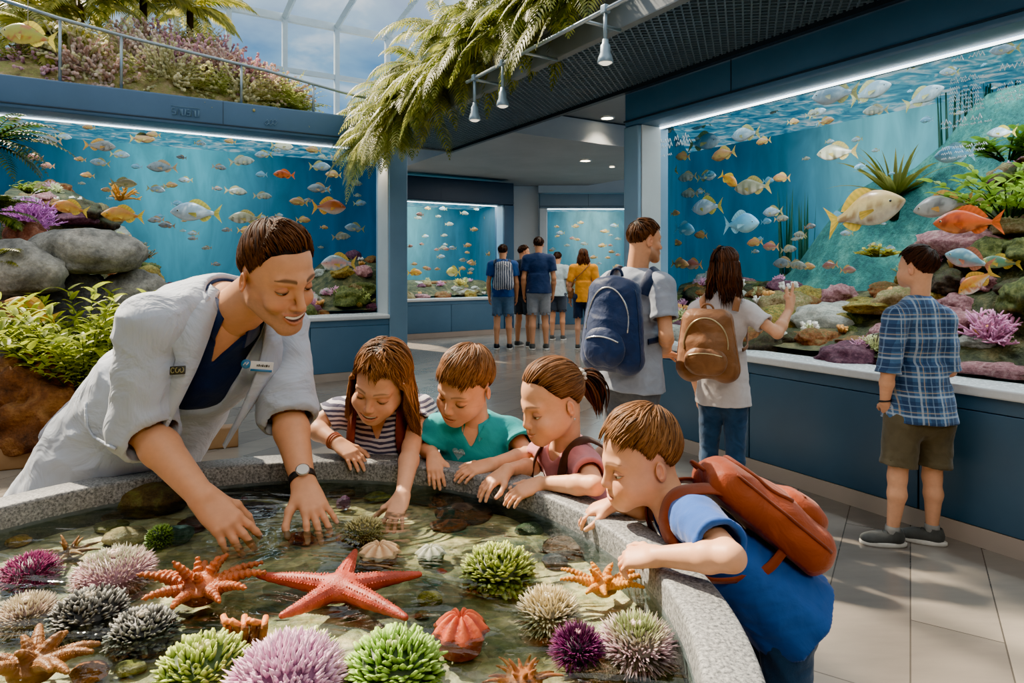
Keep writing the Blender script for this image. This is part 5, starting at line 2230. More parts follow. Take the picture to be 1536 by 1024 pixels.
# ---- boy in a teal polo
def boy_teal():
    J = dict(pel=P(720, 800, 2.0), nk=P(714, 630, 1.90), shR=P(655, 645, 1.885), shL=P(768, 650, 1.93), elR=P(640, 672, 1.88), wrR=P(650, 683, 1.80),
             elL=P(792, 684, 1.83), wrL=P(738, 696, 1.745))
    p = Person('boy in a teal polo shirt leaning on the pool rim between two girls', J, 0.62, True, SKIN_K, fw=(-0.2, -0.9, -0.2))
    hd = Head(P(698, 577, 1.81), (-0.50, -0.74, -0.40), (0.08, -0.34, 0.93), 0.214, True, SKIN_K, smile=0.5, open=0.0015, lid=(-8, -25), gaze=(0, 1, -0.5), part=0.5)
    hd.sculpt(p.body, J['nk'] - A(0, 0, 0.02), 0.0017, 0.040)
    p.arms({'R': dict(dir=P(652, 704, 1.755) - J['wrR'], up=(-0.1, -0.4, 0.9), L=0.108, curl=(0.45, 0.35, 0.2), spread=0.10, thumb=0.4),
            'L': dict(dir=P(694, 709, 1.71) - J['wrL'], up=(0.05, -0.3, 0.95), L=0.112, curl=(0.22, 0.35, 0.25), spread=0.12)})
    p.core()
    p.finish()
    hd.eyes(p.root)
    hd.hair(p.root, hx('#24130a'), hx('#a06a3e'), 'bowl', 2600, 11, 0.19, 0.0030)
    p.top(M_TEAL, 0.009, 0.30, sl_r=(0.072, 0.078), hem=0.12, neck_r=0.064, vee=0.085, seed=6, name='polo_shirt', wr=0.004)
    p.collar(M_TEAL, 0.064, 0.094, 0.045, 0.45, 'collar', 0.03)
    p.bottom(M_JEANS, 0.01, 1.0)
    p.shoes(M_SHOE, M_SOLE)
    # heart print with a scribbled word on the chest, wrapped on the shirt
    from mathutils.bvhtree import BVHTree
    sh = [c for c in p.root.children if c.name.startswith('polo_shirt')][0]
    off = np.array(p.root.location)
    bv = BVHTree.FromPolygons([v.co + Vector(off) for v in sh.data.vertices], [list(f.vertices) for f in sh.data.polygons])
    fwv = nrm(p.M[:, 1])
    c0 = p.loc((0.055, 0.30, -0.115))

    def hit(x, z):
        o = c0 + p.M[:, 0] * x + p.M[:, 2] * z
        h_ = bv.ray_cast(Vector(o), Vector(-fwv))
        return (np.array(h_[0]) if h_[0] is not None else o - fwv * 0.15) + fwv * 0.0015
    t_ = np.linspace(0, 2 * PI, 40, endpoint=False)
    hxs, hzs = 16 * np.sin(t_) ** 3, 13 * np.cos(t_) - 5 * np.cos(2 * t_) - 2 * np.cos(3 * t_) - np.cos(4 * t_)
    m = MB()
    ring = [hit(x * 0.0012, z * 0.0012) for x, z in zip(hxs, hzs)]
    mid = [hit(x * 0.0007, z * 0.0007) for x, z in zip(hxs, hzs)]
    cc = hit(0, 0)
    V = np.array(ring + mid + [cc])
    j = np.arange(40)
    m.add(V, [np.stack([j, (j + 1) % 40, (j + 1) % 40 + 40, j + 40], 1), np.stack([j + 40, (j + 1) % 40 + 40, np.full(40, 80)], 1)])
    em = m.build('heart_print', simple('print_grey', hx('#7fb0b4'), 0.8, 0.3, 300), p.root)
    m = MB()
    r_ = np.random.default_rng(2)
    x = -0.020
    while x < 0.014:
        h_ = r_.uniform(0.006, 0.012)
        m.tube([hit(x, -0.002) + fwv * 0.001, hit(x + 0.001, h_ - 0.002) + fwv * 0.001, hit(x + 0.003, 0.0) + fwv * 0.001], 0.0011, 4)
        x += 0.0052
    m.build('lettering', simple('print_white', hx('#cfe3e2'), 0.8), em)


boy_teal()


# ---- girl with a ponytail
def girl_pink():
    J = dict(pel=P(905, 835, 1.80), nk=P(850, 668, 1.735), shR=P(812, 682, 1.83), shL=P(878, 698, 1.645), elR=P(800, 700, 1.80), wrR=P(762, 704, 1.68),
             elL=P(893, 728, 1.50), wrL=P(812, 724, 1.60))
    p = Person('girl with a ponytail in a pink tee resting both forearms on the pool rim', J, 0.58, True, SKIN_K, fw=(-0.82, -0.5, -0.2))
    hd = Head(P(829, 601, 1.67), (-0.86, -0.42, -0.28), (-0.22, -0.12, 0.97), 0.212, True, SKIN_K, smile=0.7, lid=(-2, -24), gaze=(0, 1, -0.35), tie=0.02)
    hd.sculpt(p.body, J['nk'] - A(0, 0, 0.015), 0.0017, 0.038)
    p.arms({'R': dict(dir=P(728, 727, 1.645) - J['wrR'], up=(-0.2, -0.25, 0.95), L=0.112, curl=(0.3, 0.35, 0.2), spread=0.14),
            'L': dict(dir=P(772, 741, 1.585) - J['wrL'], up=(-0.1, -0.35, 0.93), L=0.110, curl=(0.28, 0.35, 0.2), spread=0.12)})
    p.core()
    p.finish()
    hd.eyes(p.root)
    hd.hair(p.root, hx('#2a170d'), hx('#a06a40'), 'pony', 2400, 21, 0.12, 0.0029)
    hd.tail(p.root, hx('#22120a'), hx('#7a4c2e'), 170, 5, 0.15)
    m = MB()
    tie = nrm(A(0, -0.95, 0.02))
    p0 = hd.scalp(tie, np.float64(0.17))
    for k in range(9):
        an = k / 9 * 2 * PI
        m.ball(hd.w(p0 + A(math.cos(an) * 0.016, 0, math.sin(an) * 0.016)), 0.0065, 5)
    m.build('hair_tie', simple('tie_beads', hx('#d9d2c8'), 0.4), p.root)
    p.top(M_PINK, 0.008, 0.26, sl_r=(0.068, 0.070), hem=0.10, neck_r=0.078, vee=0.03, seed=9, name='pink_tee', wr=0.003)
    p.bottom(M_JEANS, 0.01, 1.0)
    p.shoes(M_SHOE, M_SOLE)
    m = MB()
    m.ball(hd.w((-0.082, -0.012, -0.042)), 0.003, 6)
    m.build('earring', M_STEEL, p.root)
    bag = thing('backpack', 'small brown backpack worn by the girl in the pink tee', 'backpack', p.loc((0, -0.25, -0.2)))
    p.straps(M_STRAPB, bag, 0.0125, 0.012, 0.105)
    g = SDF(p.loc((0, -0.235, -0.24)) - 0.2, p.loc((0, -0.235, -0.24)) + 0.2, 0.006)
    g.ell(p.loc((0, -0.225, -0.25)), A(0.075, 0.042, 0.10), p.M, 0)
    V, F = g.mesh()
    m = MB()
    m.add(V, F)
    m.build('bag', M_STRAPB, bag)


girl_pink()


# ---- boy in a blue polo with the rust backpack
def boy_blue():
    J = dict(pel=P(1166, 905, 1.33), nk=P(1012, 762, 1.345), shR=P(996, 748, 1.45), shL=P(1046, 782, 1.225), elR=P(978, 764, 1.43), wrR=P(922, 754, 1.425),
             elL=P(1097, 836, 1.08), wrL=P(985, 834, 1.165))
    p = Person('boy in a blue polo shirt leaning over the granite rim at the right', J, 0.53, True, SKIN_K, fw=(-0.6, -0.2, -0.75), wd=0.80)
    hd = Head(P(962, 687, 1.385), (-0.95, -0.20, -0.20), (-0.16, -0.06, 0.98), 0.212, True, SKIN_K, smile=0.2, open=0.0025, lid=(4, -24), gaze=(0, 1, -0.4), brow=hx('#3c2415'))
    hd.sculpt(p.body, J['nk'] - A(0, 0, 0.015), 0.0015, 0.040)
    p.o_arm = 1.18
    p.arms({'R': dict(dir=P(868, 770, 1.455) - J['wrR'], up=(-0.15, -0.2, 0.96), L=0.108, curl=(0.3, 0.4, 0.3), spread=0.12),
            'L': dict(dir=P(930, 836, 1.205) - J['wrL'], up=(-0.3, -0.35, 0.9), L=0.112, curl=(0.55, 0.75, 0.5), spread=0.10, thumb=0.35)})
    p.core()
    p.finish()
    hd.eyes(p.root)
    hd.hair(p.root, hx('#25140a'), hx('#a06b3c'), 'boy', 2800, 31, 0.18, 0.0028)
    p.top(M_BLUEP, 0.010, 0.36, sl_r=(0.090, 0.086), hem=0.05, neck_r=0.074, vee=0.05, seed=12, name='polo_shirt', wr=0.0035, wide=0.010)
    p.collar(M_BLUEP, 0.074, 0.112, 0.062, 0.42, 'collar', 0.03)
    p.bottom(M_JEANS, 0.008, 1.0)
    p.shoes(M_SHOE, M_SOLE)
    b = backpack('rust orange backpack on the boy leaning over the rim at the right', p, (M_ORANGE, M_ORANGE2, M_ORANGE2), (0.090, 0.060, 0.150), (0.0, -0.215, -0.265), 0.04, pocket=True, style='plain')
    p.straps(M_ORANGE2, b, 0.019, 0.014, 0.115)


boy_blue()


# ---- man with the navy backpack
def stand_feet(J, toes, w=0.09):
    return J


def man_pack():
    Y = 3.6
    J = dict(pel=P(945, 566, 3.62), nk=P(955, 410, 3.62), shR=P(992, 430, 3.50), shL=P(918, 426, 3.76), elR=P(999, 503, 3.42), wrR=P(1000, 522, 3.67), elL=P(915, 505, 3.92), wrL=P(985, 530, 3.90))
    J['anR'], J['anL'] = A(0.70, 3.50, 0.08), A(0.60, 3.72, 0.08)
    p = Person('man in a grey tee with a navy backpack watching the right tank', J, 0.97, False, SKIN_A, fw=(0.55, 0.83, 0), h=0.003, hb=0.008)
    hd = Head(P(967, 361, 3.62), (0.93, 0.36, -0.04), (0, 0, 1), 0.236, False, SKIN_A, smile=0.2, stubble=True, lid=(12, -24), gaze=(0, 1, 0))
    hd.sculpt(p.body, J['nk'] - A(0, 0, 0.03), 0.003, 0.062)
    p.arms({'R': dict(dir=(-0.1, 0.9, -0.2), up=(0.7, 0.1, 0.7), L=0.18), 'L': dict(dir=(0.9, 0.2, -0.1), up=(0, 0.4, 0.9), L=0.18)})
    p.core()
    p.finish()
    hd.eyes(p.root)
    hd.hair(p.root, H_DARK0, hx('#6a4328'), 'boy', 700, 41, 0.15, 0.006)
    p.top(M_GREYT, 0.010, 0.33, sl_r=(0.080, 0.074), hem=0.06, neck_r=0.068, seed=14, name='grey_tee', wr=0.006, h=0.006, wide=0.012)
    p.bottom(M_JEANS2, 0.012, 1.0, h=0.007)
    p.shoes(M_SHOE, M_SOLE, 0.006)
    b = backpack('large navy backpack on the man in the grey tee', p, (M_NAVYP, M_NAVYP2, M_STEEL), (0.150, 0.110, 0.265), (-0.02, -0.265, -0.27), 0.03)
    p.straps(M_NAVYP2, b, 0.032, 0.016, 0.12)


man_pack()


def woman_pack():
    J = dict(pel=P(1085, 592, 3.82), nk=P(1083, 440, 3.82), shR=P(1126, 470, 3.74), shL=P(1046, 467, 3.90), elR=P(1166, 500, 3.63), wrR=P(1184, 464, 3.74), elL=P(1036, 540, 3.92), wrL=P(1048, 590, 4.0))
    J['anR'], J['anL'] = A(1.30, 3.74, 0.08), A(1.17, 3.85, 0.08)
    p = Person('long haired woman in a pale tee pointing at the right tank', J, 0.86, False, SKIN_K, fw=(0.42, 0.9, 0), wd=0.93, h=0.0028, hb=0.007)
    p.o_arm = 0.92
    hd = Head(P(1089, 398, 3.80), (0.88, 0.47, 0.02), (0, 0, 1), 0.212, True, SKIN_K, smile=0.3, lid=(10, -24), gaze=(0, 1, 0))
    hd.sculpt(p.body, J['nk'] - A(0, 0, 0.02), 0.003, 0.046)
    p.arms({'R': dict(dir=P(1193, 432, 3.78) - J['wrR'], up=(0.7, -0.4, 0.3), L=0.165, curl=(1.2, 1.4, 0.8), poses=[(0.05, 0.05, 0.05), None, None, None], thumb=0.3), 'L': dict(dir=(0.1, 0.2, -1), up=(-0.9, 0, 0), L=0.16)})
    p.core()
    p.finish()
    hd.eyes(p.root)
    hd.hair(p.root, hx('#1c100a'), hx('#5e3822'), 'long', 900, 51, 0.13, 0.0065, lenz=0.27)
    p.top(M_LIGHTT, 0.008, 0.27, sl_r=(0.066, 0.066), hem=0.05, neck_r=0.064, seed=16, name='pale_tee', wr=0.004, h=0.005)
    p.bottom(M_JEANS, 0.006, 1.0, h=0.006)
    p.shoes(M_SHOE, M_SOLE, 0.006)
    b = backpack('brown leather backpack on the long haired woman', p, (M_LEATHER, M_LEATHER2, M_METAL), (0.150, 0.095, 0.200), (-0.065, -0.27, -0.315), 0.02)
    p.straps(M_LEATHER2, b, 0.02, 0.014, 0.115)


woman_pack()


def boy_plaid():
    J = dict(pel=P(1379, 622, 3.25), nk=P(1378, 452, 3.25), shR=P(1414, 480, 3.22), shL=P(1343, 478, 3.20), elL=P(1332, 560, 3.18), wrL=P(1327, 603, 3.24), elR=P(1424, 556, 3.22), wrR=P(1395, 560, 3.34),
             hipR=P(1403, 632, 3.26), hipL=P(1354, 632, 3.24), knR=P(1398, 715, 3.25), knL=P(1346, 715, 3.22), anR=P(1398, 798, 3.25), anL=P(1339, 794, 3.23))
    J['anR'][2] = J['anL'][2] = 0.085
    J['toeR'], J['toeL'] = A(-0.80, 0.45, 0), A(-0.95, 0.18, 0)
    p = Person('boy in a blue plaid shirt and khaki shorts standing before the right tank', J, 0.80, True, SKIN_K, fw=(-0.03, 1, 0), h=0.0026, hb=0.006, wd=0.97)
    hd = Head(P(1376, 402, 3.25), (-0.42, 0.90, 0.05), (0, 0, 1), 0.218, True, SKIN_K, smile=0.2, lid=(10, -24))
    hd.sculpt(p.body, J['nk'] - A(0, 0, 0.02), 0.003, 0.046)
    p.arms({'L': dict(dir=P(1334, 632, 3.29) - J['wrL'], up=(-0.8, -0.5, 0.1), L=0.135, curl=(0.3, 0.3, 0.2)), 'R': dict(dir=(-0.9, 0.2, 0), up=(0, 0.5, 0.8), L=0.14)})
    p.core()
    p.finish()
    hd.eyes(p.root)
    hd.hair(p.root, hx('#120a06'), hx('#4a2c1a'), 'boy', 900, 61, 0.16, 0.0058)
    nk, M, sc = J['nk'].copy(), p.M, p.sc

    def colf(V):
        q = (V - nk) @ M
        an = np.where(np.abs(q[:, 0]) < 0.165, q[:, 0], np.sign(q[:, 0]) * 0.165 + (q[:, 1]) * 0.6)
        return np.stack([an + 0.8, q[:, 2] + 1.0, np.zeros(len(V))], 1)
    p.top(plaid_mat(), 0.014, 0.50, sl_r=(0.076, 0.068), hem=0.02, neck_r=0.068, seed=18, name='plaid_shirt', wr=0.006, h=0.0045, colf=colf, wide=0.014)
    p.collar(cloth('collar_blue', hx('#34588a')), 0.066, 0.088, 0.045, 0.5)
    p.bottom(M_KHAKI, 0.016, 0.40, flare=0.012, name='shorts', h=0.005)
    p.shoes(M_SHOE, M_SOLE, 0.004, laces=simple('lace', hx('#3a3c3a'), 0.7), sock=simple('sock_grey', hx('#8b8a86'), 0.9))
    m = MB()
    d = nrm(J['wrL'] - J['elL'])
    an = np.linspace(0, 2 * PI, 24)
    Fw = frame(A(0, -1, 0.1), d)
    m.tube(J['wrL'] - d * 0.01 + np.outer(np.cos(an) * 0.026, Fw[:, 0]) + np.outer(np.sin(an) * 0.026, Fw[:, 1]), 0.005, 6, cap=False)
    m.build('wristband', M_BLACKC, p.root)


boy_plaid()


# ---- visitors far down the hall
def far_person(label, px, py, Y, fw, shirt, pants, to, hair, female=False, look=None, shoes=None, sleeve=0.33, arms=0, group=None, ht=None, hem=0.05, wd=1.0):
    top = P(px, py, Y)
    x0 = top[0]
    Hh = top[2]
    k = Hh / 1.75
    f = nrm(A(fw[0], fw[1], 0))
    r = np.cross(f, UP)
    o = A(x0, Y, 0)
    q = lambda a, b, c: o + r * (a * k) + f * (b * k) + UP * (c * k)
    J = dict(pel=q(0, 0, 0.93), nk=q(0, -0.01, 1.47), shR=q(0.18, -0.01, 1.41), shL=q(-0.18, -0.01, 1.41), elR=q(0.235, -0.03, 1.12), elL=q(-0.235, -0.03, 1.12), wrR=q(0.23, 0.06, 0.88), wrL=q(-0.23, 0.06, 0.88),
             hipR=q(0.09, 0, 0.90), hipL=q(-0.09, 0, 0.90), knR=q(0.10, 0.02, 0.49), knL=q(-0.095, 0.01, 0.49), anR=q(0.115, -0.01, 0.085), anL=q(-0.10, -0.03, 0.085))
    p = Person(label, J, k * (0.9 if female else 1.0), False, SKIN_A if not female else SKIN_K, fw=f, h=0.008, hb=0.013, wd=0.9 if female else wd, group=group)
    lk = nrm(A(*(look or fw), 0))
    hd = Head(q(0, 0.02, 1.635), lk, (0, 0, 1), 0.232 * k, False, p.skin, lid=(10, -24))
    hd.sculpt(p.body, J['nk'], 0.007, 0.058)
    p.arms({'R': dict(dir=-UP + f * 0.3, up=r, L=0.17 * k), 'L': dict(dir=-UP + f * 0.3, up=-r, L=0.17 * k)})
    p.core()
    p.finish()
    hd.hair(p.root, hair[0], hair[1], 'long' if female else 'boy', 260, 70 + int(px), 0.14, 0.012, lenz=0.26)
    p.top(shirt, 0.012, sleeve, sl_r=(0.082, 0.074), hem=hem, neck_r=0.066, name='shirt', wr=0.006, h=0.011, cuff=False)
    p.bottom(pants, 0.014, to, name='shorts', h=0.012, flare=0.008)
    p.shoes(shoes or M_SHOE, M_SOLE, 0.009)
    return p


HD = (hx('#1a0f09'), hx('#4a2d1b'))
d1 = far_person('far visitor in a blue tee with a grey striped pack at the far tank', 754, 367, 10.9, (0.05, 1), cloth('royal_tee', hx('#27508f')), cloth('denim_shorts', hx('#55728f')), 0.42, HD, shoes=M_BLACKC)
b = backpack('small grey striped daypack on the far visitor in the blue tee', d1, (stripes('pack_stripes', hx('#b9bec6'), hx('#2d3c55'), 28, 0, 0.5), M_NAVYP2, M_STEEL), (0.15, 0.10, 0.24), (0.03, -0.25, -0.22), 0.0, pocket=False)
d1.straps(M_NAVYP2, b, 0.028, 0.016, 0.12)
far_person('far visitor in a dark tee half hidden behind the man in navy', 785, 368, 11.25, (0.5, 0.8), cloth('charcoal_tee', hx('#26303c')), cloth('slate_shorts', hx('#444f58')), 0.42, HD, look=(0.95, 0.2))
far_person('far man in a navy tee and pale grey shorts', 808, 356, 10.85, (0.0, 1), cloth('navy_tee', hx('#1d3258')), cloth('grey_shorts', hx('#8d9298')), 0.44, HD, wd=1.05)
far_person('far visitor in a pale blue tee by the back wall tank', 836, 378, 12.3, (0.3, 0.95), cloth('ice_tee', hx('#b5cdd6')), cloth('dark_shorts', hx('#3c4654')), 0.42, HD)
d5 = far_person('far woman in a yellow tee and dark shorts', 875, 373, 10.9, (0.1, 1), cloth('yellow_tee', hx('#e89a18')), cloth('dark_denim', hx('#22304a')), 0.44, (hx('#2a160c'), hx('#6a4026')), True, hem=0.10, sleeve=0.42)
bag = thing('shoulder_bag', 'small tan shoulder bag at the hip of the far woman in yellow', 'bag', d5.loc((-0.24, 0.05, -0.55)))
m = MB()
m.box((-0.05, -0.03, -0.09), (0.05, 0.03, 0.09), M=d5.M, t=d5.loc((-0.24, 0.02, -0.55)), bevel=0.02)
m.build('pouch', M_LEATHER, bag)
m = MB()
pts = [(-0.24, -0.0, -0.46), (-0.17, -0.13, -0.28), (-0.02, -0.145, -0.14), (0.10, -0.12, -0.01), (0.13, -0.02, 0.045), (0.10, 0.08, -0.02), (-0.02, 0.145, -0.18), (-0.17, 0.12, -0.34), (-0.24, 0.04, -0.46)]
m.tube(d5.loc(pts), 0.009, 6)
m.build('strap', M_LEATHER2, bag)
# ------------------------------------------------------------------ builders for living things
M_FISH = vcol('fish_scales', 0.32, 0.10, 30, 0.15, 0.002, 120, spec=0.6)
M_FIN = vcol('fish_fin', 0.5, 0.1, 30, trans=0.3)
M_LEAF = vcol('leaf', 0.5, 0.22, 9, trans=0.45)
M_SPINE = vcol('spine', 0.5, 0.12, 40, spec=0.4)
M_STAR = vcol('starfish_skin', 0.55, 0.18, 60, 0.5, 0.004, 130)
M_CORAL = vcol('coral_skin', 0.7, 0.2, 25, 0.4, 0.004, 60)


def fish_parts(body, back, belly, fin, deep=0.42, spots=None, band=None, seed=1, lyre=0.5, nsec=22, nring=16):
    """unit length fish, nose at +x. returns part name -> MB"""
    body, back, belly, fin = (np.array(c) for c in (body, back, belly, fin))
    x = np.linspace(0.5, -0.36, nsec)
    s = (0.5 - x) / 0.86
    cs = np.linspace(0, 1, 60)
    cf = np.interp(cs, [0, 0.05, 0.14, 0.26, 0.40, 0.56, 0.72, 0.86, 1.0], [0.06, 0.30, 0.58, 0.86, 1.0, 0.92, 0.64, 0.32, 0.17])
    for _ in range(6):
        cf[1:-1] = 0.25 * cf[:-2] + 0.5 * cf[1:-1] + 0.25 * cf[2:]
    hgt = deep * 0.5 * np.interp(s, cs, cf)
    wid = hgt * np.interp(s, [0, 0.3, 1], [0.62, 0.42, 0.25])
    zc = 0.02 * np.sin(PI * s)
    an = np.linspace(0, 2 * PI, nring, endpoint=False)
    V = np.stack([np.broadcast_to(x[:, None], (nsec, nring)), wid[:, None] * np.cos(an), zc[:, None] + hgt[:, None] * np.sin(an)], -1).reshape(-1, 3)
    i = np.arange(nsec - 1)[:, None] * nring
    j = np.arange(nring)[None]
    q = np.stack([i + j, i + nring + j, i + nring + (j + 1) % nring, i + (j + 1) % nring], -1).reshape(-1, 4)
    up = np.tile(np.sin(an), nsec)
    t = np.clip(up * 0.5 + 0.5, 0, 1)[:, None]
    col = np.where(t > 0.5, lerp(body, back, (t - 0.5) * 2), lerp(belly, body, t * 2))
    if spots is not None:
        f = fbm(V, 26, 2, seed)
        m = np.clip((f - 0.25) * 3, 0, 1)[:, None] * 0.8
        col = col * (1 - m) + np.array(spots) * m
    if band is not None:
        m = np.clip(np.sin(V[:, 0] * 34 + 1) * 3, 0, 1)[:, None] * 0.75
        col = col * (1 - m) + np.array(band) * m
    P_ = {}
    m = MB()
    m.add(V, q, col)
    P_['body'] = m

    def fan(root, tips, cols):
        m = MB()
        root, tips = np.asarray(root, float), np.asarray(tips, float)
        k = len(tips)
        mid = (root * 0.45 + tips * 0.55)
        mid[:, 1] += 0.004 * np.sin(np.arange(k) * 2.2)
        V = np.concatenate([root, mid, tips])
        i = np.arange(k - 1)
        q = np.concatenate([np.stack([i, i + 1, i + 1 + k, i + k], 1), np.stack([i + k, i + 1 + k, i + 1 + 2 * k, i + 2 * k], 1)])
        rib = (0.85 + 0.3 * (np.arange(k) % 2))[:, None]
        m.add(V, q, np.concatenate([cols * 0.8 * rib, cols * rib, cols * 1.05 * rib]))
        return m
    k = 13
    a = np.linspace(-0.85, 0.85, k)
    tip = np.stack([-0.36 - 0.15 * (1 - lyre * (1 - np.abs(a) / 0.85) ** 1.0) - 0.02, 0.012 * np.sin(a * 3), 0.25 * deep / 0.42 * np.sin(a) * 1.15], 1)
    root = np.stack([np.full(k, -0.345), np.zeros(k), 0.032 * a], 1)
    P_['tail_fin'] = fan(root, tip, fin)
    sx = np.linspace(0.16, -0.24, 14)
    hz = np.interp(sx[::-1], x[::-1], (zc + hgt)[::-1])[::-1]
    hh = 0.085 * np.sin(np.linspace(0.25, PI, 14)) ** 0.7 + 0.01
    P_['dorsal_fin'] = fan(np.stack([sx, np.zeros(14), hz - 0.01], 1), np.stack([sx - 0.06, np.zeros(14), hz + hh * deep / 0.42], 1), fin)
    sx = np.linspace(-0.06, -0.26, 9)
    hz = np.interp(sx[::-1], x[::-1], (zc - hgt)[::-1])[::-1]
    hh = 0.07 * np.sin(np.linspace(0.3, PI, 9)) ** 0.7 + 0.008
    P_['anal_fin'] = fan(np.stack([sx, np.zeros(9), hz + 0.01], 1), np.stack([sx - 0.05, np.zeros(9), hz - hh * deep / 0.42], 1), fin)
    m = MB()
    for sg in (1, -1):
        y0 = sg * np.interp(0.15, x[::-1], wid[::-1]) * 0.95
        a = np.linspace(-0.6, 0.6, 7)
        root = np.stack([0.16 + 0 * a, np.full(7, y0), -0.02 + 0.02 * a], 1)
        tip = np.stack([0.02 - 0.02 * np.cos(a * 2), np.full(7, y0 + sg * 0.06), -0.06 + 0.09 * a], 1)
        f = fan(root, tip, fin)
        m.merge(f)
    P_['pectoral_fin'] = m
    m = MB()
    for sg in (1, -1):
        xe = 0.36
        y0 = sg * np.interp(xe, x[::-1], wid[::-1]) * 0.80
        m.ball((xe, y0, 0.030 * deep / 0.42), 0.022, 6, col=(0.75, 0.68, 0.35))
        m.ball((xe + 0.003, y0 + sg * 0.008, 0.030 * deep / 0.42), 0.017, 6, col=(0.01, 0.01, 0.012))
    P_['eye'] = m
    return P_


def fish_one(parts, name, n=None):
    m = MB()
    for k, p in parts.items():
        m.merge(p)
    return m


def hero_fish(label, parts, pos, length, dirv, roll=0.0, cat='fish'):
    x = nrm(dirv)
    up = nrm(UP - x * x[2])
    y = np.cross(up, x)
    R = np.stack([x, y, up], 1) @ rot_axis((1, 0, 0), roll)
    T = thing('fish', label, cat, pos)
    for k, p in parts.items():
        m = MB()
        m.merge(p, R * length, pos)
        m.build(k, M_FIN if 'fin' in k else M_FISH if k == 'body' else M_EYE, T)
    return T


def frond(m, p0, d0, L, c0, c1, r, nl=20, w=0.16, droop=0.9, lw=0.012, hang=0.5, stem=0.006, tipc=None):
    """feather leaf from p0"""
    k = 14
    pts = [np.asarray(p0, float)]
    d = nrm(d0)
    for i in range(k):
        d = nrm(d + A(0, 0, -1) * droop / k * (0.4 + 1.2 * i / k) + r.normal(0, 0.012, 3))
        pts.append(pts[-1] + d * L / k)
    pts = np.array(pts)
    c0, c1 = np.array(c0), np.array(c1)
    m.tube(pts, np.linspace(stem, stem * 0.2, k + 1), 4, lerp(c0, c1, 0.5) * 0.8, cap=False)
    T = np.gradient(pts, axis=0)
    T /= np.linalg.norm(T, axis=1)[:, None]
    f = np.repeat(np.linspace(0.10, 1.0, nl), 2)
    sg = np.tile([1.0, -1.0], nl)
    tt = f * k
    P0 = np.stack([np.interp(tt, np.arange(k + 1), pts[:, i]) for i in range(3)], 1)
    Tt = np.stack([np.interp(tt, np.arange(k + 1), T[:, i]) for i in range(3)], 1)
    side = np.cross(Tt, A(0, 0, 1))
    side /= np.linalg.norm(side, axis=1)[:, None] + 1e-6
    nrmv = np.cross(side, Tt)
    ll = w * (np.sin(PI * np.clip(f, 0, 1) ** 0.75 * 0.93 + 0.15))[:, None] * r.uniform(0.85, 1.1, (2 * nl, 1))
    dl = side * sg[:, None] * 0.85 + Tt * 0.62 + nrmv * 0.10
    dl /= np.linalg.norm(dl, axis=1)[:, None]
    g = A(0, 0, -1)
    a = P0
    b = P0 + dl * ll * 0.5 + g * ll * 0.10 * hang
    c = P0 + dl * ll * 0.95 + g * ll * 0.55 * hang
    wv = Tt * lw
    n_ = 2 * nl
    V = np.concatenate([a - wv * 0.4, a + wv * 0.4, b - wv, b + wv, c])
    i = np.arange(n_)
    q = np.stack([i, i + n_, i + 3 * n_, i + 2 * n_], 1)
    t3 = np.stack([i + 2 * n_, i + 3 * n_, i + 4 * n_], 1)
    mixv = np.clip(r.normal(0.45, 0.22, (n_, 1)), 0, 1)
    cc = lerp(c0, c1, mixv)
    ct = cc if tipc is None else lerp(cc, np.array(tipc), 0.6)
    m.add(V, [q, t3], np.concatenate([cc * 0.75, cc * 0.75, cc, cc, ct]))


def blade(m, p0, d0, L, w, c0, c1, r, droop=0.5, k=8, thick=0.25):
    """strap shaped leaf with a keel"""
    pts = [np.asarray(p0, float)]
    d = nrm(d0)
    for i in range(k):
        d = nrm(d + A(0, 0, -1) * droop / k * (i / k) * 2)
        pts.append(pts[-1] + d * L / k)
    pts = np.array(pts)
    T = np.gradient(pts, axis=0)
    T /= np.linalg.norm(T, axis=1)[:, None]
    s = nrm(np.cross(nrm(d0), A(*r.normal(size=3) * 0.2 + A(0.1, 0.1, 1))))
    ww = w * np.sin(PI * np.linspace(0.18, 1.0, k + 1) ** 0.8)[:, None]
    nv = np.cross(s, T)
    V = np.concatenate([pts - s * ww, pts + nv * ww * thick * -1, pts + s * ww])
    n = k + 1
    i = np.arange(k)
    q = np.concatenate([np.stack([i, i + 1, i + 1 + n, i + n], 1), np.stack([i + n, i + 1 + n, i + 1 + 2 * n, i + 2 * n], 1)])
    f = np.linspace(0, 1, n)[:, None]
    c = lerp(np.array(c0), np.array(c1), f)
    m.add(V, q, np.concatenate([c, c * 0.7, c]))


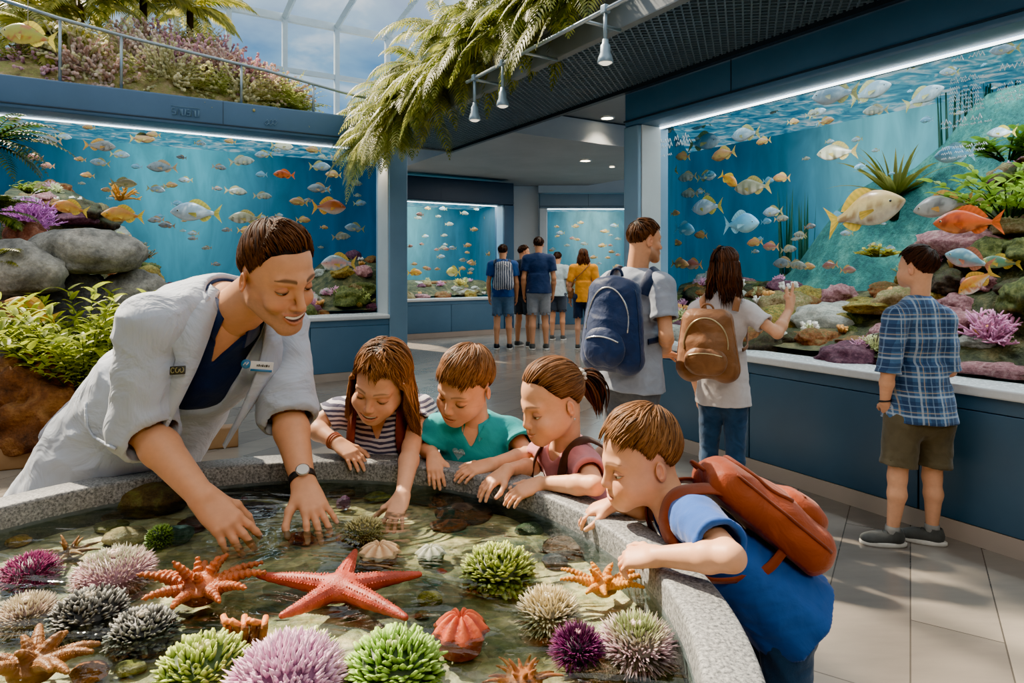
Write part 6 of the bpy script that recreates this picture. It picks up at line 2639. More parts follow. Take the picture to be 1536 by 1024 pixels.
def leafy(m, p0, h, spread, c0, c1, r, stems=16, leaves=9, ll=0.10, lw=0.02):
    """bush of upright stems with pointed leaves"""
    for s_ in range(stems):
        a = r.uniform(0, 2 * PI)
        tl = r.uniform(0, 1) ** 0.7
        d = nrm(A(math.cos(a) * tl * spread / h * 1.5, math.sin(a) * tl * spread / h * 1.5, 1.0))
        L = h * r.uniform(0.6, 1.05)
        p = np.asarray(p0, float) + A(math.cos(a), math.sin(a), 0) * spread * 0.25 * tl
        pts = []
        for i in range(7):
            pts.append(p)
            d = nrm(d + A(math.cos(a), math.sin(a), -0.25) * 0.10)
            p = p + d * L / 6
        pts = np.array(pts)
        m.tube(pts, np.linspace(0.006, 0.002, 7), 4, np.array(c0) * 0.7, cap=False)
        for i in range(leaves):
            f = 0.25 + 0.75 * i / (leaves - 1)
            q = np.array([np.interp(f * 6, np.arange(7), pts[:, k]) for k in range(3)])
            a2 = i * 2.4 + r.uniform(0, 0.6)
            dl = nrm(d * 0.5 + A(math.cos(a2), math.sin(a2), 0.35))
            t = np.clip(r.normal(0.5, 0.25), 0, 1)
            blade(m, q, dl, ll * r.uniform(0.7, 1.15), lw, lerp(np.array(c0), np.array(c1), t), np.array(c1), r, 0.9, 5)


def branch_coral(m, p0, h, r, c0, c1, nb=26, sub=6, rad=0.008, spread=1.0):
    c0, c1 = np.array(c0), np.array(c1)
    for i in range(nb):
        a = r.uniform(0, 2 * PI)
        e = r.uniform(0.15, 1.35)
        d = nrm(A(math.cos(a) * math.cos(e) * spread, math.sin(a) * math.cos(e) * spread, math.sin(e)))
        p = np.asarray(p0, float)
        pts = [p]
        L = h * r.uniform(0.75, 1.05)
        for k in range(6):
            d = nrm(d + r.normal(0, 0.12, 3) + A(0, 0, 0.04))
            p = p + d * L / 6
            pts.append(p)
        pts = np.array(pts)
        m.tube(pts, np.linspace(rad, rad * 0.45, 7), 6, np.array([lerp(c0, c1, t) for t in np.linspace(0, 1, 7)]))
        for s_ in range(sub):
            k = r.integers(1, 6)
            d2 = nrm(pts[k + 0] - pts[k - 1] + r.normal(0, 0.6, 3) * np.linalg.norm(pts[k] - pts[k - 1]))
            q = pts[k]
            e2 = q + d2 * L * r.uniform(0.14, 0.3)
            m.tube([q, (q + e2) / 2 + r.normal(0, 0.004, 3), e2], [rad * 0.6, rad * 0.5, rad * 0.3], 5, np.array([lerp(c0, c1, 0.4), c1, c1 * 1.15]))


def rock_mesh(seed, sub=4, rough=0.28, ridg=0.0, flat=0.75):
    V, F = ICO[sub]
    V = V.copy()
    n = fbm(V, 1.6, 2, seed) * rough + fbm(V, 4.5, 3, seed + 11) * rough * 0.35 + fbm(V, 13, 2, seed + 5) * rough * 0.10
    if ridg:
        n = n - ridg * np.abs(fbm(V, 3.4, 3, seed + 7))
    V = V * (1 + n)[:, None]
    V[:, 2] *= flat
    V[:, 2] = np.where(V[:, 2] < -0.45, -0.45 + (V[:, 2] + 0.45) * 0.25, V[:, 2])
    return V, F


def stone_mat(name, ca, cb, cc, scale=3.0, bump=0.7, rough=0.85, moss=None):
    t = NT(name)
    co = t.coord('Object')
    a = t.noise(co, scale, 5, 0.65, 0.4)
    b = t.noise(co, scale * 7, 4, 0.7)
    c = t.ramp(a, [(0.3, ca), (0.5, cb), (0.7, cc)])
    c = t.mix(0.55, c, t.ramp(b, [(0.3, (0.22, 0.22, 0.22)), (0.7, (0.85, 0.85, 0.85))]), 'OVERLAY')
    if moss is not None:
        nz_ = t.n('ShaderNodeSeparateXYZ', {0: t.n('ShaderNodeNewGeometry').outputs['Normal']}).outputs[2]
        mk_ = t.math('MULTIPLY', t.n('ShaderNodeMapRange', {0: nz_, 1: 0.1, 2: 0.8}).outputs[0], t.n('ShaderNodeMapRange', {0: t.noise(co, scale * 2.2, 4, 0.7), 1: 0.42, 2: 0.6}).outputs[0])
        c = t.mix(mk_, c, moss)
    return t.bsdf(Base_Color=c, Roughness=rough, Normal=t.bump(t.math('ADD', b, t.math('MULTIPLY', a, 0.6)), bump, 0.02))


# ------------------------------------------------------------------ pool animals
def wplane(px, py, z=0.80):
    Y = FPX * (EYE - z) / (py - HOR)
    return P(px, py, Y), Y


def fib_dirs(n, zmin=-0.15):
    i = np.arange(n) + 0.5
    z = 1 - (1 - zmin) * i / n
    ph = i * 2.399963
    r = np.sqrt(np.maximum(0, 1 - z * z))
    return np.stack([r * np.cos(ph), r * np.sin(ph), z], 1)


def cones(m, base, d, L, r0, c0, c1, tip=0.12, n=4, flat=None):
    """many small tapered spikes in one go"""
    k = len(base)
    L = np.broadcast_to(L, (k,))[:, None]
    ref = np.where(np.abs(d[:, 2:3]) > 0.9, A(1, 0, 0), A(0, 0, 1))
    u = np.cross(d, ref)
    u /= np.linalg.norm(u, axis=1)[:, None]
    w = np.cross(d, u)
    an = np.linspace(0, 2 * PI, n, endpoint=False)
    rr = np.broadcast_to(r0, (k,))[:, None]
    rows = []
    cols = []
    fl = 1.0 if flat is None else flat
    for f, rs in ((0.0, 0.8), (0.5, 1.0), (1.0, tip)):
        for a in an:
            rows.append(base + d * L * f + (u * math.cos(a) + w * math.sin(a) * fl) * rr * rs)
            cols.append(lerp(c0, c1, f))
    V = np.stack(rows, 1).reshape(-1, 3)
    C = np.stack([np.broadcast_to(c, (k, 3)) for c in cols], 1).reshape(-1, 3)
    st = np.arange(k)[:, None] * (3 * n)
    j = np.arange(n)
    q = []
    for ring in range(2):
        q.append(np.stack([ring * n + j, ring * n + (j + 1) % n, (ring + 1) * n + (j + 1) % n, (ring + 1) * n + j], 1))
    q = np.concatenate(q)
    Fq = (st[:, :, None] + q[None]).reshape(-1, 4)
    cap = (st + 2 * n + j[None])
    m.add(V, [Fq, cap] if n == 4 else [Fq], C)


def urchin(label, px, py, wpx, c_in, c_base, c_tip, n=520, sl=0.34, sr=0.018, flat=0.66, seed=1, top=None, jit=0.25, leafy_=False, name='sea_urchin', sq=1.0):
    p, Y = wplane(px, py)
    R = wpx / 2 / FPX * Y
    p = A(p[0], p[1], PF)
    r = np.random.default_rng(seed)
    T = thing(name, label, 'sea urchin' if name == 'sea_urchin' else 'sea anemone', p)
    core = R / (1 + sl) * 1.0
    hz = max(core * flat * 1.12, 0.03)
    zc = hz * 0.60
    m = MB()
    m.ball(p + A(0, 0, zc), (core, core * sq, hz), 14, col=c_in)
    m.build('shell', M_SPINE, T)
    d = fib_dirs(n, -0.25)
    d = d + r.normal(0, 0.05, d.shape)
    base = p + A(0, 0, zc) + d * A(core, core * sq, hz) * 0.93
    nd = d / A(core, core * sq, hz)
    nd /= np.linalg.norm(nd, axis=1)[:, None]
    nd = nd + r.normal(0, jit * 0.5, nd.shape)
    nd /= np.linalg.norm(nd, axis=1)[:, None]
    L = core * sl * r.uniform(0.75, 1.3, n)
    m = MB()
    cv = r.uniform(0.75, 1.2, (n, 1))
    cb, ct = np.array(c_base) * cv, np.array(c_tip) * cv
    if top is not None:
        k = np.clip((d[:, 2:3] - 0.45) * 2.2, 0, 1)
        cb = lerp(cb, np.array(top) * 0.6 * cv, k)
        ct = lerp(ct, np.array(top) * cv, k)
    cones(m, base, nd, L, core * sr * 2.2 * r.uniform(0.8, 1.2, n), cb, ct, 0.10 if not leafy_ else 0.35, 4, 0.35 if leafy_ else None)
    o = m.build('spines', M_SPINE, T)
    o['kind'] = 'stuff'
    if leafy_ or top is not None:
        m = MB()
        for k in range(5):
            a = k / 5 * 6.28
            m.ball(p + A(math.cos(a) * core * 0.12, math.sin(a) * core * 0.12, zc + hz * 0.98 + 0.004), core * 0.09, 5, col=lerp(np.array(c_tip), A(0.6, 0.5, 0.35), 0.5))
        m.build('mouth_plate', M_SPINE, T)
    return T


def starfish(label, px, py, wpx, angs, lens, rad, c0, c1, lift=0.0, seed=1, bumps=True, disc=0.2, curl=0.0, spikes=0, ridges=0.0, z0=0.0, foreshort=True):
    """arms by angle; lens in fractions of the half width"""
    p, Y = wplane(px, py)
    R = wpx / 2 / FPX * Y
    p = A(p[0], p[1], 0.785 + z0)
    r = np.random.default_rng(seed)
    T = thing('starfish', label, 'starfish', A(p[0], p[1], PF))
    g = SDF(p - A(R * 1.25, R * 1.25, 0.09), p + A(R * 1.25, R * 1.25, R * 0.9 + 0.05), max(0.0018, R / 75))
    g.ell(p, A(R * disc, R * disc, R * disc * 0.6), None, 0)
    ridge_pts, pts_done = [], []
    for a, l in zip(angs, lens):
        d = A(math.cos(a), math.sin(a), 0)
        e = lift * r.uniform(0.5, 1.3) if lift else 0.0
        if lift > 0.1 and len(pts_done) % 3 == 2:
            e, l = 1.3, l * 0.62
        pts_done.append(1)
        pts = []
        q = p.copy()
        v = nrm(d + UP * e)
        for k in range(8):
            pts.append(q)
            v = nrm(v + UP * (-curl * 0.35 if k > 3 else curl * 0.1) + r.normal(0, 0.035, 3) * A(1, 1, 0.3))
            q = q + v * R * l / 7
        pts = np.array(pts)
        rr = R * rad * np.interp(np.arange(8) / 7, [0, 0.4, 0.85, 1], [1.0, 0.80, 0.42, 0.28])
        for k in range(7):
            g.cap(pts[k], pts[k + 1], rr[k], rr[k + 1], R * 0.05 if k == 0 else R * 0.02)
        ridge_pts.append((pts, rr))
    V, F = g.mesh()
    V = relax(V, F, 2, 0.5)
    q = (V - p) / R
    if ridges:
        n = vnormals(V, F)
        rd = np.linalg.norm(q, axis=1)
        V = V + n * (ridges * R * np.sin(rd * 75 + 2 * fbm(q, 6, 2, seed)))[:, None]
    f = fbm(q, 7, 3, seed)
    t = np.clip(0.5 + 0.4 * f, 0, 1)[:, None]
    m = MB()
    m.add(V, F, lerp(np.array(c0), np.array(c1), t))
    m.build('body', M_STAR, T)
    m = MB()
    B, D, L, Rr = [], [], [], []
    for pts, rr in ridge_pts:
        for k in np.linspace(0.3, 6.9, 26 if bumps else 0):
            c = np.array([np.interp(k, np.arange(8), pts[:, i]) for i in range(3)])
            rad_ = np.interp(k, np.arange(8), rr)
            dv = nrm(pts[min(7, int(k) + 1)] - pts[int(k)])
            sd = nrm(np.cross(dv, UP + A(0.01, 0, 0)))
            upv = np.cross(sd, dv)
            for th in (-1.25, -0.62, 0.0, 0.62, 1.25):
                o = nrm(upv * math.cos(th) + sd * math.sin(th))
                B.append(c + o * rad_ * 0.95)
                D.append(o)
                L.append(rad_ * 0.16 * r.uniform(0.7, 1.4) * (1 if not spikes else spikes))
                Rr.append(rad_ * 0.085)
    if B:
        cones(m, np.array(B), np.array(D), np.array(L), np.array(Rr) * (0.8 if spikes else 1.2), np.array(c1) * 1.0, np.clip(np.array(c1) * 1.25 + 0.015, 0, 1), 0.5)
        o = m.build('bumps', M_STAR, T)
        o['kind'] = 'stuff'
    return T


G_ = lambda *c: tuple(hx(x) for x in c)
urchin('dark magenta sea urchin at the left end of the pool', 45, 840, 88, *G_('#3a0f2c', '#5c1a46', '#b44a86'), 700, 0.26, 0.012, 0.62, 1)
urchin('pale pink sea urchin with a green top beside the spiky orange starfish', 172, 848, 122, *G_('#7a5560', '#b88a94', '#f0d2d2'), 1100, 0.20, 0.010, 0.58, 2, top=hx('#cfd0b4'))
urchin('cream and pink sea urchin at the left edge above the knobbly brown starfish', 40, 902, 96, *G_('#6a5248', '#b8928a', '#efe0cc'), 800, 0.30, 0.012, 0.62, 3, top=hx('#e0d2b0'))
urchin('black sea urchin with grey tips, left of the two dark ones', 134, 906, 118, *G_('#0c0e10', '#15181b', '#8d8d86'), 420, 0.22, 0.040, 0.60, 4, leafy_=True, jit=0.5)
urchin('black sea urchin with grey tips, right of the two dark ones', 214, 928, 108, *G_('#0c0e10', '#15181b', '#9a9a92'), 420, 0.22, 0.040, 0.60, 5, leafy_=True, jit=0.5)
urchin('bright green anemone like urchin in front between the dark one and pink one', 305, 990, 150, *G_('#2c4210', '#55741c', '#c4d468'), 420, 0.26, 0.045, 0.62, 6, leafy_=True, jit=0.4)
urchin('small yellow green urchin behind the large pink one in front', 459, 958, 104, *G_('#3d5216', '#7c9a30', '#dfe69a'), 260, 0.28, 0.050, 0.52, 7, leafy_=True, jit=0.4)
urchin('large mauve pink sea urchin at the front edge of the picture', 431, 1010, 190, *G_('#6c3f60', '#a86f98', '#eec4dc'), 1100, 0.26, 0.020, 0.62, 8, jit=0.3)
urchin('large vivid green leafy urchin in front right of the mauve one', 591, 988, 156, *G_('#22390f', '#44701c', '#a9cf5a'), 420, 0.30, 0.055, 0.66, 9, leafy_=True, jit=0.35)
urchin('olive green leafy urchin right of the red starfish', 748, 842, 116, *G_('#27340f', '#4d661c', '#b5c25c'), 420, 0.28, 0.050, 0.60, 10, leafy_=True, jit=0.4)
urchin('cream white sea urchin below the yellow orange spiky starfish', 823, 900, 108, *G_('#5c5238', '#a5956c', '#efe5c4'), 700, 0.34, 0.016, 0.62, 11, top=hx('#e3cf9a'))
urchin('deep purple sea urchin near the right wall of the pool', 868, 950, 94, *G_('#250a24', '#5a1450', '#a83c8e'), 650, 0.46, 0.014, 0.70, 12, top=hx('#4a0e3c'))
urchin('pink spined sea urchin with a green top against the right pool wall', 956, 950, 128, *G_('#4c4238', '#a07888', '#e4c4cc'), 900, 0.32, 0.013, 0.66, 13, top=hx('#a5b274'))
urchin('small beige sea urchin by the fingers of the girl in stripes', 545, 780, 70, *G_('#4a4424', '#8f8748', '#d8cf94'), 600, 0.20, 0.014, 0.55, 14)
urchin('tiny green urchin beside the teal stone near the white coated man', 240, 790, 46, *G_('#23380f', '#44701c', '#9ac05a'), 260, 0.3, 0.03, 0.55, 15)

# the red starfish, its arms laid out flat
pR, yR = wplane(510, 878)
tips = [(394, 858), (520, 828), (630, 862), (604, 928), (424, 925)]
angs, lens = [], []
Rr_ = 232 / 2 / FPX * yR
for a, b in tips:
    q_, _ = wplane(a, b, 0.80)
    v_ = (q_ - pR)[:2]
    angs.append(math.atan2(v_[1], v_[0]))
    lens.append(np.linalg.norm(v_) / Rr_)
starfish('large red five armed starfish in the middle of the pool', 510, 878, 232, angs, lens, 0.140, hx('#8c2814'), hx('#b8462c'), 0.02, 3, True, 0.26, z0=0.012)
starfish('spiky orange starfish with many raised arms left of the red one', 301, 872, 196, np.linspace(0, 6.28, 15)[:-1] + 0.1, [1.0, 0.9, 0.8, 0.75, 0.7, 0.75, 0.85, 0.95, 1.0, 0.85, 0.75, 0.72, 0.8, 0.95], 0.105, hx('#84380c'), hx('#be621e'), 0.20, 5, True, 0.34, 0.35, 0, -0.012)
starfish('thin tan sun star near the left rim', 104, 810, 98, np.linspace(0, 6.28, 12)[:-1], [1.0, 0.85, 0.8, 0.8, 0.85, 1.0, 0.9, 0.8, 0.8, 0.85, 0.95], 0.085, hx('#7a4c1c'), hx('#b0803c'), 0.16, 6, False, 0.18, 0.2, 0, 0.0, -0.012)
starfish('knobbly brown starfish in the lower left corner', 52, 985, 176, [0.05, 0.5, 1.0, 1.6, 2.1, 2.7, 3.4, 4.1, 4.8, 5.5, 5.9], [1.0, 0.95, 0.9, 0.8, 0.95, 0.9, 0.9, 0.9, 0.9, 1.0, 0.95], 0.15, hx('#5a3210'), hx('#966228'), 0.30, 8, True, 0.40, 0.5, 0, -0.005)
starfish('yellow orange spiky starfish under the hand of the boy in blue', 905, 868, 136, [0.0, 0.35, 0.8, 1.3, 1.8, 2.3, 2.8, 3.2, 3.6, 4.1, 4.6, 5.2, 5.7], [1.05, 0.9, 0.85, 0.8, 0.8, 0.85, 1.0, 1.0, 0.9, 0.8, 0.8, 0.85, 1.0], 0.11, hx('#9a560e'), hx('#d89428'), 0.22, 9, True, 0.30, 0.4, 0, -0.012)
starfish('spiny orange brown sea star at the front edge right of the green urchin', 784, 1000, 132, np.linspace(0, 6.28, 19)[:-1], [0.98, 0.8] * 9, 0.085, hx('#783a10'), hx('#b8702e'), 0.18, 10, True, 0.46, 0.4, 2.0, 0.0, -0.010)


# small shells and stones lying in the pool
def pebble(label, px, py, wpx, hz, mat, seed, name='pool_stone', cat='stone', sq=0.75, flat=0.6, sub=3, up=0.0):
    p, Y = wplane(px, py, 0.76)
    R = wpx / 2 / FPX * Y
    V, F = rock_mesh(seed, sub, 0.22, 0, flat)
    m = MB()
    V = V * A(R, R * sq, R * hz)
    m.add(V - A(0, 0, V[:, 2].min()) + A(p[0], p[1], PF - 0.004 + up), F)
    o = m.build(name, mat, origin=A(p[0], p[1], PF))
    return tag(o, label, cat)


SM = lambda n, a, b, c: stone_mat(n, hx(a), hx(b), hx(c), 30, 0.6, 0.4)
pebble('long brown mossy rock under water near the left rim', 219, 764, 124, 0.7, SM('pool_moss', '#2c2416', '#5a4a28', '#6f7038'), 2, sq=0.5, name='pool_rock', cat='rock')
pebble('low brown rock under water left of the mossy one', 162, 772, 60, 0.6, SM('pool_brown', '#33241a', '#54402a', '#6c5a3c'), 3, name='pool_rock', cat='rock')
pebble('dark red rough stone right of the tiny green urchin', 284, 792, 46, 0.9, SM('pool_red', '#2a0f0c', '#4f1f18', '#6c332a'), 4)
pebble('teal grey stone below the tiny green urchin', 266, 808, 56, 0.9, SM('pool_teal', '#27443f', '#4a746e', '#7ca39a'), 5)
pebble('cream knobbly stone above the pale pink urchin', 190, 808, 62, 0.8, SM('pool_cream', '#7a6c48', '#b8a878', '#e0d4a8'), 6)
pebble('yellow brown stone above the dark magenta urchin', 24, 812, 42, 0.9, SM('pool_yellow', '#5c4410', '#a07c28', '#c8a850'), 7)
pebble('olive stone right of the tan sun star', 168, 790, 48, 0.6, SM('pool_olive', '#3c4020', '#6a6c38', '#8f8f58'), 8)
pebble('dark purple rough stone behind the white coated man\'s right fingers', 387, 768, 50, 0.8, SM('pool_purple', '#1c1018', '#3f2230', '#5c3a48'), 9)
pebble('reddish stone under water below the rim between the white coated man\'s arms', 366, 742, 34, 0.7, SM('pool_redb', '#44141c', '#7c2c3c', '#9a5060'), 10)
pebble('small purple snail shell near the girl in stripes', 515, 756, 22, 1.3, SM('pool_violet', '#3c1c3c', '#7a4478', '#a878a0'), 11, 'sea_snail', 'sea snail', 1.0, 0.8)
pebble('red brown scallop shell beside the white coated man\'s left fingers', 450, 810, 40, 0.9, SM('pool_scallop', '#4a140c', '#8c3420', '#c0704c'), 12, 'shell', 'shell', 0.8)
pebble('orange shell below the small beige urchin', 521, 806, 34, 0.8, SM('pool_orange', '#8c4410', '#d08030', '#e8b060'), 13, 'shell', 'shell')
pebble('bright yellow stone right of the red starfish', 644, 898, 38, 1.0, SM('pool_sun', '#5c5010', '#a8982c', '#d8cc60'), 14)
pebble('small red shell behind the red starfish\'s right arm', 663, 858, 20, 1.2, SM('pool_rubra', '#5c1810', '#a03828', '#c86850'), 15, 'shell', 'shell')
pebble('small brown pebble below the bright yellow stone', 632, 918, 22, 0.9, SM('pool_umber', '#3c2c14', '#6c5428', '#98804c'), 16)
pebble('dark brown rock under water by the rim below the pink girl', 695, 776, 86, 0.6, SM('pool_dark', '#1c1612', '#3c2e20', '#5a4a34'), 17, 'pool_rock', 'rock')
pebble('brown rock under water below the boy in teal', 684, 752, 70, 0.6, SM('pool_dark2', '#241a12', '#4a3422', '#6a5238'), 18, 'pool_rock', 'rock')
pebble('rust brown rock under water right of the small beige urchin', 672, 790, 60, 0.6, SM('pool_rust', '#2c160c', '#5c3218', '#7c5030'), 19, 'pool_rock', 'rock')
pebble('green speckled rock under water below the pink girl\'s hands', 792, 798, 46, 0.9, SM('pool_green', '#1c2c1c', '#3c5438', '#6c8458'), 20, 'pool_rock', 'rock')
pebble('brown rock under water left of the yellow orange starfish', 842, 822, 62, 0.6, SM('pool_dark3', '#20160e', '#46301c', '#685032'), 21, 'pool_rock', 'rock')
pebble('dark blue grey stone left of the yellow orange starfish', 829, 840, 36, 0.8, SM('pool_slate', '#141c24', '#2c3a46', '#4c5c68'), 22)
pebble('yellow green mottled leaf shaped stone beside the striped girl\'s hand', 568, 742, 42, 0.5, SM('pool_lime', '#3c4412', '#7c8430', '#b4b860'), 23)
pebble('brown stone below the striped girl\'s right hand', 514, 738, 36, 0.7, SM('pool_umb2', '#2c2010', '#54401f', '#7a6238'), 24)
pebble('dark stone in the water in front right of the purple urchin', 905, 1006, 84, 0.6, SM('pool_dark4', '#1c1610', '#4a3822', '#7a6640'), 25, 'pool_rock', 'rock')
pebble('olive yellow stone between the knobbly starfish and green urchin', 196, 1000, 44, 0.9, SM('pool_olv2', '#4c4c18', '#88863c', '#b0ac60'), 26)
pebble('orange brown stone beside the knobbly starfish', 136, 1010, 52, 0.9, SM('pool_orb', '#5c3010', '#a8602c', '#d09050'), 27)
# small animals with petals
def petal_disc(label, px, py, wpx, c0, c1, n, seed, dome=0.5, name='sea_anemone', cat='sea anemone', hole=True):
    p, Y = wplane(px, py, 0.79)
    R = wpx / 2 / FPX * Y
    r = np.random.default_rng(seed)
    an = np.linspace(0, 2 * PI, 72, endpoint=False)
    rad = np.linspace(0.0, 1, 15)
    RR, AN = np.meshgrid(rad, an, indexing='ij')
    lob = 1 + 0.10 * np.cos(n * AN) * RR
    z = dome * (1 - RR ** 2.2) * (1 - 0.45 * np.exp(-(RR / 0.16) ** 2)) * (1 + 0.16 * np.cos(n * AN) * np.sin(PI * RR))
    V = np.stack([R * RR * lob * np.cos(AN), R * RR * lob * np.sin(AN), R * z], -1)
    V = V + r.normal(0, R * 0.006, V.shape)
    i, j = np.meshgrid(np.arange(14), np.arange(72), indexing='ij')
    q = np.stack([i * 72 + j, (i + 1) * 72 + j, (i + 1) * 72 + (j + 1) % 72, i * 72 + (j + 1) % 72], -1).reshape(-1, 4)
    t = np.clip(0.5 + 0.5 * np.cos(n * AN) * np.sin(PI * np.clip(RR, 0, 1)) - 0.5 * np.exp(-(RR / 0.15) ** 2), 0, 1)[..., None]
    T = thing(name, label, cat, A(p[0], p[1], PF))
    m = MB()
    m.add(V.reshape(-1, 3) + A(p[0], p[1], 0.785), q, lerp(np.array(c0), np.array(c1), t).reshape(-1, 3))
    m.build('disc', M_STAR, T)
    m = MB()
    m.lathe([(R * 0.75, PF), (R * 0.85, 0.77), (R * 0.98, 0.787)], 30, t=A(p[0], p[1], 0), col=np.array(c0) * 0.6)
    m.build('foot', M_STAR, T)
    if hole:
        m = MB()
        m.ball(A(p[0], p[1], 0.785 + R * dome * 0.56), (R * 0.09, R * 0.09, R * 0.05), 8, col=np.array(c0) * 0.3)
        m.build('mouth', M_STAR, T)
    return T


petal_disc('red orange pumpkin shaped anemone right of the red starfish', 691, 940, 82, hx('#a82c10'), hx('#ee6a34'), 9, 1, 0.62)
petal_disc('pale orange sand dollar above the red starfish', 569, 824, 62, hx('#b07a48'), hx('#ecc898'), 9, 2, 0.42, 'sand_dollar', 'sand dollar')
petal_disc('small white green anemone above the red starfish\'s right arm', 646, 826, 44, hx('#8a9070'), hx('#e8ead4'), 8, 3, 0.5)
# orange finger sponge below the spiky starfish
p, Y = wplane(370, 934, 0.79)
T = thing('sponge', 'small orange finger sponge below the spiky orange starfish', 'sponge', A(p[0], p[1], PF))
m = MB()
r = np.random.default_rng(3)
for k in range(7):
    x = (k - 3) * 0.009
    m.tube([p + A(x, -0.004, -0.035), p + A(x * 1.2, 0.010 * math.sin(k * 1.7), -0.006), p + A(x * 1.4 - 0.010, 0.016 * math.cos(k * 2), 0.004 + 0.003 * (k % 3))], [0.006, 0.007, 0.005], 8, col=hx('#cf7430'))
m.build('fingers', M_STAR, T)
# ------------------------------------------------------------------ reefs inside the tanks
def smooth(x):
    x = np.clip(x, 0, 1)
    return x * x * (3 - 2 * x)


REEF = {}
for nm, (a_, b_, c_, ms) in dict(mossy=('#2c3416', '#5a6428', '#8a8a48', None), tan=('#6a5436', '#a88a5c', '#d0b890', '#6c7838'), pink=('#7a4a50', '#b87c80', '#e0b4b0', None), rust=('#5c2c14', '#a0582c', '#d08c50', '#6a6c30'),
                                 pale=('#8a8c80', '#bcbcae', '#e4e0d0', None), plum=('#3c2030', '#6c3c50', '#946470', None), ochre=('#6c5014', '#b08c30', '#dcc068', '#5c7030'), dark=('#20180f', '#40301e', '#64503a', '#4a5524')).items():
    REEF[nm] = stone_mat('reef_' + nm, hx(a_), hx(b_), hx(c_), 7, 0.9, 0.8, None if ms is None else hx(ms))
M_GRAVEL = stone_mat('reef_gravel', hx('#1c2216'), hx('#44482c'), hx('#7c7048'), 9, 0.9, 0.9)
ROCKP = []
for k in range(7):
    V, F = rock_mesh(30 + k, 4, 0.30, 0.26 if k % 2 else 0.12, 0.74)
    V = V * (1 + 0.035 * fbm(V, 24, 2, k + 40))[:, None]
    if k in (2, 5):                                             # knobbly coral heads
        V = V * (1 + 0.07 * np.maximum(0, fbm(V, 9, 2, k)))[:, None]
    if k == 3:                                                  # plates
        V = V * A(1.15, 1.0, 0.55)
    ROCKP.append((V, F))
_rock_objs = {}


def reef_rock(pos, size, matname, k, rz, label, group, name='reef_rock', cat='rock'):
    key = (k, 0)
    if key not in _rock_objs:
        m = MB()
        m.add(*ROCKP[k])
        o = m.build(name, REEF[matname])
        _rock_objs[key] = o
    else:
        o = _rock_objs[key].copy()
        COL.objects.link(o)
        o.name = name
    o.location = [float(x) for x in pos]
    o.scale = [float(x) for x in (np.ones(3) * size)]
    o.rotation_euler = (0, 0, float(rz))
    set_mat(o, REEF[matname])
    tag(o, label, cat, group)
    return o


def ulim(tk, v):
    f = np.clip((v - tk.rv) / (tk.depth - tk.rv), 0, 1)
    return tk.pl - getattr(tk, 'ex0', tk.ex) * f, tk.L - tk.pr + tk.ex * f


def reef(tk, zf, where, n, seed, u0, u1, v0, v1, smin, smax, weights, near_first=True):
    """gravel bank plus individual rocks following the height zf(u, v)"""
    r = np.random.default_rng(seed)
    nu, nv = 60, 26
    U, Vv = np.meshgrid(np.linspace(u0, u1, nu), np.linspace(v0, v1, nv), indexing='ij')
    lo_, hi_ = ulim(tk, Vv)
    U = np.clip(U, lo_ + 0.01, hi_ - 0.01)
    Z = np.maximum(zf(U, Vv), tk.zs) + 0.045
    W = tk.a + U.reshape(-1, 1) * tk.u + Vv.reshape(-1, 1) * tk.v
    W[:, 2] = Z.ravel() + 0.02 * fbm(W, 6, 3, seed)
    i, j = np.meshgrid(np.arange(nu - 1), np.arange(nv - 1), indexing='ij')
    q = np.stack([i * nv + j, (i + 1) * nv + j, (i + 1) * nv + j + 1, i * nv + j + 1], -1).reshape(-1, 4)
    m = MB()
    m.add(W, q)
    o = m.build('reef_gravel', M_GRAVEL, origin=tk.w((u0 + u1) / 2, v0, tk.zs))
    tag(o, 'mossy gravel bank at the bottom of the ' + where, 'gravel', kind='stuff')
    names = list(weights)
    p_ = np.array([weights[k] for k in names], float)
    p_ /= p_.sum()
    for k in range(n):
        u, v = r.uniform(u0 + 0.05, u1 - 0.05), v0 + (v1 - v0) * r.uniform(0.02, 1) ** 1.1
        sz = r.uniform(smin, smax) * (0.75 + 0.5 * r.uniform() ** 3)
        lo_, hi_ = ulim(tk, v)
        u = min(max(u, lo_ + sz * 1.1), hi_ - sz * 1.1)
        z = float(zf(np.array(u), np.array(v)))
        mt = names[r.choice(len(names), p=p_)]
        words = dict(mossy='moss green', tan='sandy tan', pink='dusty pink', rust='rust orange', pale='pale white', plum='dark plum', ochre='golden ochre', dark='dark brown')[mt]
        reef_rock(tk.w(u, v, z + sz * 0.15), sz * A(r.uniform(0.9, 1.4), r.uniform(0.8, 1.1), r.uniform(0.7, 1.0)), mt, int(r.integers(0, 7)), r.uniform(0, 6.28), f'{words} reef rock in the {where}', f'{words} rocks of the {where}')


zR = lambda u, v: TR.zs + 0.0 + 0.40 * smooth((v - 0.2) / 1.7) + 1.0 * smooth((u - 1.25) / 1.3) * smooth((v - 0.3) / 1.3)
zL = lambda u, v: TL.zs - 0.02 + 0.30 * smooth((v - 0.4) / 1.6) + 1.25 * smooth((2.9 - u) / 1.3) * smooth((v - 0.3) / 0.9) + 0.42 * smooth((u - 4.35) / 0.6) * smooth((v - 0.4) / 0.7)
zF = lambda u, v: TF.zs - 0.02 + 0.30 * smooth((v - 0.3) / 1.0)
zB = lambda u, v: TB.zs - 0.02 + 0.25 * smooth((v - 0.1) / 1.2) + 0.45 * smooth((u - 1.7) / 0.8)
reef(TR, zR, 'right aquarium', 160, 1, -0.8, 3.1, 0.28, 2.1, 0.10, 0.22, dict(mossy=3, tan=3, pink=2.2, rust=3, pale=1.6, plum=1.2, ochre=2, dark=2))
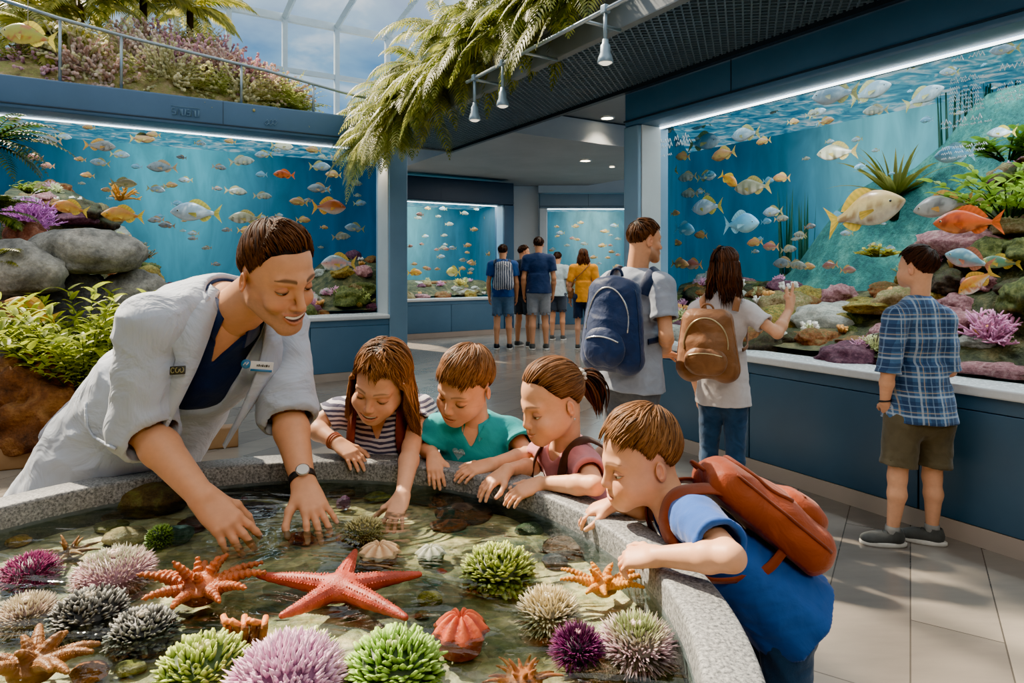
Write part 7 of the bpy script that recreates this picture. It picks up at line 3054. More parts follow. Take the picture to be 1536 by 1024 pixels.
reef(TL, zL, 'left aquarium', 92, 2, 1.1, 5.5, 0.46, 2.0, 0.10, 0.23, dict(mossy=3, tan=2, pink=3, rust=2, pale=2, plum=2, ochre=1.6, dark=1.5))
reef(TF, zF, 'far dark headed aquarium', 28, 3, 0.05, 2.7, 0.35, 1.6, 0.09, 0.18, dict(mossy=2, tan=2, pink=3, rust=2, pale=2, plum=1, ochre=3))
reef(TB, zB, 'far back wall aquarium', 18, 4, 0.1, 2.4, 0.2, 1.5, 0.09, 0.18, dict(mossy=3, tan=2, pink=1, rust=2, dark=2, ochre=1))

# slope rising at the back of the right tank, water haze painted into its colour
m = MB()
U, Vv = np.meshgrid(np.linspace(-1.2, 3.4, 60), np.linspace(1.45, 2.28, 20), indexing='ij')
lo_, hi_ = ulim(TR, Vv)
U = np.clip(U, lo_ + 0.01, hi_ - 0.01)
Z = zR(U, Vv) + 1.05 * smooth((Vv - 1.45) / 0.48) * smooth((U + 0.1) / 1.3) - 0.05
W = TR.a + U.reshape(-1, 1) * TR.u + Vv.reshape(-1, 1) * TR.v
W[:, 2] = np.minimum(Z.ravel() + 0.05 * fbm(W, 5, 3, 9), TR.zt + 0.12)
i, j = np.meshgrid(np.arange(59), np.arange(19), indexing='ij')
m.add(W, np.stack([i * 20 + j, (i + 1) * 20 + j, (i + 1) * 20 + j + 1, i * 20 + j + 1], -1).reshape(-1, 4))
o = m.build('reef_slope', stone_mat('hazy_slope', hx('#14484c'), hx('#2c6c66'), hx('#5a9484'), 5, 0.8, 0.9), origin=TR.w(1, 1.8, 1.2))
tag(o, 'hazy teal slope rising at the back of the right aquarium', 'slope', kind='stuff')
# corals, weeds and anemones
def put(T_or_name, m, mat, label, cat, pos):
    o = m.build(T_or_name, mat, origin=pos)
    return tag(o, label, cat)


r = np.random.default_rng(12)


def coral_at(tk, px, py, v, h, c0, c1, label, nb=26, rad=0.008, seed=1, sub=6):
    p = tk.ray(px, py, v)
    m = MB()
    branch_coral(m, p, h, np.random.default_rng(seed), c0, c1, nb, sub, rad)
    return put('branching_coral', m, M_CORAL, label, 'coral', p)


# little corals scattered over the reefs: four made, the rest copied
LIT = []
for k, (c0, c1, w_) in enumerate((('#a04c78', '#f0b0d0', 'pink'), ('#a0581c', '#f0b060', 'orange'), ('#7c7c40', '#dce0a0', 'pale green'), ('#a89888', '#f4ece0', 'cream white'))):
    m = MB()
    rk = np.random.default_rng(200 + k)
    if k % 2 == 0:
        branch_coral(m, A(0, 0, 0), 1.0, rk, hx(c0), hx(c1), 30, 5, 0.055)
    else:
        for j in range(16):
            a, rr_ = rk.uniform(0, 6.28), rk.uniform(0, 0.5)
            q = A(math.cos(a) * rr_, math.sin(a) * rr_, -0.1)
            h_ = rk.uniform(0.4, 0.9)
            e_ = q + A(math.cos(a) * 0.25, math.sin(a) * 0.25, h_)
            m.tube([q, lerp(q, e_, 0.6), e_], [0.11, 0.10, 0.13], 9, np.array([hx(c0), lerp(np.array(hx(c0)), np.array(hx(c1)), 0.5), hx(c1)]))
    LIT.append((m, w_, 'small %s %s coral' % (w_, 'branching' if k % 2 == 0 else 'tube')))
_lit = {}
rl = np.random.default_rng(44)
for tk, zf, wh, n_, u0, u1, v0, v1 in ((TR, zR, 'right aquarium', 64, -0.6, 2.9, 0.32, 1.7), (TL, zL, 'left aquarium', 44, 1.3, 5.3, 0.5, 1.7), (TF, zF, 'far dark headed aquarium', 12, 0.2, 2.5, 0.4, 1.2)):
    for j in range(n_):
        k = int(rl.integers(0, 4))
        u, v = rl.uniform(u0, u1), rl.uniform(v0, v1)
        sz = rl.uniform(0.06, 0.12)
        lo_, hi_ = ulim(tk, v)
        u = min(max(u, lo_ + sz), hi_ - sz)
        pos = tk.w(u, v, float(zf(np.array(u), np.array(v))) + 0.06)
        if k not in _lit:
            _lit[k] = LIT[k][0].build('small_coral', M_CORAL)
            o = _lit[k]
        else:
            o = _lit[k].copy()
            COL.objects.link(o)
            o.name = 'small_coral'
        o.location = [float(x) for x in pos]
        o.scale = (sz,) * 3
        o.rotation_euler = (0, 0, rl.uniform(0, 6.28))
        tag(o, f'{LIT[k][2]} among the rocks of the {wh}', 'coral', f'{LIT[k][1]} corals of the {wh}')

coral_at(TR, 1488, 516, 0.55, 0.22, hx('#8c3a66'), hx('#eaa0c8'), 'pink branching coral by the sill right of the plaid shirt boy', 46, 0.010, 3, 8)
coral_at(TR, 1425, 470, 0.75, 0.10, hx('#8c4a10'), hx('#e8a83c'), 'small golden branching coral left of the pink coral', 20, 0.008, 4)
coral_at(TR, 1010, 500, 0.5, 0.12, hx('#a06a5c'), hx('#f0c0b0'), 'salmon pink branching coral between the couple at the sill', 24, 0.009, 5)
coral_at(TL, 45, 345, 0.30, 0.34, hx('#6c2a70'), hx('#d880d0'), 'large purple branching coral at the left end of the left aquarium', 90, 0.010, 6, 12)
coral_at(TL, 180, 300, 1.0, 0.22, hx('#8c5010'), hx('#f0a830'), 'orange finger coral behind the yellow fish of the left aquarium', 16, 0.016, 7, 3)
coral_at(TL, 215, 388, 0.7, 0.20, hx('#3c2c14'), hx('#8a7a48'), 'brown bushy coral above the boulders of the left aquarium', 30, 0.008, 8)
coral_at(TL, 540, 455, 0.6, 0.20, hx('#5c6428'), hx('#b8c468'), 'yellow green coral in the right corner of the left aquarium', 30, 0.010, 9)
coral_at(TF, 690, 428, 0.6, 0.16, hx('#7c6414'), hx('#e8d468'), 'yellow coral in the far dark headed aquarium', 22, 0.014, 10)

# spiky plant of long blades in the right tank
p = TR.ray(1343, 275, 1.75)
m = MB()
rr = np.random.default_rng(5)
for k in range(34):
    a = rr.uniform(0, 2 * PI)
    e = rr.uniform(0.35, 1.45)
    blade(m, p + A(math.cos(a), math.sin(a), 0) * 0.02 + A(0, 0, -0.1), A(math.cos(a) * math.cos(e), math.sin(a) * math.cos(e), math.sin(e)), rr.uniform(0.32, 0.55), 0.020, hx('#3c4a14'), lerp(np.array(hx('#8c8a34')), np.array(hx('#c0b060')), rr.uniform()), rr, 0.8)
m.tube([p - A(0, 0, 0.05), p - A(0, 0, 0.3)], [0.03, 0.045], 8, hx('#3c3a1c'))
put('spiky_plant', m, M_LEAF, 'spiky underwater plant with long olive blades in the right aquarium', 'plant', p)


def bush_at(p, h, sp, c0, c1, label, seed, stems=18, leaves=9, ll=0.09, lw=0.018, name='leafy_plant'):
    m = MB()
    leafy(m, p, h, sp, c0, c1, np.random.default_rng(seed), stems, leaves, ll, lw)
    return put(name, m, M_LEAF, label, 'plant', p)


bush_at(TR.ray(1512, 330, 1.0), 0.42, 0.30, hx('#2c5014'), hx('#98b83c'), 'bright green leafy plant at the right edge of the right aquarium', 3, 30, 10, 0.10, 0.018)
bush_at(TR.ray(1512, 240, 1.2), 0.26, 0.25, hx('#1c3c10'), hx('#6c9434'), 'dark green leafy plant high at the right edge of the picture', 4, 22, 10, 0.10, 0.018)
bush_at(TR.ray(1318, 385, 1.1), 0.12, 0.20, hx('#5c6414'), hx('#c8b840'), 'low yellow green plant above the head of the plaid shirt boy', 5, 20, 9, 0.05, 0.012)
bush_at(TL.ray(45, 290, 0.8), 0.16, 0.2, hx('#2c4010'), hx('#98a83c'), 'low green plant above the purple coral', 6, 18, 9, 0.06, 0.014)
# weeds behind the fish in the right tank: tall kelp
for k, (px, py, v, h) in enumerate(((1180, 330, 1.9, 0.34), (1205, 335, 2.0, 0.30), (1425, 215, 2.05, 0.75), (1465, 215, 2.0, 0.85), (1505, 225, 2.05, 0.8))):
    p = TR.ray(px, py, v)
    m = MB()
    for b_ in range(9):
        a = rr.uniform(0, 6.28)
        q = p + A(math.cos(a), math.sin(a), 0) * rr.uniform(0, 0.08)
        blade(m, q - A(0, 0, 0.75), A(math.cos(a) * 0.05, math.sin(a) * 0.05, 1), h * rr.uniform(0.7, 1.05) + 0.75, 0.014, hx('#123c34'), hx('#3c7a5c'), rr, -0.02, 10)
    put('kelp', m, M_LEAF, ['short blue green kelp tuft behind the woman', 'second short kelp tuft, right of the first behind the woman', 'tall dark kelp left of the lettering panel', 'tall dark kelp below the lettering at the right', 'tall dark kelp at the far right of the right aquarium'][k], 'plant', p)

# ------------------------------------------------------------------ fish
CR_, YEL, ORG, GRY, SIL, BLU = hx('#e8ddb4'), hx('#e6b02c'), hx('#d8651c'), hx('#7d8488'), hx('#b9cdd4'), hx('#7fb4cc')
def dirpx(tk, s, tilt=0.0):
    """direction along the tank, s = 1 to the right"""
    return tk.u * s + UP * tilt


def hfish(tk, px, py, v, wpx, s, parts, label, tilt=0.0):
    p = tk.ray(px, py, v)
    a = tk.ray(px - wpx / 2, py, v)
    b = tk.ray(px + wpx / 2, py, v)
    return hero_fish(label, parts, p, np.linalg.norm(b - a), dirpx(tk, s, tilt))


F_cream = fish_parts(hx('#d9c48c'), hx('#b5893c'), hx('#f0ead4'), hx('#e2b93c'), 0.44, spots=hx('#8c5a20'), seed=2)
F_oran = fish_parts(hx('#d65a1a'), hx('#a83c10'), hx('#ee8c3c'), hx('#e0641c'), 0.40, spots=hx('#8c2c0c'), seed=3)
F_grey = fish_parts(hx('#84807c'), hx('#55504c'), hx('#b0aca4'), hx('#c08c3c'), 0.40, spots=hx('#44403c'), seed=4)
F_yel = fish_parts(hx('#e0a020'), hx('#b87414'), hx('#f0c858'), hx('#f0c43c'), 0.42, spots=hx('#c06818'), seed=5)
F_silv = fish_parts(hx('#98b0bc'), hx('#56748a'), hx('#dce4e4'), hx('#c8b850'), 0.42, spots=hx('#dce8ec'), seed=6)
F_white = fish_parts(hx('#a8a68c'), hx('#68623e'), hx('#e4e0cc'), hx('#b8a45c'), 0.38, band=hx('#7a7a5c'), seed=7)
F_blue = fish_parts(hx('#6cb0cc'), hx('#3c84ac'), hx('#a4d8e4'), hx('#8cc4d4'), 0.48, seed=8)
F_rw = fish_parts(hx('#b45a24'), hx('#8c3c14'), hx('#d8c8b4'), hx('#e8a83c'), 0.46, seed=9)
F_parr = fish_parts(hx('#6c9ca8'), hx('#4c7c94'), hx('#d49c90'), hx('#c87c5c'), 0.44, spots=hx('#a8c8c8'), seed=10)
F_green = fish_parts(hx('#4c7c5c'), hx('#3c6450'), hx('#8cac7c'), hx('#d8b83c'), 0.36, spots=hx('#c8b040'), seed=11)
F_koi = fish_parts(hx('#e8a028'), hx('#c87414'), hx('#f4ece0'), hx('#e8b440'), 0.42, spots=hx('#d86c1c'), seed=12)
hfish(TR, 1297, 318, 0.7, 118, 1, F_cream, 'big cream fish with yellow fins in the right aquarium', 0.22)
hfish(TR, 1450, 334, 0.6, 104, -1, F_oran, 'big orange fish beside the grey one in the right aquarium', 0.03)
hfish(TR, 1414, 309, 0.95, 92, -1, F_grey, 'big speckled grey fish behind the orange one in the right aquarium', -0.12)
hfish(TR, 1452, 390, 0.55, 74, -1, F_parr, 'teal and pink parrot like fish right of the plaid shirt boy\'s head', 0.30)
hfish(TR, 1464, 424, 0.40, 66, -1, F_koi, 'orange and white fish pointing down over the rocks', -0.75)
hfish(TR, 1500, 394, 0.75, 64, -1, F_green, 'dark green fish with yellow fins at the right edge', 0.05)
hfish(TR, 1255, 229, 0.9, 60, -1, F_white, 'white banded fish above the cream fish', 0.06)
hfish(TR, 1128, 281, 0.9, 54, -1, F_white, 'white banded fish above the head of the woman', 0.02)
hfish(TR, 1060, 311, 0.8, 46, -1, F_silv, 'silver fish left of the woman\'s head', -0.02)
hfish(TR, 1112, 336, 0.8, 52, 1, F_blue, 'light blue deep bodied fish beside the woman\'s head', 0.0)
hfish(TR, 1093, 270, 0.9, 30, 1, F_yel, 'small yellow fish diving in the right aquarium', -0.7)
hfish(TR, 1502, 199, 0.7, 44, -1, F_silv, 'silver fish at the right edge above the leafy plant', 0.1)
hfish(TL, 294, 319, 0.8, 76, -1, F_silv, 'large silver blue fish with yellow tail in the left aquarium')
hfish(TL, 184, 323, 0.55, 64, -1, F_yel, 'yellow fish facing left beside the large silver fish', 0.04)
hfish(TL, 162, 360, 0.50, 58, -1, F_yel, 'yellow fish swimming low over the boulders of the left aquarium', 0.20)
hfish(TL, 105, 312, 0.50, 56, -1, F_yel, 'yellow fish right of the purple coral', 0.22)
hfish(TL, 494, 311, 0.7, 50, 1, F_rw, 'orange fish with white belly at the right end of the left aquarium', 0.02)
hfish(TL, 426, 262, 0.8, 32, -1, F_oran, 'small orange fish above the hair of the white coated man')
hfish(TL, 368, 327, 0.7, 50, -1, F_white, 'grey white fish left of the hair of the white coated man', -0.05)
hfish(TL, 186, 275, 0.8, 40, 1, fish_parts(hx('#8c7c48'), hx('#5c4c24'), hx('#d8cc90'), hx('#8c8450'), 0.40, seed=14), 'olive fish above the yellow fish of the left aquarium')
hfish(TL, 423, 219, 0.8, 34, 1, fish_parts(hx('#d8d4b8'), hx('#a89c64'), hx('#f0ecd8'), hx('#a8a06c'), 0.42, seed=15), 'cream fish high above the white coated man')
hfish(TL, 150, 219, 1.0, 48, 1, F_grey, 'long grey fish high in the left aquarium')
hfish(TL, 508, 395, 0.55, 52, -1, fish_parts(hx('#c88c84'), hx('#6c9cac'), hx('#e8d8c0'), hx('#d8b048'), 0.46, spots=hx('#5c8ca0'), seed=16), 'pink and blue fish by the reef right of the white coated man')
hfish(TF, 622, 409, 0.7, 22, 1, F_yel, 'yellow fish at the left of the far dark headed aquarium')
p = TF.ray(680, 408, 0.55)
hero_fish('round yellow fish over the reef of the far dark headed aquarium', fish_parts(hx('#d8c860'), hx('#a89830'), hx('#e8e4b0'), hx('#c8b850'), 0.6, seed=17), p, 0.33, -TF.u)

# schools: one of each kind, then copies
def one(parts, mats):
    m = MB()
    for k, q in parts.items():
        m.merge(q, col=np.concatenate(q.C) * 0.72 * 0.8 + np.array(hx('#3c7a94')) * 0.2)  # dimmed and tinted blue: water haze painted into the fish colours
    return m


KIN = dict(silver=(F_silv, 'small silver fish'), white=(F_white, 'small pale banded fish'), yellow=(F_yel, 'small yellow fish'), orange=(F_rw, 'small orange and white fish'), grey=(F_grey, 'small brownish grey fish'), blue=(F_blue, 'small light blue fish'))
PRO = {}


def small(kind, tk, where, pos, length, s, tilt):
    parts, words = KIN[kind]
    if kind not in PRO:
        PRO[kind] = one(parts, None).build('fish', M_FISH)
        o = PRO[kind]
    else:
        o = PRO[kind].copy()
        COL.objects.link(o)
        o.name = 'fish'
    x = nrm(tk.u * s + UP * tilt + tk.v * 0.0)
    up = nrm(UP - x * x[2])
    M_ = np.stack([x, np.cross(up, x), up], 1) * length
    mm = Matrix.Identity(4)
    for i in range(3):
        for j in range(3):
            mm[i][j] = float(M_[i, j])
    o.matrix_world = mm
    o.location = [float(c) for c in pos]
    q = mm.to_3x3().normalized().to_euler()
    o.rotation_euler = q
    o.scale = (length,) * 3
    tag(o, f'{words} of the school in the {where}', 'fish', f'{words} of the {where}')
    return o


def fl(tk, px, py, v, w_):
    a, b = tk.ray(px - w_ / 2, py, v), tk.ray(px + w_ / 2, py, v)
    return tk.ray(px, py, v), np.linalg.norm(b - a)


listL = [(363, 242, 38, 'white'), (480, 250, 32, 'silver'), (448, 303, 28, 'yellow'), (354, 287, 34, 'white'), (394, 294, 28, 'white'), (234, 284, 28, 'silver'), (243, 251, 46, 'grey'), (214, 208, 38, 'yellow'), (230, 202, 22, 'yellow'),
         (133, 191, 20, 'yellow'), (74, 211, 38, 'grey'), (51, 236, 28, 'orange'), (71, 249, 22, 'orange'), (120, 239, 18, 'yellow'), (131, 263, 22, 'yellow'), (329, 251, 22, 'grey'), (326, 283, 16, 'grey'), (369, 346, 26, 'yellow'), (234, 330, 26, 'grey'),
         (250, 338, 26, 'grey'), (90, 182, 24, 'yellow'), (256, 278, 22, 'yellow'), (278, 270, 22, 'silver'), (470, 225, 24, 'yellow'), (508, 236, 24, 'grey'), (525, 238, 22, 'silver'), (532, 342, 30, 'silver'), (478, 283, 34, 'grey'), (500, 262, 24, 'yellow'), (533, 275, 22, 'white'),
         (455, 330, 22, 'yellow'), (512, 355, 28, 'white'), (540, 305, 20, 'silver'), (20, 178, 24, 'orange'), (150, 244, 30, 'silver'), (95, 205, 26, 'silver'), (180, 232, 30, 'silver'), (395, 232, 26, 'silver'), (440, 205, 24, 'white'), (300, 215, 18, 'silver'), (345, 212, 18, 'yellow'),
         (290, 350, 18, 'silver'), (310, 372, 16, 'white'), (340, 345, 16, 'grey'), (265, 305, 18, 'blue'), (392, 262, 18, 'blue'), (205, 250, 18, 'blue'), (272, 236, 16, 'grey'), (415, 180 + 45, 14, 'silver'), (160, 285, 18, 'yellow')]
rr = np.random.default_rng(77)
for px, py, w_, kd in listL:
    p, L_ = fl(TL, px, py, rr.uniform(0.6, 1.7), w_)
    small(kd, TL, 'left aquarium', p, L_, rr.choice([-1, 1]), rr.normal(0, 0.06))
for k in range(26):
    px, py = rr.uniform(30, 545), rr.uniform(195, 400)
    p, L_ = fl(TL, px, py, rr.uniform(1.5, 2.2), rr.uniform(9, 16))
    if p[2] > float(zL(np.dot(p - TL.a, TL.u), np.dot(p - TL.a, TL.v))) + 0.12:
        small(['silver', 'grey', 'blue', 'yellow', 'white'][k % 5], TL, 'left aquarium', p, L_, rr.choice([-1, 1]), rr.normal(0, 0.06))
listR = [(1056, 214, 46, 'silver'), (1085, 232, 36, 'yellow'), (1002, 260, 28, 'yellow'), (1031, 266, 28, 'white'), (1060, 265, 28, 'silver'), (989, 300, 20, 'yellow'), (1027, 344, 30, 'blue'), (1013, 320, 14, 'yellow'), (1015, 365, 16, 'yellow'), (1051, 353, 20, 'yellow'),
         (1172, 267, 26, 'yellow'), (1159, 318, 30, 'silver'), (1172, 328, 22, 'white'), (1132, 364, 24, 'yellow'), (1156, 370, 24, 'orange'), (1183, 374, 24, 'white'), (1252, 142, 68, 'silver'), (1306, 138, 60, 'silver'), (1313, 166, 38, 'white'), (1386, 145, 60, 'silver'),
         (1118, 202, 42, 'silver'), (1239, 182, 24, 'yellow'), (1190, 183, 18, 'yellow'), (1226, 170, 26, 'silver'), (1145, 212, 22, 'yellow'), (1024, 235, 22, 'yellow'), (1034, 291, 26, 'white'), (1218, 170, 20, 'white'), (1507, 74, 46, 'silver'), (1431, 232, 60, 'blue'), (1050, 186, 30, 'silver'), (1010, 215, 24, 'silver'),
         (1002, 196, 18, 'white'), (1085, 168, 24, 'silver'), (1150, 150, 26, 'silver'), (1375, 96, 30, 'silver'), (1424, 108, 30, 'silver'), (1352, 100, 22, 'white'), (1455, 60, 24, 'silver'), (1200, 352, 20, 'white'), (1215, 340, 18, 'grey'), (1080, 395 - 20, 22, 'grey'), (1020, 396, 26, 'yellow'), (1040, 397, 26, 'orange'), (1195, 398, 30, 'white'), (1176, 395, 34, 'grey'), (1245, 398, 24, 'orange'), (1212, 400, 22, 'yellow'), (1272, 405, 24, 'orange'),
         (1290, 250, 18, 'blue'), (1310, 380 - 12, 18, 'white'), (1335, 372, 16, 'silver'), (1270, 350, 20, 'silver'), (1390, 180, 20, 'blue')]
for px, py, w_, kd in listR:
    p, L_ = fl(TR, px, py, rr.uniform(0.5, 1.4), w_)
    small(kd, TR, 'right aquarium', p, L_, rr.choice([-1, -1, 1]), rr.normal(0, 0.07) + (0.12 if py < 180 else 0))
for k in range(34):
    px = rr.uniform(985, 1520)
    py = rr.uniform(200 - (px - 985) * 0.25, 380)
    p, L_ = fl(TR, px, py, rr.uniform(1.0, 1.4), rr.uniform(9, 17))
    if p[2] > float(zR(np.dot(p - TR.a, TR.u), np.dot(p - TR.a, TR.v))) + 0.1:
        small(['silver', 'blue', 'blue', 'white', 'silver'][k % 5], TR, 'right aquarium', p, L_, rr.choice([-1, 1]), rr.normal(0, 0.08))
for tk, wh, n_, x0, x1, y0, y1 in ((TF, 'far dark headed aquarium', 34, 615, 738, 312, 425), (TB, 'far back wall aquarium', 34, 824, 938, 325, 430)):
    for k in range(n_):
        px, py = rr.uniform(x0, x1), rr.uniform(y0, y1)
        p, L_ = fl(tk, px, py, rr.uniform(0.4, 1.3), rr.uniform(7, 14))
        small(['yellow', 'silver', 'white', 'yellow', 'orange'][k % 5], tk, wh, p, L_, rr.choice([-1, 1]), rr.normal(0, 0.06))
# ------------------------------------------------------------------ rocky bank at the left, outside the tank
M_BOUL = stone_mat('boulder_grey', hx('#3a3b3a'), hx('#7b7b76'), hx('#a8a69c'), 4, 0.9, 0.85)
M_BOUL2 = stone_mat('boulder_dark', hx('#26262a'), hx('#55565a'), hx('#7d7e80'), 4, 0.9, 0.85)
M_BROWN = stone_mat('boulder_brown', hx('#2c170a'), hx('#6b4020'), hx('#9c6a3a'), 5, 1.0, 0.8)
M_MOSSR = stone_mat('boulder_moss', hx('#1c1a10'), hx('#44401f'), hx('#6c6638'), 6, 1.0, 0.9, hx('#4c5a20'))
M_REDR = stone_mat('boulder_red', hx('#3c1c14'), hx('#7a4430'), hx('#a87058'), 8, 1.0, 0.85)


def boulder(label, px, py, Y, wpx, hpx, mat, seed, sub=5, ridg=0.12, depth=0.8, rough=0.22, name='boulder'):
    p = P(px, py, Y)
    sx, sz = wpx / 2 / FPX * Y, hpx / 2 / FPX * Y
    V, F = rock_mesh(seed, sub, rough, ridg + 0.06, 1.0)
    V = V * (1 + 0.02 * fbm(V, 22, 3, seed))[:, None]
    V = V / np.abs(V).max(0)
    m = MB()
    m.add(V * A(sx, sx * depth, sz) + p, F)
    return tag(m.build(name, mat, origin=p), label, 'rock')


boulder('huge dark rock mass at the back of the left rock bank', 20, 585, 5.6, 420, 400, M_BOUL2, 101, 5, 0.15, 0.22)
boulder('smooth grey boulder under the yellow fish at the left', 128, 388, 5.55, 176, 92, M_BOUL, 102, 4, 0.06, 0.6, 0.16)
boulder('grey boulder at the left edge beside the smooth one', 30, 412, 5.3, 150, 110, M_BOUL, 103, 4, 0.08, 0.6, 0.16)
boulder('tan grey boulder behind the green plant, right end of the bank', 195, 440, 5.7, 130, 76, M_BOUL, 104, 4, 0.05, 0.5, 0.15)
boulder('reddish brown coral rock between purple coral and boulders', 42, 362, 5.6, 80, 62, M_REDR, 105, 4, 0.2, 0.6)
boulder('dark grey rock at the left edge under the floating yellow fish', 22, 545, 5.0, 130, 140, M_BOUL2, 106, 4, 0.12, 0.6)
boulder('big craggy brown rock in the lower left', 52, 622, 4.66, 210, 200, M_BROWN, 107, 5, 0.34, 0.55, 0.2)
boulder('smaller craggy brown rock right of the big one', 150, 600, 4.85, 110, 110, M_BROWN, 108, 4, 0.30, 0.6, 0.2)
boulder('brown log shaped rock at the left edge', 12, 478, 5.0, 120, 56, M_BROWN, 109, 4, 0.15, 0.5)
boulder('low mossy rock at the foot of the left bank', 40, 694, 4.62, 150, 56, M_MOSSR, 110, 4, 0.2, 0.4)
boulder('mossy rock at the foot of the bank near the white coat', 128, 672, 4.75, 90, 64, M_MOSSR, 111, 4, 0.2, 0.5)
# wooden kerb along the bank
m = MB()
a_, b_ = A(-5.2, 3.75, 0), A(-2.15, 5.05, 0)
d_ = nrm(b_ - a_)
Mk = M3(d_, A(-d_[1], d_[0], 0))
m.box((0, -0.06, 0.0), (np.linalg.norm(b_ - a_), 0.06, 0.16), M=Mk, t=a_, bevel=0.012)
o = m.build('kerb', simple('kerb_wood', hx('#8d6a48'), 0.6, 0.3, 4), origin=a_)
tag(o, 'low brown kerb along the foot of the rock bank', 'kerb')
# big leafy plant on the bank
p = P(128, 600, 4.75)
m = MB()
leafy(m, p, 0.98, 0.42, hx('#3f5c10'), hx('#bccb3c'), np.random.default_rng(4), 80, 22, 0.13, 0.019)
tag(m.build('leafy_plant', M_LEAF, origin=p), 'large bright green leafy plant on the rock bank behind the white coat', 'plant')
for k, (px, py, Y, n_, L_, c0, c1, lb) in enumerate((
        (-20, 215, 5.6, 12, 0.75, '#16280c', '#4c6a24', 'dark fern hanging at the left edge beside the left aquarium'),
        (-15, 320, 5.5, 9, 0.45, '#26380c', '#8a9a34', 'green fern at the left edge above the purple coral'),
        (-10, 395, 5.2, 7, 0.35, '#3c4a10', '#b0b040', 'yellow green fern tuft at the left edge above the boulders'))):
    p = P(px, py, Y)
    m = MB()
    rr = np.random.default_rng(40 + k)
    for j in range(n_):
        an = rr.uniform(-1.2, 1.2)
        frond(m, p, A(math.cos(an), -0.3 * math.sin(an), rr.uniform(-0.2, 0.9)), L_ * rr.uniform(0.7, 1.1), hx(c0), hx(c1), rr, 18, 0.13, 1.2)
    tag(m.build('fern', M_LEAF, origin=p), lb, 'plant')
hero_fish('yellow fish floating over the rocks at the left edge', fish_parts(hx('#d8a420'), hx('#a8781c'), hx('#e8c868'), hx('#d8b040'), 0.34, spots=hx('#a05c18'), seed=31), P(46, 466, 4.75), 0.44, A(-1, 0.1, 0.34))
hf = hero_fish('yellow fish floating among the palms in the upper left corner', fish_parts(hx('#b8b030'), hx('#8c9c28'), hx('#d8d068'), hx('#e0d050'), 0.34, spots=hx('#c05c3c'), seed=32), P(42, 54, 5.2), 0.50, A(-1, 0.1, 0.20))
m = MB()
m.tube([P(42, 45, 5.2), P(42, 45, 5.2) + UP * 2.0], 0.003, 5)  # made-up wire, added to hold up the floating fish
m.build('added_wire', M_STEEL, hf)

# ------------------------------------------------------------------ planted bank above the left aquarium
def on_left(px, py, v):
    return TL.ray(px, py, v)


r = np.random.default_rng(21)
PALS = [('#8c8840', '#f4eaa8'), ('#b08878', '#fce0d0'), ('#7c8a34', '#dce088'), ('#bc9484', '#fff0e0'), ('#9c9850', '#fcf4c8'), ('#a87888', '#f0c4cc')]
PWORD = ['straw yellow', 'pale pink', 'olive green', 'peach', 'pale yellow', 'mauve pink']
bank = [(150, 118, 0.7), (185, 100, 1.0), (205, 132, 0.35), (232, 98, 0.9), (250, 120, 0.5), (278, 96, 1.1), (285, 138, 0.3), (310, 108, 0.9), (318, 140, 0.4), (345, 118, 0.9), (355, 148, 0.35), (378, 128, 0.8), (392, 152, 0.4), (412, 140, 0.7), (428, 156, 0.4), (120, 128, 0.5), (95, 120, 0.9), (330, 92, 1.5), (265, 76, 1.5), (215, 72, 1.5), (440, 164, 0.3), (160, 140, 0.3), (110, 95, 0.6), (60, 110, 0.6), (140, 80, 1.0), (172, 128, 0.5), (18, 100, 0.7), (90, 82, 1.2), (200, 85, 1.3), (240, 75, 1.6), (300, 82, 1.6), (130, 110, 0.5)]
for k, (px, py, v) in enumerate(bank):
    p = on_left(px, py, max(v, 0.5))
    c0, c1 = (np.array(hx(c)) for c in PALS[k % 6])
    m = MB()
    h_ = 0.50 if k % 6 in (1, 3, 5) else 0.54
    for j in range(130):
        a = r.uniform(0, 6.28)
        e = r.uniform(-0.1, 1.4)
        L_ = h_ * r.uniform(0.6, 1.1)
        d = A(math.cos(a) * math.cos(e), math.sin(a) * math.cos(e), math.sin(e))
        if k % 6 in (0, 2):
            frond(m, p - UP * 0.1, d, L_, c0, c1, r, 10, 0.08, 1.0, 0.010)
        else:
            q = p - UP * 0.1
            pts = [q]
            w_ = r.uniform(-4, 4)
            for i in range(7):
                d = nrm(d + A(math.sin(w_ + i), math.cos(w_ * 1.3 + i), -0.25) * 0.28)
                q = q + d * L_ / 7
                pts.append(q)
            cc = lerp(c0, c1, r.uniform(0.2, 1))
            m.tube(pts, np.linspace(0.016, 0.008, 8), 4, np.array([cc * (0.75 + 0.3 * i / 7) for i in range(8)]))
            for i in range(3, 8):
                m.ball(pts[i] + r.normal(0, 0.008, 3), 0.020, 3, col=cc * 1.1)
    tag(m.build('bank_shrub', M_LEAF, origin=p), f'{PWORD[k % 6]} shrub on the sunlit planted bank above the left aquarium', 'plant', f'{PWORD[k % 6]} shrubs on the planted bank')
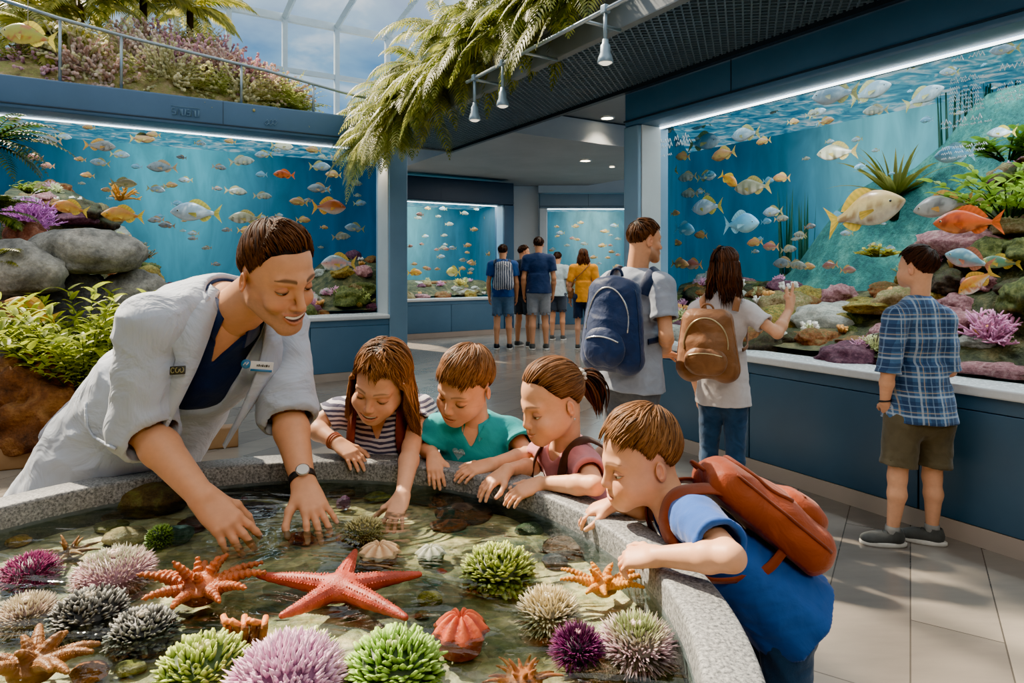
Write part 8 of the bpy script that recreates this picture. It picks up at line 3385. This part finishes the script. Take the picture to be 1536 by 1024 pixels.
# soil under the shrubs
m = MB()
pr = []
us = np.linspace(np.dot(on_left(-60, 100, 0.8) - TL.a, TL.u), np.dot(on_left(455, 160, 0.8) - TL.a, TL.u), 40)
vs = np.linspace(0.12, 2.0, 12)
U, Vv = np.meshgrid(us, vs, indexing='ij')
t_ = (U - us[0]) / (us[-1] - us[0])
Z = 3.22 + np.sin(PI * (Vv - 0.12) / 1.88) ** 0.7 * (0.62 * np.sin(PI * np.clip(t_ * 0.9 + 0.12, 0, 1)) ** 0.8)
W = TL.a + U.reshape(-1, 1) * TL.u + Vv.reshape(-1, 1) * TL.v
W[:, 2] = Z.ravel() + 0.04 * fbm(W, 5, 3, 8)
i, j = np.meshgrid(np.arange(39), np.arange(11), indexing='ij')
m.add(W, np.stack([i * 12 + j, (i + 1) * 12 + j, (i + 1) * 12 + j + 1, i * 12 + j + 1], -1).reshape(-1, 4))
o = m.build('planted_bank', stone_mat('bank_soil', hx('#5c4c30'), hx('#9c8a58'), hx('#c8a890'), 6, 1.0, 0.9, hx('#8c9048')), origin=TL.w(3, 1, 3.25))
tag(o, 'mossy soil bank on top of the left aquarium', 'soil', kind='stuff')
# palms in the upper left
palms = [(30, 20, 1.6, 'palm with arching fronds at the far upper left'), (120, 0, 1.9, 'palm at the top left, second from the left edge'), (215, -8, 1.9, 'palm at the top left beside the sunlit bank'), (285, 10, 2.2, 'palm nearest the sky at the top left'), (70, 60, 0.9, 'low palm over the rail at the upper left')]
for k, (px, py, v, lb) in enumerate(palms):
    p = on_left(px, py, v)
    T = thing('palm', lb, 'palm tree', A(p[0], p[1], 3.3))
    m = MB()
    rr = np.random.default_rng(60 + k)
    for j in range(20 if k < 4 else 13):
        an = rr.uniform(0, 6.28)
        frond(m, p, A(math.cos(an), math.sin(an), rr.uniform(-0.1, 1.0)), rr.uniform(0.7, 1.15) * (1.0 if k < 4 else 0.7), hx('#5c6c18'), hx('#d8cc5c'), rr, 26, 0.26, 1.5, 0.020, 0.7)
    m.build('fronds', M_LEAF, T)
    m = MB()
    m.tube([A(p[0], p[1], 3.28), p], [0.06, 0.045], 8, hx('#5c4a30'))
    m.build('trunk', M_LEAF, T)

M_RAIL = simple('rail_metal', hx('#93a3ad'), 0.35, 0.1, 8, metal=0.6)


def rail_thing(label, pts, r_, posts, name='railing', hgt=None):
    T = thing(name, label, 'railing', pts[0])
    m = MB()
    m.tube(pts, r_, 8)
    m.build('handrail', M_RAIL, T)
    for q0, q1 in posts:
        m = MB()
        m.tube([q0, q1], r_ * 0.8, 6)
        m.build('post', M_RAIL, T)
    return T


hp = [on_left(px, py, 0.05) for px, py in ((-20, -8), (90, 28), (197, 57), (300, 82), (400, 106), (512, 138), (588, 156))]
zt_ = 3.27
post = []
for px, py in ((90, 28), (182, 53), (362, 97), (470, 126)):
    q = on_left(px, py, 0.05)
    post.append((q, A(q[0], q[1], zt_)))
rail_thing('thin grey handrail along the top of the left aquarium', hp, 0.018, post)

# ------------------------------------------------------------------ foliage over the walkway and the lamp rail
def on_walk(px, py, v):
    return TR.ray(px, py, v)


rr = np.random.default_rng(91)
clus = [(930, -50, -0.95), (880, -20, -1.0), (835, 0, -1.03), (800, 18, -1.0), (765, 40, -1.04), (738, 62, -1.0), (712, 82, -1.04), (690, 105, -1.0), (670, 122, -1.05), (652, 140, -1.0), (636, 158, -1.05), (622, 172, -1.0), (760, -20, -0.7), (700, 30, -0.7), (660, 75, -0.7), (630, 112, -0.7), (820, -60, -0.7)    , (610, 150, -0.75), (600, 190, -0.9)]
order = ['', 'second ', 'third ', 'fourth ', 'fifth ', 'sixth ', 'seventh ', 'eighth ', 'ninth ', 'tenth ', 'eleventh ', 'twelfth ']
for k, (px, py, v) in enumerate(clus):
    p = on_walk(px - 34, py + 26, v)
    m = MB()
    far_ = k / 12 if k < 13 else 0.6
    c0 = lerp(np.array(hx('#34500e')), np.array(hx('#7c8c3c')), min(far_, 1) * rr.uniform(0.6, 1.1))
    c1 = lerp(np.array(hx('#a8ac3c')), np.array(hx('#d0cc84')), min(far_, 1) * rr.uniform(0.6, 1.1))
    nf = 20
    for j in range(nf):
        an = rr.uniform(-1.7, 1.7)
        d = -TR.v * math.cos(an) + TR.u * math.sin(an) + UP * rr.uniform(-0.35, 0.95)
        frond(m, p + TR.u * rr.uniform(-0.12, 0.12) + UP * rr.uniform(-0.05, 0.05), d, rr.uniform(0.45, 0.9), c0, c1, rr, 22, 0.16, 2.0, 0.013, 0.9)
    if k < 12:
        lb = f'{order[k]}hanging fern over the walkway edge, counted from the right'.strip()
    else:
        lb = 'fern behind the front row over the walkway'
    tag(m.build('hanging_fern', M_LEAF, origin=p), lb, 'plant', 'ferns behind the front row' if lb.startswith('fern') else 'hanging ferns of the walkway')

# lamp rail with three spot lamps, held off the fascia by brackets
v_r = -1.34
n_ = np.dot(TR.a, TR.v) + v_r


def at_rail(px, py):
    t_ = n_ / np.dot(A((px - 768) / FPX, 1.0, 0), TR.v)
    return P(px, py, t_)


q0, q1 = at_rail(935, -13), at_rail(700, 133)
zr = (q0[2] + q1[2]) / 2
q0[2] = q1[2] = zr
q0 = q0 + (q0 - q1) * 0.25
br = []
for f in (0.06, 0.35, 0.64, 0.96):
    q = lerp(q0, q1, f)
    br.append((q, q + TR.v * 0.28))
rail_thing('grey lamp rail along the leafy walkway edge', [q0, q1], 0.013, br, 'lamp_rail')
M_LAMPB = simple('lamp_body', hx('#7f97a8'), 0.4, 0.1, 6, metal=0.3)
LS = 0.8
for k, (px, py) in enumerate(((908, 94), (754, 159), (712, 180))):
    c = at_rail(px, py)
    T = thing('spot_lamp', ['largest hanging spot lamp, at the right of the lamp rail', 'hanging spot lamp in the middle of the lamp rail', 'smallest hanging spot lamp, at the left of the lamp rail'][k], 'lamp', c)
    m = MB()
    m.tube([A(c[0], c[1], c[2] + 0.12), A(c[0], c[1], zr)], 0.011, 8)
    m.build('stem', M_LAMPB, T)
    m = MB()
    m.lathe([(0.0005, 0.165), (0.020, 0.162), (0.024, 0.13), (0.034, 0.12), (0.036, 0.07), (0.050, 0.035), (0.056, 0.0), (0.052, -0.004), (0.046, 0.002)], 28, t=c, M=np.eye(3) * LS)
    m.build('shade', M_LAMPB, T)
    m = MB()
    m.lathe([(0.047, 0.0), (0.03, -0.012), (0.0005, -0.018)], 24, t=c, M=np.eye(3) * LS)
    m.build('lens', simple('lens_glow', (1.0, 0.92, 0.75), 0.3, 0, 1, emis=1.2), T)
    m = MB()
    m.box((-0.02, -0.02, zr - 0.02), (0.02, 0.02, zr + 0.025), M=TR.M, t=A(c[0], c[1], 0), bevel=0.004)
    m.build('clamp', M_LAMPB, T)

# ------------------------------------------------------------------ lettering on the glass and emblems on the header
M_INK = simple('white_print', hx('#d8e8ee'), 0.6, 0.05, 5, emis=0.25)
M_INKD = simple('header_print', hx('#5d7f98'), 0.5, 0.1, 10)


def scribble(m, fr, z, x0, x1, hgt, r, th=0.0035):
    """a line of small illegible writing: fr(x, z) -> world"""
    x = x0
    while x < x1:
        n = int(r.integers(2, 6))
        pts = []
        for k in range(n * 2 + 1):
            pts.append(fr(x, z + (hgt * r.uniform(0.4, 1.0) if k % 2 else r.uniform(-0.1, 0.2) * hgt)))
            x += hgt * 0.28
        m.tube(pts, th, 4)
        x += hgt * 0.5


def panel_text(tk, px0, px1, rows, label, seed, v, big=None, th=0.003):
    r = np.random.default_rng(seed)
    T = thing('glass_lettering', label, 'lettering', tk.ray(px0, rows[0][0], v))
    for (y, h_, x0, x1) in rows:
        m = MB()
        a, b = tk.ray(x0, y, v), tk.ray(x1, y, v)
        L_ = np.dot(b - a, tk.u)
        k = np.linalg.norm(tk.ray(x0, y + h_, v) - a)
        fr = lambda x, z, a=a: a + tk.u * x + UP * z
        scribble(m, fr, 0.0, 0.0, L_, k, r, th * (1 if h_ < 8 else 1.5))
        m.build('text_line', M_INK, T)
    return T


panel_text(TR, 1409, 1480, [(96 - 2, 9, 1428, 1474), (122, 5, 1426, 1462), (127, 5, 1425, 1470), (136, 5, 1424, 1472), (142, 5, 1424, 1474), (148, 5, 1424, 1470), (154, 5, 1424, 1470), (160, 5, 1424, 1468), (166, 5, 1424, 1470), (172, 5, 1424, 1466), (188, 8, 1412, 1472), (194, 4, 1412, 1478)], 'white lettering panel with many lines on the right aquarium glass', 1, 0.215, th=0.0022)
panel_text(TR, 1495, 1536, [(106, 11, 1500, 1526), (130, 5, 1498, 1534), (137, 5, 1496, 1534), (144, 5, 1496, 1534), (150, 5, 1494, 1530), (156, 5, 1492, 1536)], 'white lettering at the right edge of the right aquarium glass', 2, 0.215, th=0.0022)
panel_text(TR, 990, 1040, [(216, 8, 990, 1030), (224, 10, 992, 1024), (236, 6, 992, 1010)], 'white lettering beside the left post of the right aquarium', 3, 0.215, th=0.0024)
panel_text(TR, 1412, 1475, [(226, 5, 1412, 1474), (233, 5, 1412, 1472), (240, 4, 1412, 1460)], 'white lettering lines between the spiky plant and the right edge', 4, 0.215, th=0.0022)
# emblem on the left header: scribbled word with a line above, and a wave mark
m = MB()
rE = np.random.default_rng(3)
fr = lambda px, py: TL.ray(px, py, -0.018)
def stroke(pts, w_=0.006):
    m.tube([fr(*q) for q in pts], w_, 4)
for k, x in enumerate((258, 266, 273, 280, 287, 293)):
    y = 162 + (x - 258) * 0.11
    if k % 3 == 0:
        stroke([(x + 4, y), (x, y), (x, y + 4), (x + 5, y + 5), (x + 5, y + 9), (x, y + 9)])
    elif k % 3 == 1:
        stroke([(x, y + 9), (x, y), (x + 5, y + 1), (x + 5, y + 9)])
    else:
        stroke([(x, y), (x, y + 9), (x + 5, y + 9), (x + 5, y)])
stroke([(256, 158), (300, 163)], 0.004)
o = m.build('header_lettering', M_INKD, origin=fr(278, 165))
tag(o, 'faint blue lettering on the header of the left aquarium', 'lettering')
m = MB()
for k in range(3):
    x = 398 + k * 6
    stroke([(x, 184 - k), (x + 3, 179), (x + 6, 183), (x + 2, 188), (x - 1, 184)], 0.005)
o = m.build('header_emblem', M_INKD, origin=fr(405, 183))
tag(o, 'faint wave emblem on the header of the left aquarium', 'emblem')
